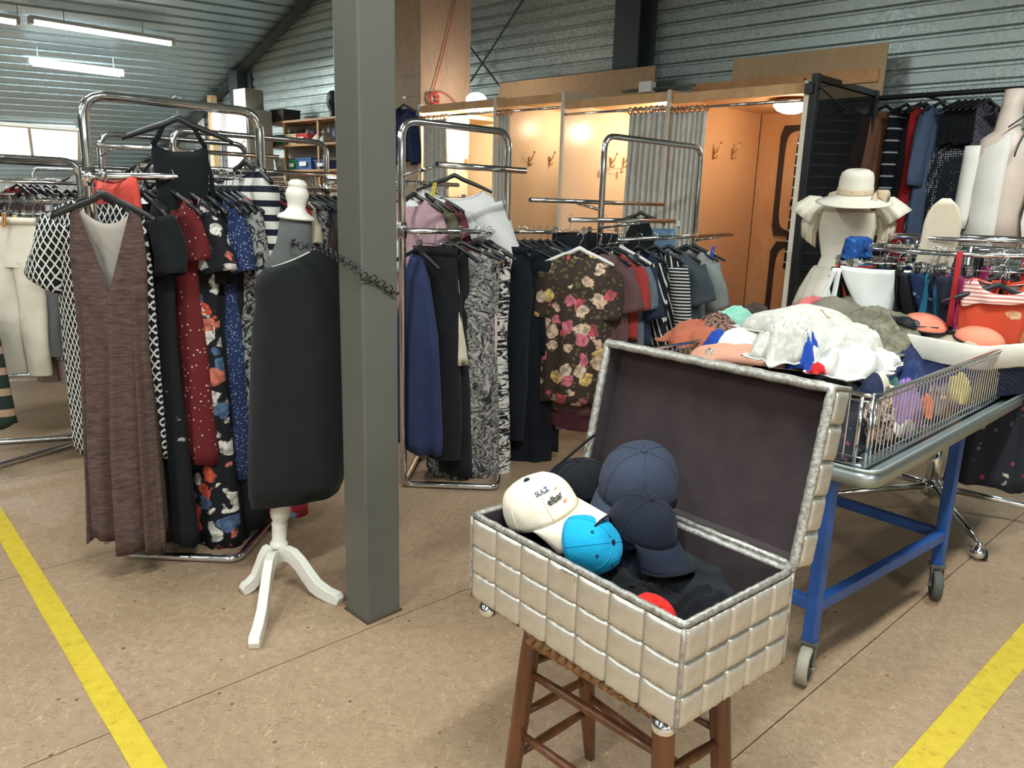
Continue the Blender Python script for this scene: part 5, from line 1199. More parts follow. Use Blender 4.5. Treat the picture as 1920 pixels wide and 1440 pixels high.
p = atA(372); g = garment('dress', 'black track dress with twin white side stripes on the near rack', 'dress', p, YAWR-0.03, 1.20, sprof(DRESS, 0.68), BLKD, seed=9, folds=(5, 0.012), sleeves=dict(L=0.3, r0=0.07, r1=0.07, out=0.1))
for o_ in (0.0, 0.012):
    MB().tube([(0.118+o_, -0.05, -0.42), (0.122+o_, -0.055, -0.7), (0.138+o_, -0.058, -1.0), (0.15+o_, -0.06, -1.3)], 0.0035, 5).obj('white_stripe', HEMW, g, world=False)
p = atA(396); garment('dress', 'blue speckled dress with sleeves on the near rack', 'dress', p, YAWR, 1.00, sprof(DRESS, 0.78), BLUP, seed=10, sleeves=dict(L=0.26, r0=0.08, r1=0.085, out=0.28), folds=(7, 0.014))
p = atA(410); garment('dress', 'black dress with orange hem print on the near rack', 'dress', p, YAWR, 1.10, sprof(DRESS, 0.80), floral('black_orange_scroll', S(22, 23, 26), [S(22, 23, 26), S(206, 96, 44), S(22, 23, 26)], 13, 0.3), seed=11, folds=(6, 0.012))
p = atA(424); garment('dress', 'grey leaf print dress on the near rack beside the mannequin', 'dress', p, YAWR, 0.98, sprof(DRESS, 0.95), LEAFG, seed=12, sleeves=dict(L=0.3, r0=0.07, r1=0.07, out=0.15), folds=(6, 0.014))
p = atA(436); garment('dress', 'black dress with blue and red streaks on the near rack', 'dress', p, YAWR, 0.85, sprof(DRESS, 0.92), floral('dark_streak_print', S(26, 28, 38), [S(70, 86, 130), S(190, 60, 56), S(26, 28, 38), S(120, 120, 124)], 9, 0.34), seed=13, folds=(6, 0.012))
p = atA(448); g = garment('camisole', 'black camisole with a yellow strap on the near rack', 'top', p, YAWR, 0.60, sprof(TANK, 0.95), BLKD, seed=14, neck=(0.13, 0.10, 0.06))
MB().tube([(0.13, -0.02, -0.105), (0.15, -0.05, -0.2), (0.165, -0.055, -0.34), (0.17, -0.055, -0.42)], 0.006, 6, flat=0.4).obj('strap', YELB, g, world=False)
p = atA(462); garment('blouse', 'navy and white horizontally striped top on the near rack', 'top', p+UP*0.12, YAWR-0.1, 0.62, sprof(SHIRT, 0.85), STRH, seed=15, neck=(0.1, 0.04, 0.02), slope=0.5, sleeves=dict(L=0.52, r0=0.085, r1=0.075, out=0.12), folds=(5, 0.01))
p = atA(474); garment('blouse', 'crimson sleeveless top at the right end of the near rack', 'top', p, YAWR, 0.5, sprof(TANK, 1.05), CRIM, seed=16, neck=(0.12, 0.1, 0.03))
p = atA(484); garment('dress', 'red tropical print dress whose hem shows left of the mannequin', 'dress', p, YAWR, 0.98, sprof(DRESS, 0.95), TROP, seed=17, folds=(7, 0.018))
p = atA(494); garment('blouse', 'black jacket at the far end of the near rack', 'top', p, YAWR, 0.66, sprof(SHIRT, 1.0), BLKD, seed=18, sleeves=dict(L=0.55, r0=0.08, r1=0.065, out=0.12))
# black halter dress hung from the top bar
tp_ = on_rail(RA1, RD, 342, 1.872+0.019, -0.012)
g = garment('dress', 'black halter dress on a hanger hooked over the top bar of the near rack', 'dress', tp_, YAWA+0.95, 0.78, [(0, 0.105, 0.02), (0.05, 0.11, 0.03), (0.25, 0.10, 0.04), (0.6, 0.11, 0.05), (1, 0.15, 0.06)], BLKD, seed=19, neck=(0.10, 0.035, 0.03), top=-0.175, slope=0.1, hanger='black', folds=(5, 0.008))
for s_ in (-1, 1): MB().tube([(s_*0.10, -0.01, -0.182), (s_*0.08, 0.0, -0.15), (s_*0.055, 0, -0.098)], 0.012, 6, flat=0.25).obj('strap', BLKD, g, world=False)
MB().tube([(0.10, 0, -0.235), (0.115, 0, -0.3), (0.118, 0, -0.42)], 0.010, 6, flat=0.3).obj('loose_strap', BLKD, g, world=False)
MB().tube(fillet([(-0.10, 0, -0.24), (-0.15, 0, -0.29), (-0.13, 0, -0.36), (-0.105, 0, -0.33)], 0.03), 0.007, 6, flat=0.4).obj('loose_strap', BLKD, g, world=False)

# ---- garments on the rack right of the column
def atB(px): return on_rail(RB1, RD, px, ZB+0.014)
ANIM = zebra('grey_animal_print', S(44, 43, 44), S(168, 164, 160), 11, 5.5, S(110, 108, 106), 0.05); ANIL = zebra('pale_animal_lining', S(150, 148, 146), S(196, 192, 188), 11, 5.0); ZEB = zebra('zebra_print', S(28, 28, 30), S(204, 200, 192), 9, 2.2, None, 0.03, (1, 1, 3.2)); SNAK = zebra('snake_print', S(40, 38, 38), S(176, 168, 160), 26, 3.0, S(120, 112, 106)); PINKL = cloth('pale_pink_knit', S(214, 184, 180), 0.05); CREML = cloth('cream_lace', S(212, 200, 180), 0.12); NAVD = cloth('navy_crepe', S(44, 52, 86), 0.12); BLKP = cloth('black_wool', S(27, 28, 31), 0.15); NBLK = cloth('blue_black_jersey', S(21, 25, 33), 0.12); GREYC = cloth('grey_marl', S(138, 142, 142), 0.1); LILAC = cloth('dusty_pink_velvet', S(176, 142, 150), 0.12); OLIVE = cloth('olive_jersey', S(102, 98, 78), 0.12); MARO = cloth('maroon_jersey', S(104, 54, 60), 0.12); WHB = cloth('white_voile', S(212, 210, 208), 0.04); DENM = cloth('mid_denim', S(56, 80, 118), 0.2); DKSTR = stripes('charcoal_ribs', S(40, 42, 46), S(70, 74, 78), 30, 0.5)
def hangB(px, *a, **k): return atB(px)
p = atB(880)-RD*0.05+np.array([RD[1], -RD[0], 0])*0.05; garment('dress', 'grey animal print cowl-neck dress facing the camera, middle rack', 'dress', p-RD*0.04, YAWA+0.72, 0.90, [(0, 0.165, 0.03), (0.15, 0.18, 0.06), (0.4, 0.19, 0.06), (0.8, 0.20, 0.06), (1, 0.17, 0.06)], ANIM, ANIL, neck=(0.105, 0.17, 0.02), seed=30, slope=0.4, cowl=0.06, folds=(6, 0.02), tail=0.03)
p = atB(888)+RD*0.03; garment('dress', 'snake print dress just behind the animal print cowl dress', 'dress', p, YAWA+0.1, 0.98, sprof(DRESS, 0.82), SNAK, seed=31, folds=(6, 0.015))
p = atB(898); garment('cardigan', 'long pale pink knit cardigan between the printed dresses', 'cardigan', p, YAWA+0.05, 0.88, sprof(SHIRT, 0.45), PINKL, seed=32, sleeves=dict(L=0.6, r0=0.05, r1=0.04, out=0.08))
p = atB(912); garment('dress', 'bold zebra print dress right of the pale pink cardigan', 'dress', p, YAWA+0.2, 0.98, sprof(DRESS, 0.86), ZEB, seed=33, folds=(5, 0.014))
p = atB(920); garment('dress', 'brown snake print dress behind the zebra dress', 'dress', p, YAWA, 1.02, sprof(DRESS, 0.80), SNAK, seed=34, folds=(5, 0.014))
p = atB(958); trousers('trousers', 'wide black trousers in the dark group right of the zebra dress', p, YAWA, 1.16, 0.16, NBLK, seed=35, d0=0.05); hang('narrow', p, YAWA, 'black plastic hanger hooked on a chrome rail with a garment on it', HGROUP)
for i, (px, L, lb_) in enumerate(((972, 0.98, 'blue-black long coat, first of the dark group on the middle rack'), (986, 0.92, 'blue-black dress in the middle of the dark group on the middle rack'), (1000, 0.86, 'plain black jersey dress at the right of the dark group'))):
    p = atB(px); garment('dress', lb_, 'dress', p, YAWA+(0.55, 0.45, 0.35)[i], L, sprof(SHIRT, 0.95), (NBLK, BLKP, NBLK)[i], seed=36+i, sleeves=dict(L=0.55, r0=0.08, r1=0.07, out=0.1), folds=(6, 0.014))
p = atB(1016); garment('cardigan', 'long grey marl cardigan right of the dark garments', 'cardigan', p, YAWA, 0.90, sprof(SHIRT, 0.92), GREYC, seed=40, sleeves=dict(L=0.6, r0=0.075, r1=0.065, out=0.1), folds=(5, 0.012))
p = atB(1030); garment('blouse', 'charcoal ribbed top whose dark sleeve shows beside the grey cardigan', 'top', p, YAWA, 0.62, sprof(SHIRT, 1.0), cloth('charcoal_jersey', S(48, 52, 58), 0.1), seed=41, sleeves=dict(L=0.5, r0=0.08, r1=0.08, out=0.2, mat=DKSTR))
p = atB(1046); garment('blouse', 'dark navy top hanging before the floral blouse', 'top', p, YAWA, 0.72, sprof(SHIRT, 0.95), NAVD, seed=42, sleeves=dict(L=0.55, r0=0.08, r1=0.07, out=0.15))
# left half of the same rack, behind the column
p = atB(786)-RD*0.02; garment('dress', 'navy blue dress on a slanted hanger beside the steel column', 'dress', p+np.array([0, 0, -0.03]), YAWA-0.1, 0.98, [(0, 0.05, 0.02), (0.1, 0.10, 0.04), (0.4, 0.17, 0.06), (1, 0.21, 0.07)], NAVD, seed=43, neck=(0.03, 0.02, 0.01), slope=0.9, folds=(6, 0.018))
p = atB(822); trousers('trousers', 'long wide black trousers reaching down beside the navy dress', p-RD*0.02, YAWA, 1.16, 0.17, BLKP, seed=44, d0=0.05, taper=1.15); clip_hanger(p-RD*0.02, YAWA, 'chrome clip hanger holding the wide black trousers', None, 0.12)
p = atB(830); garment('blouse', 'cream lace top with lace cuff left of the animal print dress', 'top', p-RD*0.02-LD*(-0.0)+UP*(-0.13), YAWA, 0.46, sprof(SHIRT, 0.55), CREML, seed=45, sleeves=dict(L=0.45, r0=0.055, r1=0.06, out=0.12, frill=0.3), hanger=None)
p = atB(846); garment('dress', 'black narrow dress behind the cream lace top', 'dress', p, YAWA, 0.95, sprof(DRESS, 0.7), BLKP, seed=46)
def atB2(px, o=-0.3): return on_rail(RB1, RD, px, 1.632, o)
for i, (px, m_, L, lb_) in enumerate(((776, LILAC, 0.62, 'dusty pink velvet top at the rear of the middle rack'), (797, OLIVE, 0.66, 'olive green jersey top behind the dusty pink velvet top'), (816, MARO, 0.60, 'maroon jersey top behind the olive green top'))):
    p = atB2(px); garment('blouse', lb_, 'top', p, YAWA+0.15, L, sprof(SHIRT, 0.85), m_, seed=50+i, sleeves=dict(L=0.34, r0=0.08, r1=0.075, out=0.25), neck=(0.08, 0.04, 0.01), slope=0.45)
p = atB2(852, -0.2)+UP*0.11; garment('blouse', 'sheer white blouse slipping off a black hanger, middle rack', 'blouse', p, YAWA+0.75, 0.60, [(0, 0.22, 0.03), (0.4, 0.30, 0.06), (1, 0.30, 0.06)], WHB, seed=54, neck=(0.16, 0.06, 0.05), slope=0.6, top=-0.15, sleeves=dict(L=0.4, r0=0.10, r1=0.13, out=0.35), folds=(6, 0.012), hlabel='wide black wooden hanger carrying the sheer white blouse')
p = atB2(832, -0.42); trousers('jeans', 'blue denim jeans seen behind the white blouse', p, YAWA+0.6, 0.6, 0.15, DENM, seed=55); clip_hanger(p, YAWA+0.6, 'chrome clip hanger holding the blue jeans behind the white blouse', None, 0.12)

# ---- garments on the rack before the curtains
FLB = floral('brown_rose_print', S(60, 48, 42), [S(214, 116, 132), S(222, 186, 160), S(226, 190, 120), S(60, 48, 42), S(200, 90, 100), S(222, 196, 170)], 12, 0.55, S(96, 88, 62)); PLUM = cloth('plum_crepe', S(96, 70, 72), 0.08); PLUMD = cloth('dark_plum_crepe', S(72, 36, 44), 0.08); BRICK = cloth('brick_red_jersey', S(150, 56, 52), 0.1); SLATE = cloth('slate_denim', S(94, 104, 114), 0.12); DNAVY = cloth('deep_navy_jersey', S(38, 46, 64), 0.1); BWS = stripes('black_white_pinstripe', S(28, 29, 33), S(206, 204, 198), 30, 0.22, 0, (0, 0.35, 0)); BWH = stripes('black_white_cuff_stripe', S(28, 29, 33), S(206, 204, 198), 50, 0.4, 2); CHARC = cloth('charcoal_tee', S(66, 74, 80), 0.1); GMEL = cloth('grey_melange_knit', S(134, 138, 136), 0.14); DENL = cloth('light_denim', S(106, 134, 160), 0.2); PALEY = cloth('pale_lime_top', S(196, 200, 170), 0.06)
def atC(px, o=0.22): return on_rail(RC1, RD, px, 1.36, o)
p = atC(1092); garment('blouse', 'brown rose print blouse on a white hanger, facing the camera', 'blouse', p, YAWA+0.5, 0.86, [(0, 0.21, 0.03), (0.15, 0.225, 0.06), (0.6, 0.20, 0.06), (1, 0.21, 0.06)], FLB, seed=60, neck=(0.06, 0.03, 0.01), slope=0.48, sleeves=dict(L=0.26, r0=0.07, r1=0.07, out=0.05), hanger='white', hlabel='white hanger inside the brown rose print blouse', tail=0.03)
p = atC(1108); garment('dress', 'long plum dress with dark plum hem under the rose print blouse', 'dress', p, YAWA+0.5, 1.12, sprof(SHIRT, 0.85), PLUM, seed=61, hanger=None)
ob = [o for o in bpy.data.objects if o.get('label', '').startswith('long plum dress')][0]; zlo = min(v.co.z for v in ob.data.vertices); xlo = max(v.co.x for v in ob.data.vertices if v.co.z < zlo+0.05)
mb = garment_mb(0.10, [(0, xlo*0.99, 0.058), (1, xlo*1.01, 0.06)], top=zlo+0.025, neck=(xlo, 0, 0), slope=0, seed=61, folds=(7, 0.012)); mb.obj('hem_band', PLUMD, ob, world=False, solid=0.003)
for i, (px, m_, L, lb_) in enumerate(((1128, PLUM, 0.62, 'dull plum top right behind the rose print blouse'), (1146, BRICK, 0.50, 'brick red short-sleeved top beside the rose print blouse'), (1160, SLATE, 0.66, 'slate blue denim shirt right of the brick red top'))):
    p = atC(px); garment('blouse', lb_, 'top', p, YAWA+0.2, L, sprof(SHIRT, 0.95), m_, seed=63+i, sleeves=dict(L=0.25, r0=0.08, r1=0.085, out=0.25), slope=0.45)
p = atC(1172); garment('dress', 'deep navy dress on a white hanger before the curtains', 'dress', p, YAWA+0.15, 0.82, sprof(DRESS, 1.0), DNAVY, seed=67, sleeves=dict(L=0.3, r0=0.085, r1=0.09, out=0.2), hanger='white', slope=0.45, hlabel='white hanger inside the deep navy dress')
p = atC(1205); garment('blouse', 'navy top with slanting hem stripes beside the deep navy dress', 'top', p, YAWA, 0.74, sprof(SHIRT, 0.8), DNAVY, seed=68, sleeves=dict(L=0.5, r0=0.075, r1=0.06, out=0.1, mat=BWS))
p = atC(1234); garment('blouse', 'black and white pinstriped top with ringed cuffs', 'top', p, YAWA+0.1, 0.66, sprof(SHIRT, 0.95), BWS, seed=69, sleeves=dict(L=0.5, r0=0.075, r1=0.06, out=0.18, mat=BWH), slope=0.5)
p = atC(1262); garment('blouse', 'charcoal tee with grey neckline, near the orange cubicle', 'top', p, YAWA+0.35, 0.60, sprof(SHIRT, 1.0), CHARC, GMEL, seed=70, neck=(0.1, 0.13, 0.015), vneck=True, slope=0.5, sleeves=dict(L=0.24, r0=0.09, r1=0.10, out=0.3))
p = atC(1296); garment('blouse', 'grey melange knit top at the right end of the rack', 'top', p, YAWA+0.35, 0.52, sprof(SHIRT, 0.9), GMEL, seed=71, slope=0.5, sleeves=dict(L=0.3, r0=0.085, r1=0.085, out=0.3))
p = atC(1310); garment('blouse', 'pale lime top behind the grey melange knit', 'top', p, YAWA+0.35, 0.64, sprof(TANK, 1.0), PALEY, seed=72)
PEGB = plain('blue_plastic_peg', S(58, 70, 190), 0.4); PEGY = plain('yellow_plastic_peg', S(236, 206, 40), 0.4); PEGW = plain('wooden_peg', S(190, 140, 90), 0.6)
def peg(label, p, mat, tilt=0.2):
    t = thing('clothes_peg', label, 'peg', p); d = np.array([math.sin(tilt), 0, math.cos(tilt)])
    for s_ in (-1, 1): MB().box(p+np.array([s_*0.006, 0, 0])+d*0.02, (0.008, 0.012, 0.075), np.array([np.cross(V3(0, 1, 0), d), V3(0, 1, 0), d])).obj('jaw', mat, t, bevel=0.002)
    MB().tube([p-V3(0, 0.008, 0)+d*0.025, p+V3(0, 0.008, 0)+d*0.025], 0.004, 8).obj('spring', CHROME, t)
peg('blue plastic peg on the grey melange knit top', PY(1334, 478, atC(1300)[1]-0.1), PEGB)
peg('yellow plastic peg above the maroon jersey top', PY(812, 362, atB2(816)[1]-0.1), PEGY)
peg('wooden peg clipped to a hanger by the zebra dress', PY(932, 500, atB(920)[1]-0.12), PEGW, 0.5)
# black tops, shorts on the back rails of this rack
def atC2(px): return on_rail(RC1, RD, px, 1.46, -0.06)
def atC3(px): return on_rail(RC1, RD, px, 1.564, -0.2)
SHORT = [(0, 0.105, 0.03), (1, 0.12, 0.05)]
p = atC2(1072); garment('shorts', 'black shorts clipped at the left end of the upper rail', 'shorts', p, YAWA+0.6, 0.26, SHORT, BLKP, seed=75, neck=(0.1, 0.01, 0.0), slope=0.1, top=-0.10, hanger=None); clip_hanger(p, YAWA+0.6, 'chrome clip hanger with the black shorts', None, 0.085)
p = atC2(1135); garment('shorts', 'black skirt clipped beside the black shorts on the upper rail', 'skirt', p, YAWA+0.5, 0.26, SHORT, BLKD, seed=76, neck=(0.1, 0.01, 0.0), slope=0.1, hanger=None); clip_hanger(p, YAWA+0.5, 'chrome clip hanger with the black skirt', None, 0.085)
p = atC3(1205); garment('camisole', 'black strappy top against the curtains', 'top', p, YAWA+0.5, 0.42, [(0, 0.05, 0.02), (0.3, 0.1, 0.04), (1, 0.13, 0.05)], BLKD, seed=77, neck=(0.04, 0.02, 0.01), slope=1.2, hanger='narrow', hlabel='small black hanger with the strappy black top')
p = atC3(1245); garment('shorts', 'light denim shorts on a clip hanger before the curtains', 'shorts', p-UP*0.06, YAWA+0.6, 0.26, SHORT, DENL, seed=78, neck=(0.1, 0.01, 0.0), slope=0.1, hanger=None, top=-0.12); clip_hanger(p-UP*0.06, YAWA+0.6, 'chrome clip hanger with the light denim shorts', None, 0.12)
# ------------------------------------------------------------------ the black display torso by the column
DKJ = cloth('charcoal_torso_jersey', S(84, 86, 86), 0.06, 0.9, 0.1); WPAINT = plain('white_painted_wood', S(214, 210, 200), 0.4, 0, 0.5, 0.03); TUN = cloth('black_knit_tunic', S(26, 29, 30), 0.12, 0.95, 0.3, 0.05); TRIM = cloth('pale_grey_trim', S(190, 186, 176), 0.1)
mbase = PZ(519, 1092); mb0 = np.array([mbase[0], mbase[1], 0.0])
mt = thing('display_torso', 'charcoal dressmaker torso on a white turned tripod, leaning by the steel column', 'mannequin', mb0)
lean = math.radians(5.2); axM = np.array([V3(math.cos(lean), 0, -math.sin(lean)), V3(0, 1, 0), V3(math.sin(lean), 0, math.cos(lean))])
def PM(x, y, z): return mb0+axM[0]*x+axM[1]*y+axM[2]*z
MB().lathe([(0.0, 0.075), (0.022, 0.075), (0.024, 0.085), (0.024, 0.155), (0.034, 0.16), (0.036, 0.172), (0.030, 0.182), (0.027, 0.19), (0.030, 0.24), (0.032, 0.262), (0.026, 0.27), (0.036, 0.285), (0.040, 0.31), (0.036, 0.35), (0.028, 0.40), (0.030, 0.415), (0.030, 0.44)], mb0+UP*0, 24, axM).obj('turned_pole', WPAINT, mt)
for (x, y) in ((476, 1220), (452, 1115), (640, 1134)):
    f_ = PZ(x, y); d = np.array([f_[0]-mb0[0], f_[1]-mb0[1], 0]); Lg = np.linalg.norm(d); d /= Lg; n_ = np.array([-d[1], d[0], 0])
    # flat sawn leg: outline in the (d, z) plane
    up_ = [(0.02, 0.152), (0.06, 0.172), (0.10, 0.168), (0.14, 0.142), (0.18, 0.102), (0.22, 0.066), (0.27, 0.048), (Lg-0.012, 0.044), (Lg, 0.026)]
    lo_ = [(Lg-0.008, 0.001), (0.27, 0.001), (0.22, 0.008), (0.185, 0.022), (0.15, 0.056), (0.115, 0.092), (0.08, 0.112), (0.055, 0.112), (0.02, 0.088)]
    k_ = Lg/0.33; up_ = [(min(a*k_, Lg) if i < 7 else a, z) for i, (a, z) in enumerate(up_)]; lo_ = [(a*k_ if 0 < i else a, z) for i, (a, z) in enumerate(lo_)]
    mbq = MB(); U = len(up_); 
    for s_ in (-1, 1):
        pass
    tw = lambda a: 0.016+0.003*(a/Lg)
    A_l = [mb0+d*a+UP*z-n_*tw(a) for a, z in up_]; A_r = [mb0+d*a+UP*z+n_*tw(a) for a, z in up_]; B_l = [mb0+d*a+UP*z-n_*tw(a) for a, z in lo_[::-1]]; B_r = [mb0+d*a+UP*z+n_*tw(a) for a, z in lo_[::-1]]
    mbq.loft([[A_l[i], A_r[i], B_r[i], B_l[i]] for i in range(U)], 0, True, True, True, False); mbq.obj('tripod_leg', WPAINT, mt, bevel=0.003)
# torso body: hips to neck
ts = [(0.36, 0.13, 0.10), (0.42, 0.165, 0.12), (0.62, 0.175, 0.125), (0.82, 0.135, 0.10), (1.0, 0.155, 0.115), (1.12, 0.165, 0.115), (1.22, 0.16, 0.09), (1.275, 0.12, 0.075), (1.31, 0.082, 0.062), (1.36, 0.064, 0.056), (1.445, 0.055, 0.052)]
YM = 0.55
def tring(z, a, b, N=36, k=1.0, dx=0.0, tilt=0.0):
    row = []; kk = min(1, max(0, (1.30-z)/0.12)); a *= 1-0.22*kk; b *= 1-0.15*kk
    for j in range(N):
        th = 2*math.pi*j/N; x, y = a*math.cos(th), b*math.sin(th); X = x*math.cos(YM)-y*math.sin(YM); Y_ = x*math.sin(YM)+y*math.cos(YM); row.append(PM(X+0.045*kk, Y_+0.05*kk, z+tilt*x))
    return row
MB().loft([tring(*q) for q in ts], 0, True, True, True).obj('torso', DKJ, mt)
cz = 1.445
MB().lathe([(0.064, cz), (0.066, cz+0.006), (0.060, cz+0.014), (0.04, cz+0.026), (0.031, cz+0.04), (0.033, cz+0.058), (0.040, cz+0.078), (0.041, cz+0.092), (0.034, cz+0.108), (0.0305, cz+0.113), (0.0335, cz+0.118), (0.032, cz+0.128), (0.022, cz+0.138), (0.001, cz+0.142)], mb0, 26, axM).obj('neck_finial', WPAINT, mt)
# tunic: wide loose knit slipped off the far shoulder
def tun_ring(z, a, b, tilt=0, rip=0.0, ph=0, N=56, dx=0.045, dy=0.05):
    k_ = min(1, max(0, (1.30-z)/0.12)); dx *= k_; dy *= k_; a = a*(1-0.12*k_); b = b*(1-0.1*k_)
    row = []
    for j in range(N):
        th = 2*math.pi*j/N; r_ = 1+rip*math.sin(7*th+ph)+rip*0.6*math.sin(11*th-ph*2); x, y = a*math.cos(th)*r_, b*math.sin(th)*r_; X = x*math.cos(YM)-y*math.sin(YM); Y_ = x*math.sin(YM)+y*math.cos(YM); row.append(PM(X+dx, Y_+dy, z+tilt*x+0.18*max(0, (0.6-z)/0.3)*x+0.01*rip*30*math.sin(3*th+1)))
    return row
TZ = [(1.315, 0.09, 0.072, 0.55), (1.29, 0.125, 0.085, 0.5), (1.24, 0.172, 0.105, 0.34), (1.17, 0.205, 0.125, 0.16), (1.05, 0.218, 0.14, 0.05), (0.9, 0.218, 0.145, 0), (0.7, 0.215, 0.15, 0), (0.55, 0.212, 0.15, 0), (0.46, 0.208, 0.15, 0.02), (0.38, 0.20, 0.148, 0.05)]
tr = MB().loft([tun_ring(z, a, b, t_, 0.0 if i < 2 else 0.004+0.022*i/9, i*0.25) for i, (z, a, b, t_) in enumerate(TZ)], 0, True)
tr = tr.obj('knit_tunic', TUN, None, origin=mb0, solid=0.005); tag(tr, 'black knit tunic with pale neck trim on the charcoal display torso', 'top')
MB().tube(tun_ring(1.316, 0.092, 0.074, 0.55)[20:50], 0.0055, 6, flat=0.5).obj('neck_trim', TRIM, tr)
# chain of rings round the neck and looped over to the column
CHN = plain('dark_gunmetal', S(70, 70, 72), 0.25, 0.9)
p1 = PY(547, 456, mb0[1]-0.09); p2 = PY(600, 463, mb0[1]-0.12); p3 = PP(642, 488, B_-u1*0.02, u1); p3b = PP(672, 505, B_-u1*0.016, u1); pcn = B_-u1*0.014-u2*0.014; pcn = np.array([pcn[0], pcn[1], zat(pcn, 517)])
p4 = PP(700, 522, B_+u1*wA/2-u2*0.012, u2); p5 = PP(742, 551, B_+u1*wA/2-u2*0.012, u2)
ctrl = [p1+V3(-0.01, 0.05, 0.005), p1, (p1+p2)/2-UP*0.008, p2, p3, p3b, pcn, p4, p5, p5+u1*0.014+u2*0.02-UP*0.006, p5+u1*0.014+u2*0.12-UP*0.02]
def polyres(pts, step):
    out = [np.array(pts[0])]; acc = 0
    for a, b in zip(pts[:-1], pts[1:]):
        L_ = np.linalg.norm(b-a); d = (b-a)/L_; s_ = step-acc
        while s_ <= L_: out.append(a+d*s_); s_ += step
        acc = L_-(s_-step)
    return out
lk = polyres(fillet(ctrl, 0.02, 3), 0.0185)
ch = thing('chain_necklace', 'dark metal ring chain draped from the torso neck onto the steel column', 'necklace', lk[len(lk)//2])
for i in range(len(lk)-1):
    a, b = lk[i], lk[i+1]; c = (a+b)/2; d = (b-a)/np.linalg.norm(b-a); s_ = np.cross(d, -_f); s_ /= np.linalg.norm(s_); n_ = np.cross(d, s_)
    big = i % 2 == 0; v_ = s_*0.95+n_*0.3 if big else s_*0.25+n_*0.95; v_ /= np.linalg.norm(v_); r_ = 0.0135 if big else 0.0085
    MB().tube([c+d*r_*math.cos(q)+v_*r_*math.sin(q) for q in np.linspace(0, 6.283, 15)[:-1]], 0.0024, 6, True).obj('ring_link', CHN, ch)

# ------------------------------------------------------------------ cream dress and straw hat on a dress form
CRD = cloth('ivory_cotton', S(238, 229, 212), 0.04, 0.9, 0.25); CRL = dots('ivory_lace', S(214, 200, 176), S(238, 230, 214), 120, 0.3); HATM = cloth('ivory_straw_hat', S(226, 218, 202), 0.04, 0.9, 0.3); RIB = floral('rose_ribbon', S(206, 186, 160), [S(196, 134, 110), S(226, 210, 190), S(170, 130, 100)], 50, 0.4)
DFx = PY(1592, 400, 4.9); df0 = np.array([DFx[0], DFx[1], 0.0]); YD = -0.42
def zd(y): return zat(df0, y)
z_sh, z_ws, z_pl = zd(362), zd(488), zd(545)
dform = thing('dress_form', 'cream dress form under the ivory dress, standing by the black mesh panel', 'mannequin', df0)
def dring(z, a, b, N=60, rip=0, n_=9, ph=0, zo=None):
    row = []
    for j in range(N):
        th = 2*math.pi*j/N; r_ = 1+rip*math.sin(n_*th+ph)+rip*0.5*math.sin((n_*2-3)*th); x, y = a*math.cos(th)*r_, b*math.sin(th)*r_
        row.append(df0+V3(x*math.cos(YD)-y*math.sin(YD), x*math.sin(YD)+y*math.cos(YD), z+(zo(th) if zo else 0)))
    return row
FORM = plain('cream_form', S(206, 190, 166), 0.6)
MB().loft([dring(z, a, b) for z, a, b in ((z_ws-0.25, 0.14, 0.10), (z_ws, 0.125, 0.095), (z_ws+0.2, 0.15, 0.11), (z_sh-0.1, 0.155, 0.1), (z_sh-0.0, 0.13, 0.07), (z_sh+0.02, 0.07, 0.06), (z_sh+0.05, 0.06, 0.06))], 0, True, True, True).obj('torso', FORM, dform)
MB().tube([df0+UP*0.02, df0+UP*(z_ws-0.2)], 0.016, 10).obj('pole', CHROME, dform); MB().lathe([(0.19, 0), (0.19, 0.012), (0.02, 0.03)], df0, 24).obj('base', CHROME, dform)
# bodice
fd = lambda th: -0.05*max(0, -math.sin(th))
hw = 0.172
bod = MB().loft([dring(z, a, b, rip=r_, n_=11) for z, a, b, r_ in ((z_sh-0.045, 0.145, 0.075, 0), (z_sh-0.10, 0.168, 0.11, 0), (z_sh-0.2, 0.172, 0.128, 0.002), (z_ws+0.10, 0.15, 0.112, 0.004), (z_ws+0.02, 0.130, 0.10, 0.006), (z_ws-0.04, 0.148, 0.112, 0.008), (z_pl+0.14, 0.17, 0.13, 0.004))], 0, True)
dress = bod.obj('ivory_dress', CRD, None, origin=df0, solid=0.003); tag(dress, 'ivory cotton dress with puffed lace sleeves and tiered skirt on a dress form', 'dress')
zk = z_pl+0.15
MB().loft([dring(zk, 0.165, 0.125, rip=0.02, n_=19), dring(zk-0.03, 0.185, 0.145, rip=0.035, n_=19), dring(zk-0.15, 0.235, 0.19, rip=0.05, n_=17, ph=0.4), dring(zk-0.30, 0.27, 0.22, rip=0.05, n_=15, zo=lambda th: 0.06*math.sin(th*2+0.6))], 0, True).obj('upper_tier', CRD, dress, solid=0.003)
MB().loft([dring(zk-0.18, 0.20, 0.16, rip=0.02, n_=15), dring(zk-0.4, 0.26, 0.21, rip=0.05, n_=15), dring(zk-0.75, 0.31, 0.25, rip=0.06, n_=14, ph=0.5), dring(zk-1.0, 0.34, 0.28, rip=0.06, n_=13, ph=0.8)], 0, True).obj('lower_tier', CRD, dress, solid=0.003)
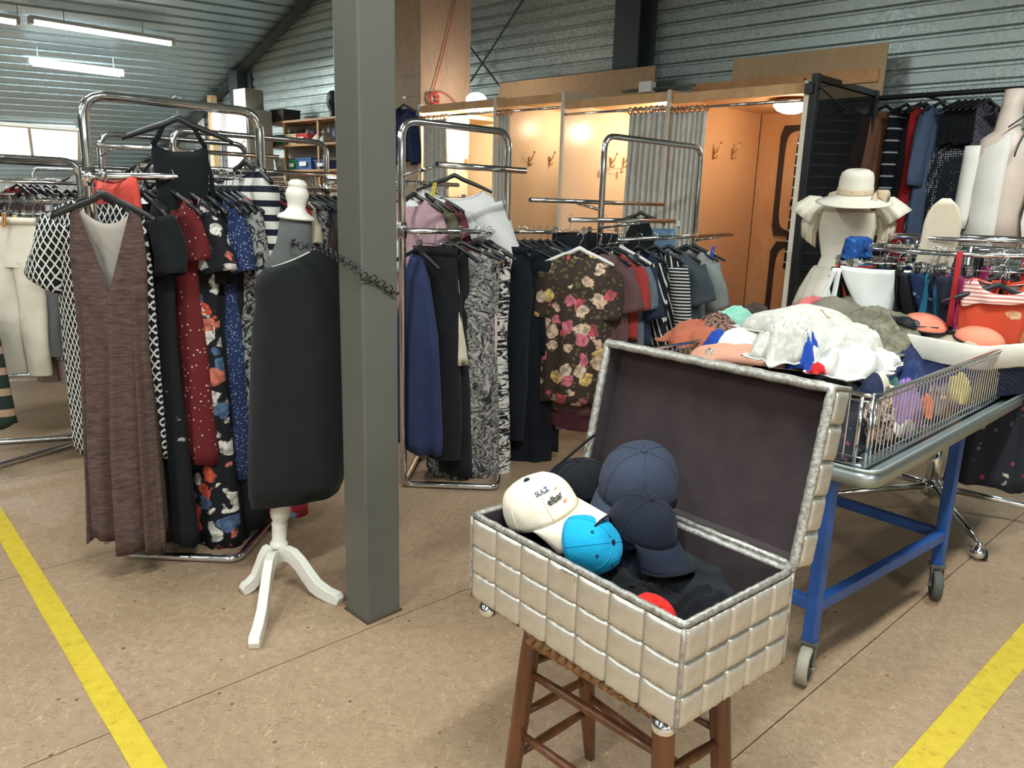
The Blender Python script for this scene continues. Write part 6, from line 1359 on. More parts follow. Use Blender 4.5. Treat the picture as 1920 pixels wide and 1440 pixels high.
for s_ in (-1, 1):
    c0 = df0+V3(s_*0.165*math.cos(YD), s_*0.165*math.sin(YD), z_sh-0.07); o_ = V3(s_*math.cos(YD), s_*math.sin(YD), 0); t_ = np.cross(UP, o_)
    def sring(dist, drop, a, b, rip, ph=0):
        c = c0+o_*dist-UP*drop; return [c+t_*(a*math.cos(q)*(1+rip*math.sin(9*q+ph)))+(o_*0.75+UP*0.55)*(b*math.sin(q)*(1+rip*math.sin(9*q+ph))) for q in np.linspace(0, 2*math.pi, 45)[:-1]]
    MB().loft([sring(-0.03, -0.02, 0.06, 0.05, 0), sring(0.02, -0.01, 0.085, 0.075, 0.03), sring(0.075, 0.045, 0.10, 0.09, 0.05), sring(0.10, 0.085, 0.115, 0.105, 0.08, 0.5)], 0, True).obj('puff_sleeve', CRD, dress, solid=0.003)
    MB().loft([sring(0.03, 0.04, 0.07, 0.06, 0.02), sring(0.06, 0.15, 0.075, 0.065, 0.05), sring(0.055, 0.235, 0.08, 0.06, 0.10)], 0, True).obj('lace_sleeve', CRL, dress, solid=0.003)
MB().loft([dring(z_sh-0.05, 0.155, 0.09), dring(z_sh-0.06, 0.16, 0.105), dring(z_sh-0.115, 0.172, 0.118)], 0, True).obj('lace_yoke', CRL, dress, solid=0.003)
zh = zd(366); ht = zd(311)
hat = MB().lathe([(0.215, zh-0.012), (0.19, zh-0.004), (0.15, zh+0.012), (0.105, zh+0.03), (0.098, zh+0.05), (0.094, ht-0.05), (0.085, ht-0.02), (0.06, ht-0.004), (0.001, ht)], df0, 36, np.array([V3(0.995, 0, 0.06), V3(0, 0.985, 0.17), V3(-0.06, -0.17, 0.98)])*1.0, cap=False)
hc = df0
hat = hat.obj('sun_hat', HATM, None, solid=0.004); tag(hat, 'ivory wide-brimmed sun hat with rose ribbon on the dress form', 'hat')
hb = np.array(hat['_base']); axH = np.array([V3(0.995, 0, 0.06), V3(0, 0.985, 0.17), V3(-0.06, -0.17, 0.98)])
MB().lathe([(0.104, zh+0.034), (0.102, zh+0.045), (0.1, zh+0.068), (0.098, zh+0.070)], df0, 36, axH, cap=False).obj('ribbon_band', RIB, hat, solid=0.003)
bq = df0+axH[0]*0.085-axH[1]*0.07+axH[2]*(zh+0.045)
MB().loft([[bq+V3(a*0.02*math.cos(q)+a*0.07, -0.02-a*0.03, 0.02*math.sin(q)*(1+a)-a*0.02) for q in np.linspace(0, 6.28, 12)[:-1]] for a in (0.05, 0.3, 0.55, 0.8)], 0, True, True, True).obj('ribbon_bow', RIB, hat)
MB().loft([[bq+V3(-a*0.02+0.02*a*math.cos(q), -0.02-a*0.03, 0.02*math.sin(q)*(1+a)-a*0.05) for q in np.linspace(0, 6.28, 12)[:-1]] for a in (0.05, 0.4, 0.8, 1.2)], 0, True, True, True).obj('ribbon_tail', RIB, hat)

# ------------------------------------------------------------------ black mesh panel beside the orange cubicle
NET = NT('black_mesh_net', 0.8, 0, (0.012, 0.014, 0.018)); _tr = NET.node('ShaderNodeBsdfTransparent'); _mx = NET.node('ShaderNodeMixShader', ins={0: 0.5}); NET.link(NET.b.outputs[0], _mx.inputs[2]); NET.link(_tr.outputs[0], _mx.inputs[1]); NET.link(_mx.outputs[0], NET.n['Material Output'].inputs['Surface']); NET = NET.mat
BLKF_ = plain('black_steel_frame', (0.014, 0.016, 0.02), 0.4, 0.2)
nP = np.cross(RD, UP); m0 = DIV[4][0]-LD*0.05+RD*0.02; 
zt0 = zat(m0, 138); m1 = PP(1642, 170, m0, nP); Lp = (m1-m0) @ RD; Lp = float(np.clip(Lp, 0.8, 1.55))
mp = thing('mesh_panel', 'tall black framed mesh panel standing against the right end of the cubicles', 'panel', m0+RD*Lp/2)
for u in (0.0, Lp): MB().box(m0+RD*u+UP*zt0/2, (0.05, 0.05, zt0), axes(RD)).obj('upright', BLKF_, mp, bevel=0.004)
for z in (zt0-0.025, zt0*0.45, 0.06): MB().box(m0+RD*Lp/2+UP*z, (Lp-0.05, 0.035, 0.045), axes(RD)).obj('crossbar', BLKF_, mp, bevel=0.003)
MB().box(m0+RD*Lp/2+UP*(zt0/2), (Lp-0.05, 0.004, zt0-0.1), axes(RD)).obj('mesh', NET, mp)
MB().tube([DIV[4][0]+UP*(DIV[4][1]+0.01)+LD*0.03, m0+UP*(zt0-0.1)-LD*0.04, m0+RD*0.5+UP*(zt0-0.22)-LD*0.035], 0.007, 6).obj('cable', BLACKPL, mp)
MB().box(m0+UP*(zt0-0.1)+LD*0.03-RD*0.01, (0.07, 0.06, 0.07), axes(RD)).obj('clamp', BLACKPL, mp, bevel=0.004)

# ------------------------------------------------------------------ high rail on the gable wall with coats
wr0 = onwall(1628, 184, 0.45); wr1 = onwall(1868, 171, 0.45); zwr = (wr0[2]+wr1[2])/2; wr0[2] = wr1[2] = zwr
wdir = -LD; wr1 = wr1+wdir*1.6; wr0 = wr0-wdir*0.7
rl = thing('wall_rail', 'long dark garment rail bracketed to the corrugated wall', 'clothes rail', (wr0+wr1)/2)
MB().tube([wr0, wr1], 0.02, 12).obj('rail', BLKF_, rl)
for s_ in (0.05, 0.35, 0.65, 0.95):
    p = wr0+(wr1-wr0)*s_; MB().tube(fillet([p, p+RD*0.25+UP*0.0, p+RD*0.44+UP*0.0], 0.02), 0.014, 8).obj('bracket', BLKF_, rl)
def atW(px):
    n_ = np.cross(LD, UP); d = ray(px, 180); t_ = ((wr0-CAM) @ n_)/(d @ n_); p = CAM+d*t_; p[2] = zwr+0.012; return p
BWT = stripes('black_sheer_white_bars', S(22, 25, 32), S(170, 174, 178), 11, 0.14, 2); SUEDE = cloth('brown_suede', S(124, 88, 66), 0.2); REDK = cloth('deep_red_crepe', S(150, 36, 40), 0.1); DNS = cloth('denim_blue_shirt', S(84, 100, 128), 0.12); TWD = dots('black_white_tweed', S(36, 40, 48), S(176, 180, 182), 60, 0.30, 0.2); IVJ = cloth('white_linen_jacket', S(228, 224, 216), 0.04); GRYP = zebra('mauve_grey_print', S(100, 96, 108), S(60, 58, 68), 20, 3)
WG = 'garments on the high wall rail'
WH = 'thin black hanger on the high wall rail'
def wg(px, lb_, cat, L, prof, m_, yaw, seed, drop=0.0, **k):
    p = atW(px)-UP*0
    # long drop loops bring the low garments down
    o = garment('coat' if cat == 'coat' else 'blouse' if cat == 'top' else 'dress', lb_, cat, p, yaw, L, prof, m_, seed=seed, hlabel=None, **k); return o
wg(1592, 'black sheer top with white bars behind the mesh panel', 'top', 1.25, sprof(SHIRT, 1.15), BWT, 0.05, 100, sleeves=dict(L=0.7, r0=0.1, r1=0.09, out=0.2))
wg(1556, 'second black barred top nearest the cubicle behind the mesh panel', 'top', 1.3, sprof(SHIRT, 1.1), BWT, 0.1, 101)
wg(1664, 'brown suede coat with gathered sleeve, right of the mesh panel', 'coat', 0.95, sprof(SHIRT, 0.9), SUEDE, 0.35, 102, sleeves=dict(L=0.55, r0=0.1, r1=0.12, out=0.2))
wg(1702, 'black dress with white side bars on the high wall rail', 'dress', 1.4, sprof(SHIRT, 0.85), BWT, 0.45, 103)
wg(1728, 'black strappy dress before the red dress on the high wall rail', 'dress', 0.75, sprof(TANK, 0.8), BLKD, 0.4, 104)
wg(1738, 'deep red crepe dress on the high wall rail', 'dress', 1.25, sprof(DRESS, 0.85), REDK, 0.45, 105)
wg(1766, 'denim blue shirt on the high wall rail with a red hanger hook', 'top', 1.15, sprof(SHIRT, 0.8), DNS, 0.45, 106, sleeves=dict(L=0.55, r0=0.08, r1=0.07, out=0.15))
for i, px in enumerate((1800, 1812, 1824, 1836, 1848)):  # a bunch on the rail
    wg(px, ('first', 'second', 'third', 'fourth', 'last')[i]+' black strappy garment right of the denim shirt, above the tweed coat', 'dress', 0.30, sprof(TANK, 0.75), BLKD, 0.4, 107+i, group=WG)
wg(1822, 'long black and white tweed coat turned to the camera', 'coat', 1.22, sprof(SHIRT, 1.15), TWD, -0.45, 113, top=-0.28, slope=0.75, neck=(0.07, 0.03, 0.02), sleeves=dict(L=0.62, r0=0.105, r1=0.09, out=0.18), hanger=None)
wg(1856, 'mauve grey print dress right of the tweed coat', 'dress', 1.45, sprof(DRESS, 0.7), GRYP, 0.5, 114)
# white bust with jacket
BUSTM = plain('pale_pink_bust', S(216, 198, 186), 0.45)
bp = PY(1886, 300, 5.1); b0 = np.array([bp[0], bp[1], 0.0]); zb1, zb2, zb3 = zat(b0, 168), zat(b0, 236), zat(b0, 470)
bu_ = thing('bust_form', 'pale bust form with tilted neck wearing the white linen jacket, far right', 'mannequin', b0)
def bring(z, a, b, dx=0, N=30, yw=-0.5): return [b0+V3(dx+a*math.cos(q)*math.cos(yw)-b*math.sin(q)*math.sin(yw), a*math.cos(q)*math.sin(yw)+b*math.sin(q)*math.cos(yw), z) for q in np.linspace(0, 2*math.pi, N+1)[:-1]]
MB().loft([bring(zb1, 0.066, 0.066, -0.0), bring(zb1-0.10, 0.060, 0.06, -0.015), bring(zb2-0.03, 0.075, 0.065, -0.02), bring(zb2-0.08, 0.14, 0.08, -0.02), bring(zb2-0.15, 0.165, 0.10), bring(zb2-0.35, 0.16, 0.12), bring(zb2-0.55, 0.125, 0.1), bring(zb2-0.75, 0.16, 0.12)], 0, True, True, True).obj('torso', BUSTM, bu_)
MB().tube([b0, b0+UP*(zb2-0.7)], 0.018, 10).obj('pole', CHROME, bu_); MB().lathe([(0.18, 0), (0.18, 0.012), (0.02, 0.03)], b0, 24).obj('base', CHROME, bu_)
jk = MB().loft([[bring(z, a, b, dx)[k] for k in (list(range(26, 30))+list(range(0, 23)))] for z, a, b, dx in ((zb2-0.05, 0.14, 0.095, 0.03), (zb2-0.14, 0.185, 0.125, 0.03), (zb2-0.4, 0.185, 0.145, 0.02), (zb2-0.6, 0.17, 0.13, 0.02), (zb3+0.02, 0.21, 0.16, 0.02))], 0, False).obj('linen_jacket', IVJ, None, origin=b0, solid=0.006); tag(jk, 'white linen jacket open on the pale bust form at the right edge', 'jacket')
for s_ in (-1, 1):
    c = b0+V3(s_*0.2*math.cos(-0.5)+0.03, s_*0.2*math.sin(-0.5), zb2-0.12); MB().loft([[c+V3(s_*0.006*i+(0.065-0.004*i)*math.cos(q), 0.055*math.sin(q), -0.075*i) for q in np.linspace(0, 6.283, 17)[:-1]] for i in range(8)], 0, True).obj('sleeve', IVJ, jk, solid=0.003)
MB().tube(fillet([b0+V3(-0.08, -0.1, zb2-0.02), b0+V3(0.0, -0.13, zb2+0.05), b0+V3(0.06, -0.1, zb2+0.05), b0+V3(0.02, -0.14, zb2-0.02), b0+V3(-0.04, -0.16, zb2-0.14), b0+V3(-0.05, -0.16, zb2-0.2)], 0.03), 0.005, 6).obj('cord', BLACKPL, bu_)

# ------------------------------------------------------------------ round swimwear rack with five castored feet
hub = PZ(1745, 915, 0.1); hb_ = np.array([hub[0], hub[1], 0.0]); ZS = zat(hb_, 470)
rs = thing('round_rack', 'round chrome swimwear rack on a five-armed castored base behind the trolley', 'clothes rack', hb_)
MB().tube([hb_+UP*0.07, hb_+UP*(ZS+0.02)], 0.028, 14).obj('post', CHROME, rs); MB().tube([hb_+UP*0.07, hb_+UP*0.42], 0.034, 14).obj('sleeve', CHROME, rs)
MB().lathe([(0.03, 0.06), (0.05, 0.075), (0.05, 0.13), (0.036, 0.15)], hb_, 16).obj('hub', CHROME, rs)
feet = [PZ(1597, 1005), PZ(1835, 1052), PZ(1925, 1000)]; a0 = [math.atan2(f_[1]-hb_[1], f_[0]-hb_[0]) for f_ in feet]; base_a = a0[1]
for k in range(5):
    a = base_a+k*2*math.pi/5; d = np.array([math.cos(a), math.sin(a), 0]); R_ = 0.66
    MB().tube([hb_+d*0.04+UP*0.115, hb_+d*0.3+UP*0.10, hb_+d*(R_-0.02)+UP*0.075], [0.02, 0.018, 0.014], 10, flat=0.8).obj('foot_arm', CHROME, rs)
    e = hb_+d*R_; MB().ball(e+UP*0.033, 0.033, 14, 8).obj('castor', CHROME, rs); MB().tube([e+UP*0.05, e+UP*0.085], 0.012, 8).obj('castor_stem', CHROME, rs); MB().lathe([(0.028, -0.012), (0.03, 0), (0.028, 0.012)], e+UP*0.026+np.array([-d[1], d[0], 0])*0.02, 14, np.array([d, UP, np.cross(d, UP)])).obj('castor_wheel', BLACKPL, rs)
RR = 0.50
def circ(r, z, n_=60): return [hb_+V3(r*math.cos(q), r*math.sin(q), z) for q in np.linspace(0, 2*math.pi, n_+1)[:-1]]
MB().tube(circ(RR, ZS), 0.0125, 10, True).obj('ring_rail', CHROME, rs); MB().tube(circ(RR*0.72, ZS+0.06), 0.0125, 10, True).obj('ring_rail', CHROME, rs)
for k in range(4):
    a = 0.4+k*math.pi/2; d = np.array([math.cos(a), math.sin(a), 0]); MB().tube([hb_+UP*(ZS+0.0), hb_+d*RR+UP*ZS], 0.009, 8).obj('spoke', CHROME, rs); MB().tube([hb_+d*RR*0.72+UP*ZS, hb_+d*RR*0.72+UP*(ZS+0.06)], 0.008, 8).obj('riser', CHROME, rs)
def sheet(fn, nu=16, nv=12): return MB().loft([[np.array(fn(i/nu*2-1, j/nv)) for i in range(nu+1)] for j in range(nv+1)], 0, False)
def brief(label, at, yaw, mat, w=0.16, h=0.24, group=None, ties=None, hcl=True, top=-0.12, seed=0):
    rng = random.Random(seed); o_ = rng.uniform(0, 6)
    def f(u, v, s_):
        wd = w*(1-0.80*v**1.25); return (u*wd, s_*(0.012+0.035*(1-u*u)*(0.3+v*0.9))+0.006*math.sin(u*7+o_+v*4), top-h*v+0.012*u*u)
    o = sheet(lambda u, v: f(u, v, -1)).mesh('bikini_brief', mat); ob = bpy.data.objects.new('bikini_brief', o); COL.objects.link(ob); ob.location = tuple(map(float, at)); ob.rotation_euler = (0, 0, yaw); ob['_base'] = (0, 0, 0); tag(ob, label, 'swimwear', group); m_ = ob.modifiers.new('solid', 'SOLIDIFY'); m_.thickness = 0.003
    sheet(lambda u, v: f(u, v, 1)).obj('back_panel', mat, ob, world=False, solid=0.003)
    if ties is not None:
        for s_ in (-1, 1):
            for k in range(2):
                x = s_*(w+0.004); MB().loft([[np.array([x+s_*(0.018*k+0.03*q*(k+0.4))-0.012, -0.012-0.01*k, top-0.0-0.2*q*(1-0.15*k)]), np.array([x+s_*(0.018*k+0.03*q*(k+0.4))+0.012, -0.016-0.01*k, top-0.0-0.2*q*(1-0.15*k)+0.01*q])] for q in np.linspace(0, 1, 8)], 0, False).obj('tie', ties, ob, world=False, solid=0.002)
    if hcl: clip_hanger(at, yaw, 'chrome clip hanger holding '+label.split(' on ')[0].split(' hanging')[0], None, w*0.8)
    return ob
def atS(px, front=True, r=RR):
    d = ray(px, 470); d = d[:2]/np.linalg.norm(d[:2]); b = hb_[:2] @ d; c = hb_[:2] @ hb_[:2]-r*r; q = b*b-c
    if q < 0: t_ = b
    else: t_ = b-math.sqrt(q) if front else b+math.sqrt(q)
    return np.array([d[0]*t_, d[1]*t_, ZS+0.014])
MAG = cloth('magenta_lycra', S(176, 52, 116), 0.1, 0.6); WHL = cloth('white_lycra', S(226, 226, 222), 0.03, 0.7, 0.12); SWB = floral('blue_sea_print', S(30, 44, 80), [S(60, 100, 150), S(180, 190, 200), S(24, 28, 50)], 18, 0.4); SWO = floral('orange_tropical', S(206, 80, 54), [S(226, 200, 160), S(206, 60, 44), S(150, 50, 60), S(230, 150, 100)], 12, 0.45); CSTR = stripes('coral_white_stripe', S(206, 130, 120), S(232, 220, 212), 60, 0.5, 2); BLC = floral('blue_crochet', S(30, 74, 140), [S(60, 120, 190), S(24, 40, 90)], 30, 0.4); BLH = floral('blackwith_studs', S(22, 24, 30), [S(22, 24, 30), S(210, 210, 206)], 34, 0.16)
brief('white tie-side bikini brief hanging at the front of the round rack', atS(1664), -0.35, WHL, 0.20, 0.29, ties=WHL, top=-0.11, seed=1)
brief('magenta bikini brief hanging behind the white brief', atS(1682)+V3(0.05, 0.07, 0), -0.25, MAG, 0.24, 0.29, seed=2)
brief('black studded bikini brief left of the white brief', atS(1600)+V3(-0.02, 0.02, -0.06), 0.3, BLH, 0.09, 0.22, seed=3)
brief('blue sea print brief right of the magenta brief', atS(1752)+V3(0.03, 0.02, 0), -0.2, SWB, 0.11, 0.24, seed=4)
brief('dark blue brief in the middle of the round rack', atS(1790), 0.5, cloth('ink_lycra', S(26, 32, 48), 0.15), 0.13, 0.27, seed=5)
brief('ink black brief behind the cream divider on the round rack', atS(1728)+V3(0.06, 0.12, 0), 0.2, cloth('ink_lycra_two', S(30, 40, 62), 0.15), 0.12, 0.28, seed=6)
for i, px in enumerate((1760, 1778, 1800, 1812)):
    brief(('blue grey patterned brief hung deeper in the round rack', 'teal patterned brief hung deeper in the round rack', 'black brief hung deeper in the round rack', 'red and navy brief beside the orange swimsuit')[i], atS(px)+V3(0.02, 0.08+0.03*i, 0), 0.4+0.2*i, (SWB, TEALP, BLKS, CRIM)[i], 0.1, 0.24+0.02*i, seed=10+i)
sw = atS(1872)+V3(0, -0.05, 0.0)
garment('swimsuit', 'orange tropical swimsuit with coral striped trim on a clip hanger', 'swimwear', sw, -0.45, 0.34, [(0, 0.15, 0.03), (0.4, 0.145, 0.05), (1, 0.12, 0.04)], SWO, seed=120, top=-0.11, neck=(0.09, 0.07, 0.02), slope=0.1, hanger=None, folds=(5, 0.008)); clip_hanger(sw, -0.45, 'chrome clip hanger holding the orange tropical swimsuit', None, 0.12)
s2 = atS(1868)+V3(-0.02, -0.09, -0.06); hh_ = hang('black', s2, -0.45, 'black hanger hung before the orange tropical swimsuit', None); 
garment('swimsuit', 'striped coral bikini top over the orange swimsuit', 'swimwear', sw+V3(0, -0.03, 0), -0.45, 0.10, [(0, 0.155, 0.045), (1, 0.155, 0.06)], CSTR, seed=121, top=-0.115, neck=(0.1, 0.06, 0.02), slope=0.1, hanger=None)
MB_r = MB(); q0 = atS(1800)+V3(0, -0.04, -0.24)
for nm_, xx, zz in (('red swim strap dangling left of the orange swimsuit', 1787, 590), ('red swim strap dangling right of the orange swimsuit', 1912, 585)):
    a = PY(xx, zz-32, atS(1830)[1]-0.06); b = PY(xx-8 if xx < 1850 else xx-22, zz+22, atS(1830)[1]-0.06); t = thing('swim_strap', nm_, 'swimwear', (a+b)/2); MB().tube([a+UP*0.2, a, (a+b)/2, b], 0.014, 8, flat=0.25).obj('strap', REDK, t)
garment('bandeau', 'blue crochet swim top draped over the left end of the round rack', 'swimwear', atS(1632)+V3(-0.02, 0.10, 0.01), 0.5, 0.11, [(0, 0.085, 0.04), (1, 0.095, 0.05)], BLC, seed=122, top=0.03, neck=(0.05, 0.0, 0.0), slope=0.25, hanger=None)
CARD = plain('cream_card_divider', S(206, 192, 170), 0.5)
cdp = atS(1758)+V3(0.06, 0.15, 0.0); t = thing('size_divider', 'large cream curved divider card slotted on the round rack', 'divider', cdp)
def ccurve(u, v): 
    z = 0.23-0.46*v; w = 0.075*(1-max(0, (0.18-v))*1.6)
    ww = 0.08*math.sqrt(max(0.05, 1-max(0, (0.3-v)/0.3)**2)); return cdp+V3(u*ww*math.cos(-0.3)+0.05*(0.5-v), u*ww*math.sin(-0.3), z)+V3(0.02*math.sin(v*3), 0, 0)
MB().loft([[ccurve(i/8*2-1, j/14) for i in range(9)] for j in range(15)], 0, False).obj('card', CARD, t, solid=0.004)
nhk = 0
for i in range(26):
    a = 2*math.pi*i/26+0.1; d = np.array([math.cos(a), math.sin(a), 0]); p = hb_+d*RR+UP*(ZS+0.014)
    if proj(p)[0] > 1990: continue
    if abs(proj(p)[0]-1664) < 12 and d[1] < 0: continue
    t_ = clip_hanger(p, a, 'empty looking chrome clip hanger crowded on the round swimwear rack', 'clip hangers crowded on the round rack', 0.09)
    m_ = (SWB, BLKS, TEALP, MAG, SWO, BLKD, NAVD)[i % 7]; brief('swim brief crowded among others deep on the round rack', p, a, m_, 0.10, 0.2+0.05*((i*7) % 3)/2, 'swim briefs crowded on the round rack', hcl=False, seed=30+i)

p = atS(1916)+V3(0, -0.02, 0); garment('wrap', 'dark printed wrap hanging low from the round rack at the right edge', 'clothes', p, -0.3, 0.95, [(0, 0.12, 0.03), (0.5, 0.14, 0.06), (1, 0.17, 0.07)], MIXD, seed=140, hlabel='black hanger with the dark printed wrap at the right edge')
hk = PP(1152, 300, DIV[2][0]+n*0.07, n); clip_hanger(hk, math.atan2(RD[1], RD[0]), 'brown clip hanger left on a coat hook in the cream cubicle', None, 0.12)
# ------------------------------------------------------------------ storage shelves at the gable wall, left of the column
SHW = wood('shelf_wood', S(150, 112, 76), S(180, 140, 100), 0.6)
def onshelf(x, y): return onwall(x, y, 0.55)
sa = onshelf(492, 300); sb = onshelf(640, 300); sdir = -LD; Ls = (sb-sa) @ sdir; zs1, zs2, zs3 = onshelf(560, 224)[2], onshelf(560, 270)[2], onshelf(560, 318)[2]
s0 = np.array([sa[0], sa[1], 0]); axS = axes(sdir)
sh = thing('storage_shelves', 'wooden storage shelves stacked with coloured tubs at the far wall', 'shelf', s0+sdir*Ls/2+RD*0.2)
for z in (zs1, zs2, zs3, 1.4, 0.7): MB().box(s0+sdir*Ls/2+RD*0.2+UP*(z-0.015), (Ls, 0.4, 0.03), axS).obj('shelf_board', SHW, sh)
for u in (0.0, 0.30, 0.72, 1.0): MB().box(s0+sdir*Ls*u+RD*0.04+UP*zs1/2, (0.045, 0.045, zs1), axS).obj('post', SHW, sh)
MB().box(s0+sdir*Ls/2+RD*0.42+UP*(zs1+0.5)/2, (Ls, 0.01, zs1-0.5), axS).obj('back_board', plain('cream_back_board', S(200, 196, 182), 0.7), sh)
def tub(px, py0, py1, wpx, col, label, group=None, zsh=None):
    a = onshelf(px-wpx/2, py1); b = onshelf(px+wpx/2, py1); w = np.linalg.norm((b-a)[:2]); c = (a+b)/2; h = max(0.08, onshelf(px, py0)[2]-onshelf(px, py1)[2]); z = zsh
    t = thing('storage_tub', label, 'tub', (c[0]+RD[0]*0.14, c[1]+RD[1]*0.14, z)); m_ = plain('tub_plastic', col, 0.4); cc = np.array([c[0], c[1], 0])+RD*0.16
    rg = lambda k, zz: [cc+sdir*x*w/2*k+RD*y*0.13*k+UP*(z+zz) for x, y in ((-1, -1), (1, -1), (1, 1), (-1, 1))]
    MB().loft([rg(0.85, 0.001), rg(1, h), rg(1.06, h), rg(1.06, h+0.015), rg(0.97, h+0.015), rg(0.83, 0.01)], 0, True, True, True, False).obj('tub_body', m_, t); MB().box(cc-RD*0.142+UP*(z+h*0.55), (w*0.45, 0.004, h*0.4), axS).obj('label_card', WHITEPL, t); return t
tub(501, 252, 268, 12, S(196, 150, 70), 'ochre storage tub on the middle far shelf', None, zs2); tub(522, 250, 268, 20, S(30, 130, 100), 'green storage tub on the middle far shelf', None, zs2); tub(543, 250, 268, 18, S(206, 190, 150), 'cream storage tub on the middle far shelf', None, zs2); tub(562, 250, 268, 22, S(190, 56, 52), 'red storage tub on the middle far shelf', None, zs2)
tub(545, 300, 316, 18, S(30, 120, 90), 'green storage tub on the lower far shelf', None, zs3); tub(566, 296, 316, 28, S(70, 104, 160), 'blue storage bag-like tub on the lower far shelf', None, zs3); tub(598, 300, 316, 24, S(62, 92, 140), 'second blue tub at right of the lower far shelf', None, zs3); tub(522, 296, 316, 20, S(206, 200, 188), 'white tub at left of the lower far shelf', None, zs3)
c = onshelf(590, 262); crumple('towel_stack', 'folded white towels at right of the middle far shelf', 'towels', np.array([c[0], c[1], zs2])+RD*0.15, 0.17, 0.14, 0.16, math.atan2(sdir[1], sdir[0]), WHT, 130, 0.2, 1.2, sq=4)
# small bottles and cartons behind the tubs
rng = random.Random(5)
for i in range(12):
    px = 500+i*10; c = onshelf(px, 246); p = np.array([c[0], c[1], zs2])+RD*0.33; w = 0.035; h = 0.16+0.1*rng.random(); t = thing('carton', 'small carton in the row standing behind the tubs on the middle far shelf', 'carton', p, 'cartons behind the tubs')
    MB().box(p+UP*h/2, (w*1.6, 0.05, h), axS).obj('carton_body', plain('carton_paper', [S(206, 204, 198), S(120, 140, 180), S(180, 170, 150), S(90, 90, 96)][i % 4], 0.6), t); MB().box(p+UP*(h+0.012)-sdir*0.0, (w*0.7, 0.03, 0.024), axS).obj('lid', WHITEPL, t)
# black display head
hc_ = onshelf(607, 222); hd0 = np.array([hc_[0], hc_[1], zs1])+RD*0.15; HEADM = plain('black_display_head', S(40, 44, 46), 0.5)
hdm = MB(); Hh = onshelf(607, 167)[2]-zs1; k_ = Hh/0.40; rings = []
for (z, a, b, dx) in ((0, 0.085, 0.075, 0.012), (0.02, 0.06, 0.055, 0.012), (0.10, 0.052, 0.052, 0.008), (0.135, 0.06, 0.062, -0.006), (0.165, 0.078, 0.068, -0.018), (0.20, 0.092, 0.075, -0.010), (0.26, 0.10, 0.08, -0.002), (0.32, 0.10, 0.08, 0.006), (0.365, 0.08, 0.065, 0.012), (0.392, 0.045, 0.04, 0.014), (0.40, 0.006, 0.006, 0.014)):
    rings.append([hd0+sdir*((a*math.cos(q)+dx)*k_)+RD*(b*math.sin(q)*k_)+UP*z*k_ for q in np.linspace(0, 2*math.pi, 25)[:-1]])
ho = hdm.loft(rings, 0, True, True, True).obj('mannequin_bust', HEADM, None); tag(ho, 'black display head facing left on top of the storage shelves', 'display head')
MB().loft([[hd0+sdir*(-0.09+dx)*k_+RD*(0.014*s_*math.cos(q))*k_+UP*(z+0.01*s_*math.sin(q))*k_ for q in np.linspace(0, 6.283, 9)[:-1]] for z, dx, s_ in ((0.265, 0.01, 0.3), (0.235, -0.008, 0.7), (0.205, -0.024, 1.1), (0.195, 0.0, 0.9))], 0, True, True, True).obj('nose', HEADM, ho)
for z, dx in ((0.178, -0.088), (0.166, -0.086)): MB().ball(hd0+sdir*dx*k_+UP*z*k_, 0.012*k_, 10, 6, sc=(1, 1.6, 0.5), ax=axS).obj('lip', HEADM, ho)
for s_ in (-1, 1): MB().ball(hd0+sdir*0.02*k_+RD*s_*0.078*k_+UP*0.23*k_, 0.028*k_, 10, 6, sc=(0.7, 0.35, 1.1), ax=axS).obj('ear', HEADM, ho)
cr = onshelf(512, 214); p = np.array([cr[0], cr[1], zs1])+RD*0.2
t = thing('wicker_crate', 'dark woven crate on top of the storage shelves', 'crate', p); MB().box(p+UP*0.09, (0.36, 0.3, 0.17), axS).obj('crate_body', zebra('dark_woven', S(54, 50, 50), S(110, 104, 100), 40, 2), t); MB().box(p+UP*0.178, (0.38, 0.32, 0.012), axS).obj('rim', BLACKPL, t)
# tall white cupboard, floor lamp, small framed notice further left on the same wall
cw = onwall(448, 300, 1.0); zc = onwall(448, 205, 1.0)[2]; wcup = thing('tall_cupboard', 'tall pale cupboard left of the storage shelves', 'cupboard', (cw[0], cw[1], 0)); axS_ = axS
MB().box(np.array([cw[0], cw[1], zc/2])+RD*0.2, (0.60, 0.4, zc), axS).obj('body', plain('pale_cupboard', S(196, 198, 190), 0.5), wcup, bevel=0.004)
for s_ in (-1, 1): d_ = MB().box(np.array([cw[0], cw[1], zc/2])+sdir*s_*0.148-RD*0.009, (0.29, 0.016, zc-0.04), axS).obj('door', WHITEPL, wcup); MB().box(np.array([cw[0], cw[1], zc*0.5])+sdir*s_*0.03-RD*0.02, (0.012, 0.02, 0.12), axS).obj('handle', CHROME, d_)
bx = np.array([cw[0], cw[1], zc]); t = thing('cardboard_box', 'pale box on top of the tall cupboard', 'box', bx); MB().box(bx+UP*0.15+RD*0.2, (0.34, 0.3, 0.3), axS).obj('carton', plain('pale_carton', S(188, 184, 172), 0.7), t, bevel=0.004); MB().box(bx+UP*0.301+RD*0.2, (0.06, 0.3, 0.002), axS).obj('tape_strip', BEIG, t)
lp = onwall(417, 300, 1.35); lz = zat(lp, 228); t = thing('floor_lamp', 'white drum lamp on a thin stand before the tall cupboard', 'lamp', (lp[0], lp[1], 0)); l0 = np.array([lp[0], lp[1], 0.0])
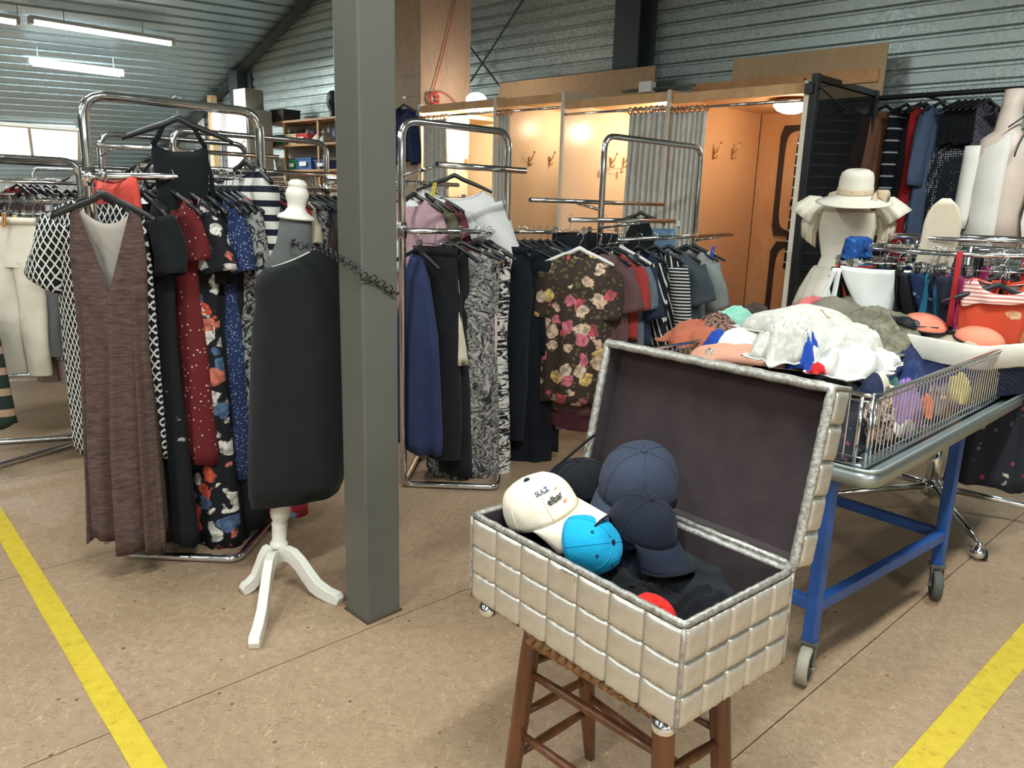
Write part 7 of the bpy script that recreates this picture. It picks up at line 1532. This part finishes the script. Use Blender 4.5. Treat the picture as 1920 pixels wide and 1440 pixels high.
MB().lathe([(0.15, 0), (0.15, 0.02), (0.015, 0.03)], l0, 20).obj('base', STEELG, t); MB().tube([l0+UP*0.02, l0+UP*(lz-0.1)], 0.014, 8).obj('stem', STEELG, t); MB().lathe([(0.10, lz-0.12), (0.115, lz-0.10), (0.12, lz), (0.115, lz+0.10), (0.09, lz+0.125), (0.001, lz+0.13)], l0, 24).obj('drum_shade', emis('white_lamp_drum', (1, 1, 1), 0.7), t)
n0 = onwall(378, 244, 0.02); t = thing('wall_notice', 'small framed paper notice on the far corrugated wall', 'notice', n0); MB().box(n0, (0.30, 0.01, 0.44), axS).obj('frame', STEELG, t); MB().box(n0-RD*0.007, (0.26, 0.006, 0.40), axS).obj('paper', plain('notice_paper', S(216, 222, 214), 0.6), t)
po = onwall(404, 300, 0.25); t = thing('timber_post', 'pale timber post under the rafter near the far corner', 'post', (po[0], po[1], 0)); zp_ = onwall(404, 178, 0.25)[2]; MB().box(np.array([po[0], po[1], zp_/2]), (0.12, 0.12, zp_), axS).obj('post', PLY2, t, bevel=0.004)
MB().box(np.array([po[0], po[1], 0.01]), (0.18, 0.18, 0.02), axS).obj('shoe', STEELG, t)
# navy garment hanging on the pillar
pn = PP(757, 205, pe-RD*0.14, NW); garment('jacket', 'navy jacket hanging high on the plywood pillar behind the column', 'jacket', pn+UP*0.12, math.atan2(-LD[1], -LD[0]), 0.55, sprof(SHIRT, 0.9), NAVD, seed=131, slope=0.5, sleeves=dict(L=0.5, r0=0.08, r1=0.07, out=0.12), hlabel='black hanger carrying the navy jacket on the pillar'); nl = thing('wall_hook', 'small hook on the plywood pillar holding the navy jacket', 'hook', pn+UP*0.12); MB().tube(fillet([pn+UP*0.15+RD*0.14, pn+UP*0.125+RD*0.0, pn+UP*0.115-RD*0.02, pn+UP*0.14-RD*0.03], 0.01), 0.004, 6).obj('hook_wire', CHROME, nl)
# ------------------------------------------------------------------ clothes on the racks further back
OFFW = cloth('off_white_twill', S(214, 206, 190), 0.05); GREYT = cloth('slate_grey_twill', S(96, 98, 100), 0.12); PKL = floral('pink_leaf_print', S(150, 140, 140), [S(206, 110, 134), S(210, 190, 190), S(110, 104, 108)], 12, 0.42); BEIT = cloth('beige_twill', S(194, 182, 156), 0.06); KHA = cloth('khaki_grey_knit', S(112, 116, 106), 0.12)
q_d = RD1 - RD*0.9+LD*0.3; DQ = np.array([q_d[0], q_d[1], 0])
def atD(px, o=0.30): return on_rail(DQ, RD, px, 1.48, o)
YD_ = YAWA+0.45
DLIST = [(12, 'white twill trousers at the left edge of the low rack', OFFW, 0.88, 'trousers'), (40, 'slate grey trousers right of the white trousers', GREYT, 0.78, 'trousers'), (58, 'grey swirl print trousers next to the pink leaf pair', LEAFG, 0.80, 'trousers'), (72, 'pink leaf print trousers on the low rack', PKL, 0.95, 'trousers'), (90, 'charcoal trousers behind the pink leaf pair', cloth('charcoal_twill', S(58, 62, 66), 0.1), 0.85, 'trousers'), (104, 'khaki grey knit trousers on the low rack', KHA, 0.9, 'trousers'), (118, 'beige twill trousers at the right end of the low rack', BEIT, 0.98, 'trousers'), (130, 'cream long trousers behind the lattice dress', OFFW, 1.05, 'trousers')]
for i, (px, lb_, m_, L, c_) in enumerate(DLIST):
    p = atD(px); trousers('trousers', lb_, p, YD_, L, 0.17, m_, seed=200+i, taper=0.8, d0=0.03); clip_hanger(p, YD_, 'chrome clip hanger holding the '+' '.join(lb_.split()[:3]), None, 0.13)
p = PZ(10, 700, 0.75); garment('skirt', 'striped folk skirt at the lower left corner of the low rack', 'skirt', atD(-85, 0.35)-UP*0.46, YD_, 0.62, [(0, 0.15, 0.03), (1, 0.2, 0.07)], stripes('folk_stripes', S(40, 52, 46), S(170, 140, 120), 9, 0.35, 2), seed=210, neck=(0.14, 0.0, 0.0), slope=0.05, hanger=None)
peg('wooden peg on the white twill trousers', PY(8, 420, atD(10)[1]-0.06), PEGW, 0.1); peg('yellow peg beside the wooden peg on the low rack', PY(32, 424, atD(30)[1]-0.06), cloth('pale_yellow_peg', S(222, 206, 130), 0.05), -0.1)
# generic garments, several shapes and many colours
def proto(kind, seed):
    if kind == 'shirt': o = garment('hanging_shirt', 'x', 'shirt', (0, 0, -50), 0, 0.66, SHIRT, BLKD, seed=seed, sleeves=dict(L=0.45, r0=0.08, r1=0.065, out=0.12, K=6, N=10), hanger=None, K=9, N=28)
    elif kind == 'dress': o = garment('hanging_dress', 'x', 'dress', (0, 0, -50), 0, 1.0, DRESS, BLKD, seed=seed, hanger=None, K=10, N=28)
    else: o = garment('tank_vest', 'x', 'top', (0, 0, -50), 0, 0.6, TANK, BLKD, seed=seed, hanger=None, K=9, N=28)
    hm = make_hanger(BLACKPL); hm.name = 'hanger'; hm.parent = o; return o
PAL = [('black', BLKD), ('white', WHT), ('grey', GREYC), ('navy', NAVD), ('brown', BRNF), ('dark red', BRICK), ('denim blue', DENM), ('beige', BEIT), ('olive', OLIVE), ('pale pink', PINKL), ('zebra print', ZEB), ('speckled blue', BLUP), ('charcoal', CHARC), ('leaf print', LEAFG)]
PROTO = {}
def place(kind, ci, at, yaw, where, group):
    key = (kind, ci)
    nm, m_ = PAL[ci]
    if key not in PROTO:
        o = proto(kind, 300+ci); o.data.materials.clear()
        for _ in range(2): o.data.materials.append(m_)
        for ch in o.children:
            if ch.name.startswith('sleeve'):
                ch.data.materials.clear(); ch.data.materials.append(m_)
        PROTO[key] = o
    else: o = dup(PROTO[key])
    o.location = tuple(map(float, at)); o.rotation_euler = (0, 0, yaw)
    tag(o, nm+' '+{'shirt': 'shirt', 'dress': 'dress', 'top': 'sleeveless top'}[kind]+' hanging '+where, kind, nm+' '+{'shirt': 'shirts', 'dress': 'dresses', 'top': 'sleeveless tops'}[kind]+' '+group); return o
def fill(P, o, z, a, b, step, where, group, seed, kinds=('shirt', 'dress', 'top'), yaw=None, only=None):
    rng = random.Random(seed); t_ = a; q = np.array([RD[1], -RD[0], 0])
    while t_ < b:
        p = np.array([P[0], P[1], 0])+RD*t_+q*o+UP*(z+0.014); x, y = proj(p)
        if x > -60 and (only is None or any(l <= x <= r_ for l, r_ in only)):
            place(rng.choice(kinds), rng.randrange(len(PAL)), p, (YAWA+0.3 if yaw is None else yaw)+rng.uniform(-0.12, 0.12), where, group)
        t_ += step*rng.uniform(0.75, 1.3)
fill(RE1, 0.0, 1.64, 0.0, 1.25, 0.055, 'on the rack behind the brown dress', 'on the rack behind', 1)
fill(RE1, 0.3, 1.80, 0.2, 0.6, 0.12, 'high on the rack behind the brown dress', 'high on the rack behind', 11, ('top',))
fill(RF1, 0.0, 1.60, -0.25, 1.15, 0.06, 'on the rack seen beside the white finial', 'beside the white finial', 2)
fill(RF1, -0.25, 1.42, -0.25, 1.15, 0.07, 'on the low back rail by the finial', 'on the lower rail by the finial', 3, ('shirt', 'top'))
fill(RG1, 0.28, 1.60, 0.3, 1.5, 0.06, 'on the long rack under the daylight strip', 'on the long rack', 4)
fill(RG1, -0.2, 1.50, 0.1, 1.5, 0.07, 'on the rear rail of the long rack', 'on the rear rail of the long rack', 5)
fill(DQ, -0.30, 1.455, 0.7, 1.7, 0.06, 'on the rear rail of the low rack with trousers', 'on the rear rail of the low rack', 6, ('shirt', 'top'))
fill(RH1, 0.25, 1.62, -0.2, 1.6, 0.065, 'on the rack far back before the shelves', 'far back before the shelves', 7)
fill(RI1, 0.25, 1.66, -0.2, 1.7, 0.075, 'on the farthest rack under the roof slope', 'on the farthest rack', 8)
fill(RI1, -0.25, 1.55, -0.2, 1.7, 0.085, 'on the rear rail of the farthest rack', 'on the rear rail of the farthest rack', 9)
p = on_rail(RG1, RD, 165, 1.62, 0.0); place('shirt', 1, p+UP*0.16, YAWA+0.75, 'crosswise above the long rack, shoulders spread', 'above the long rack')
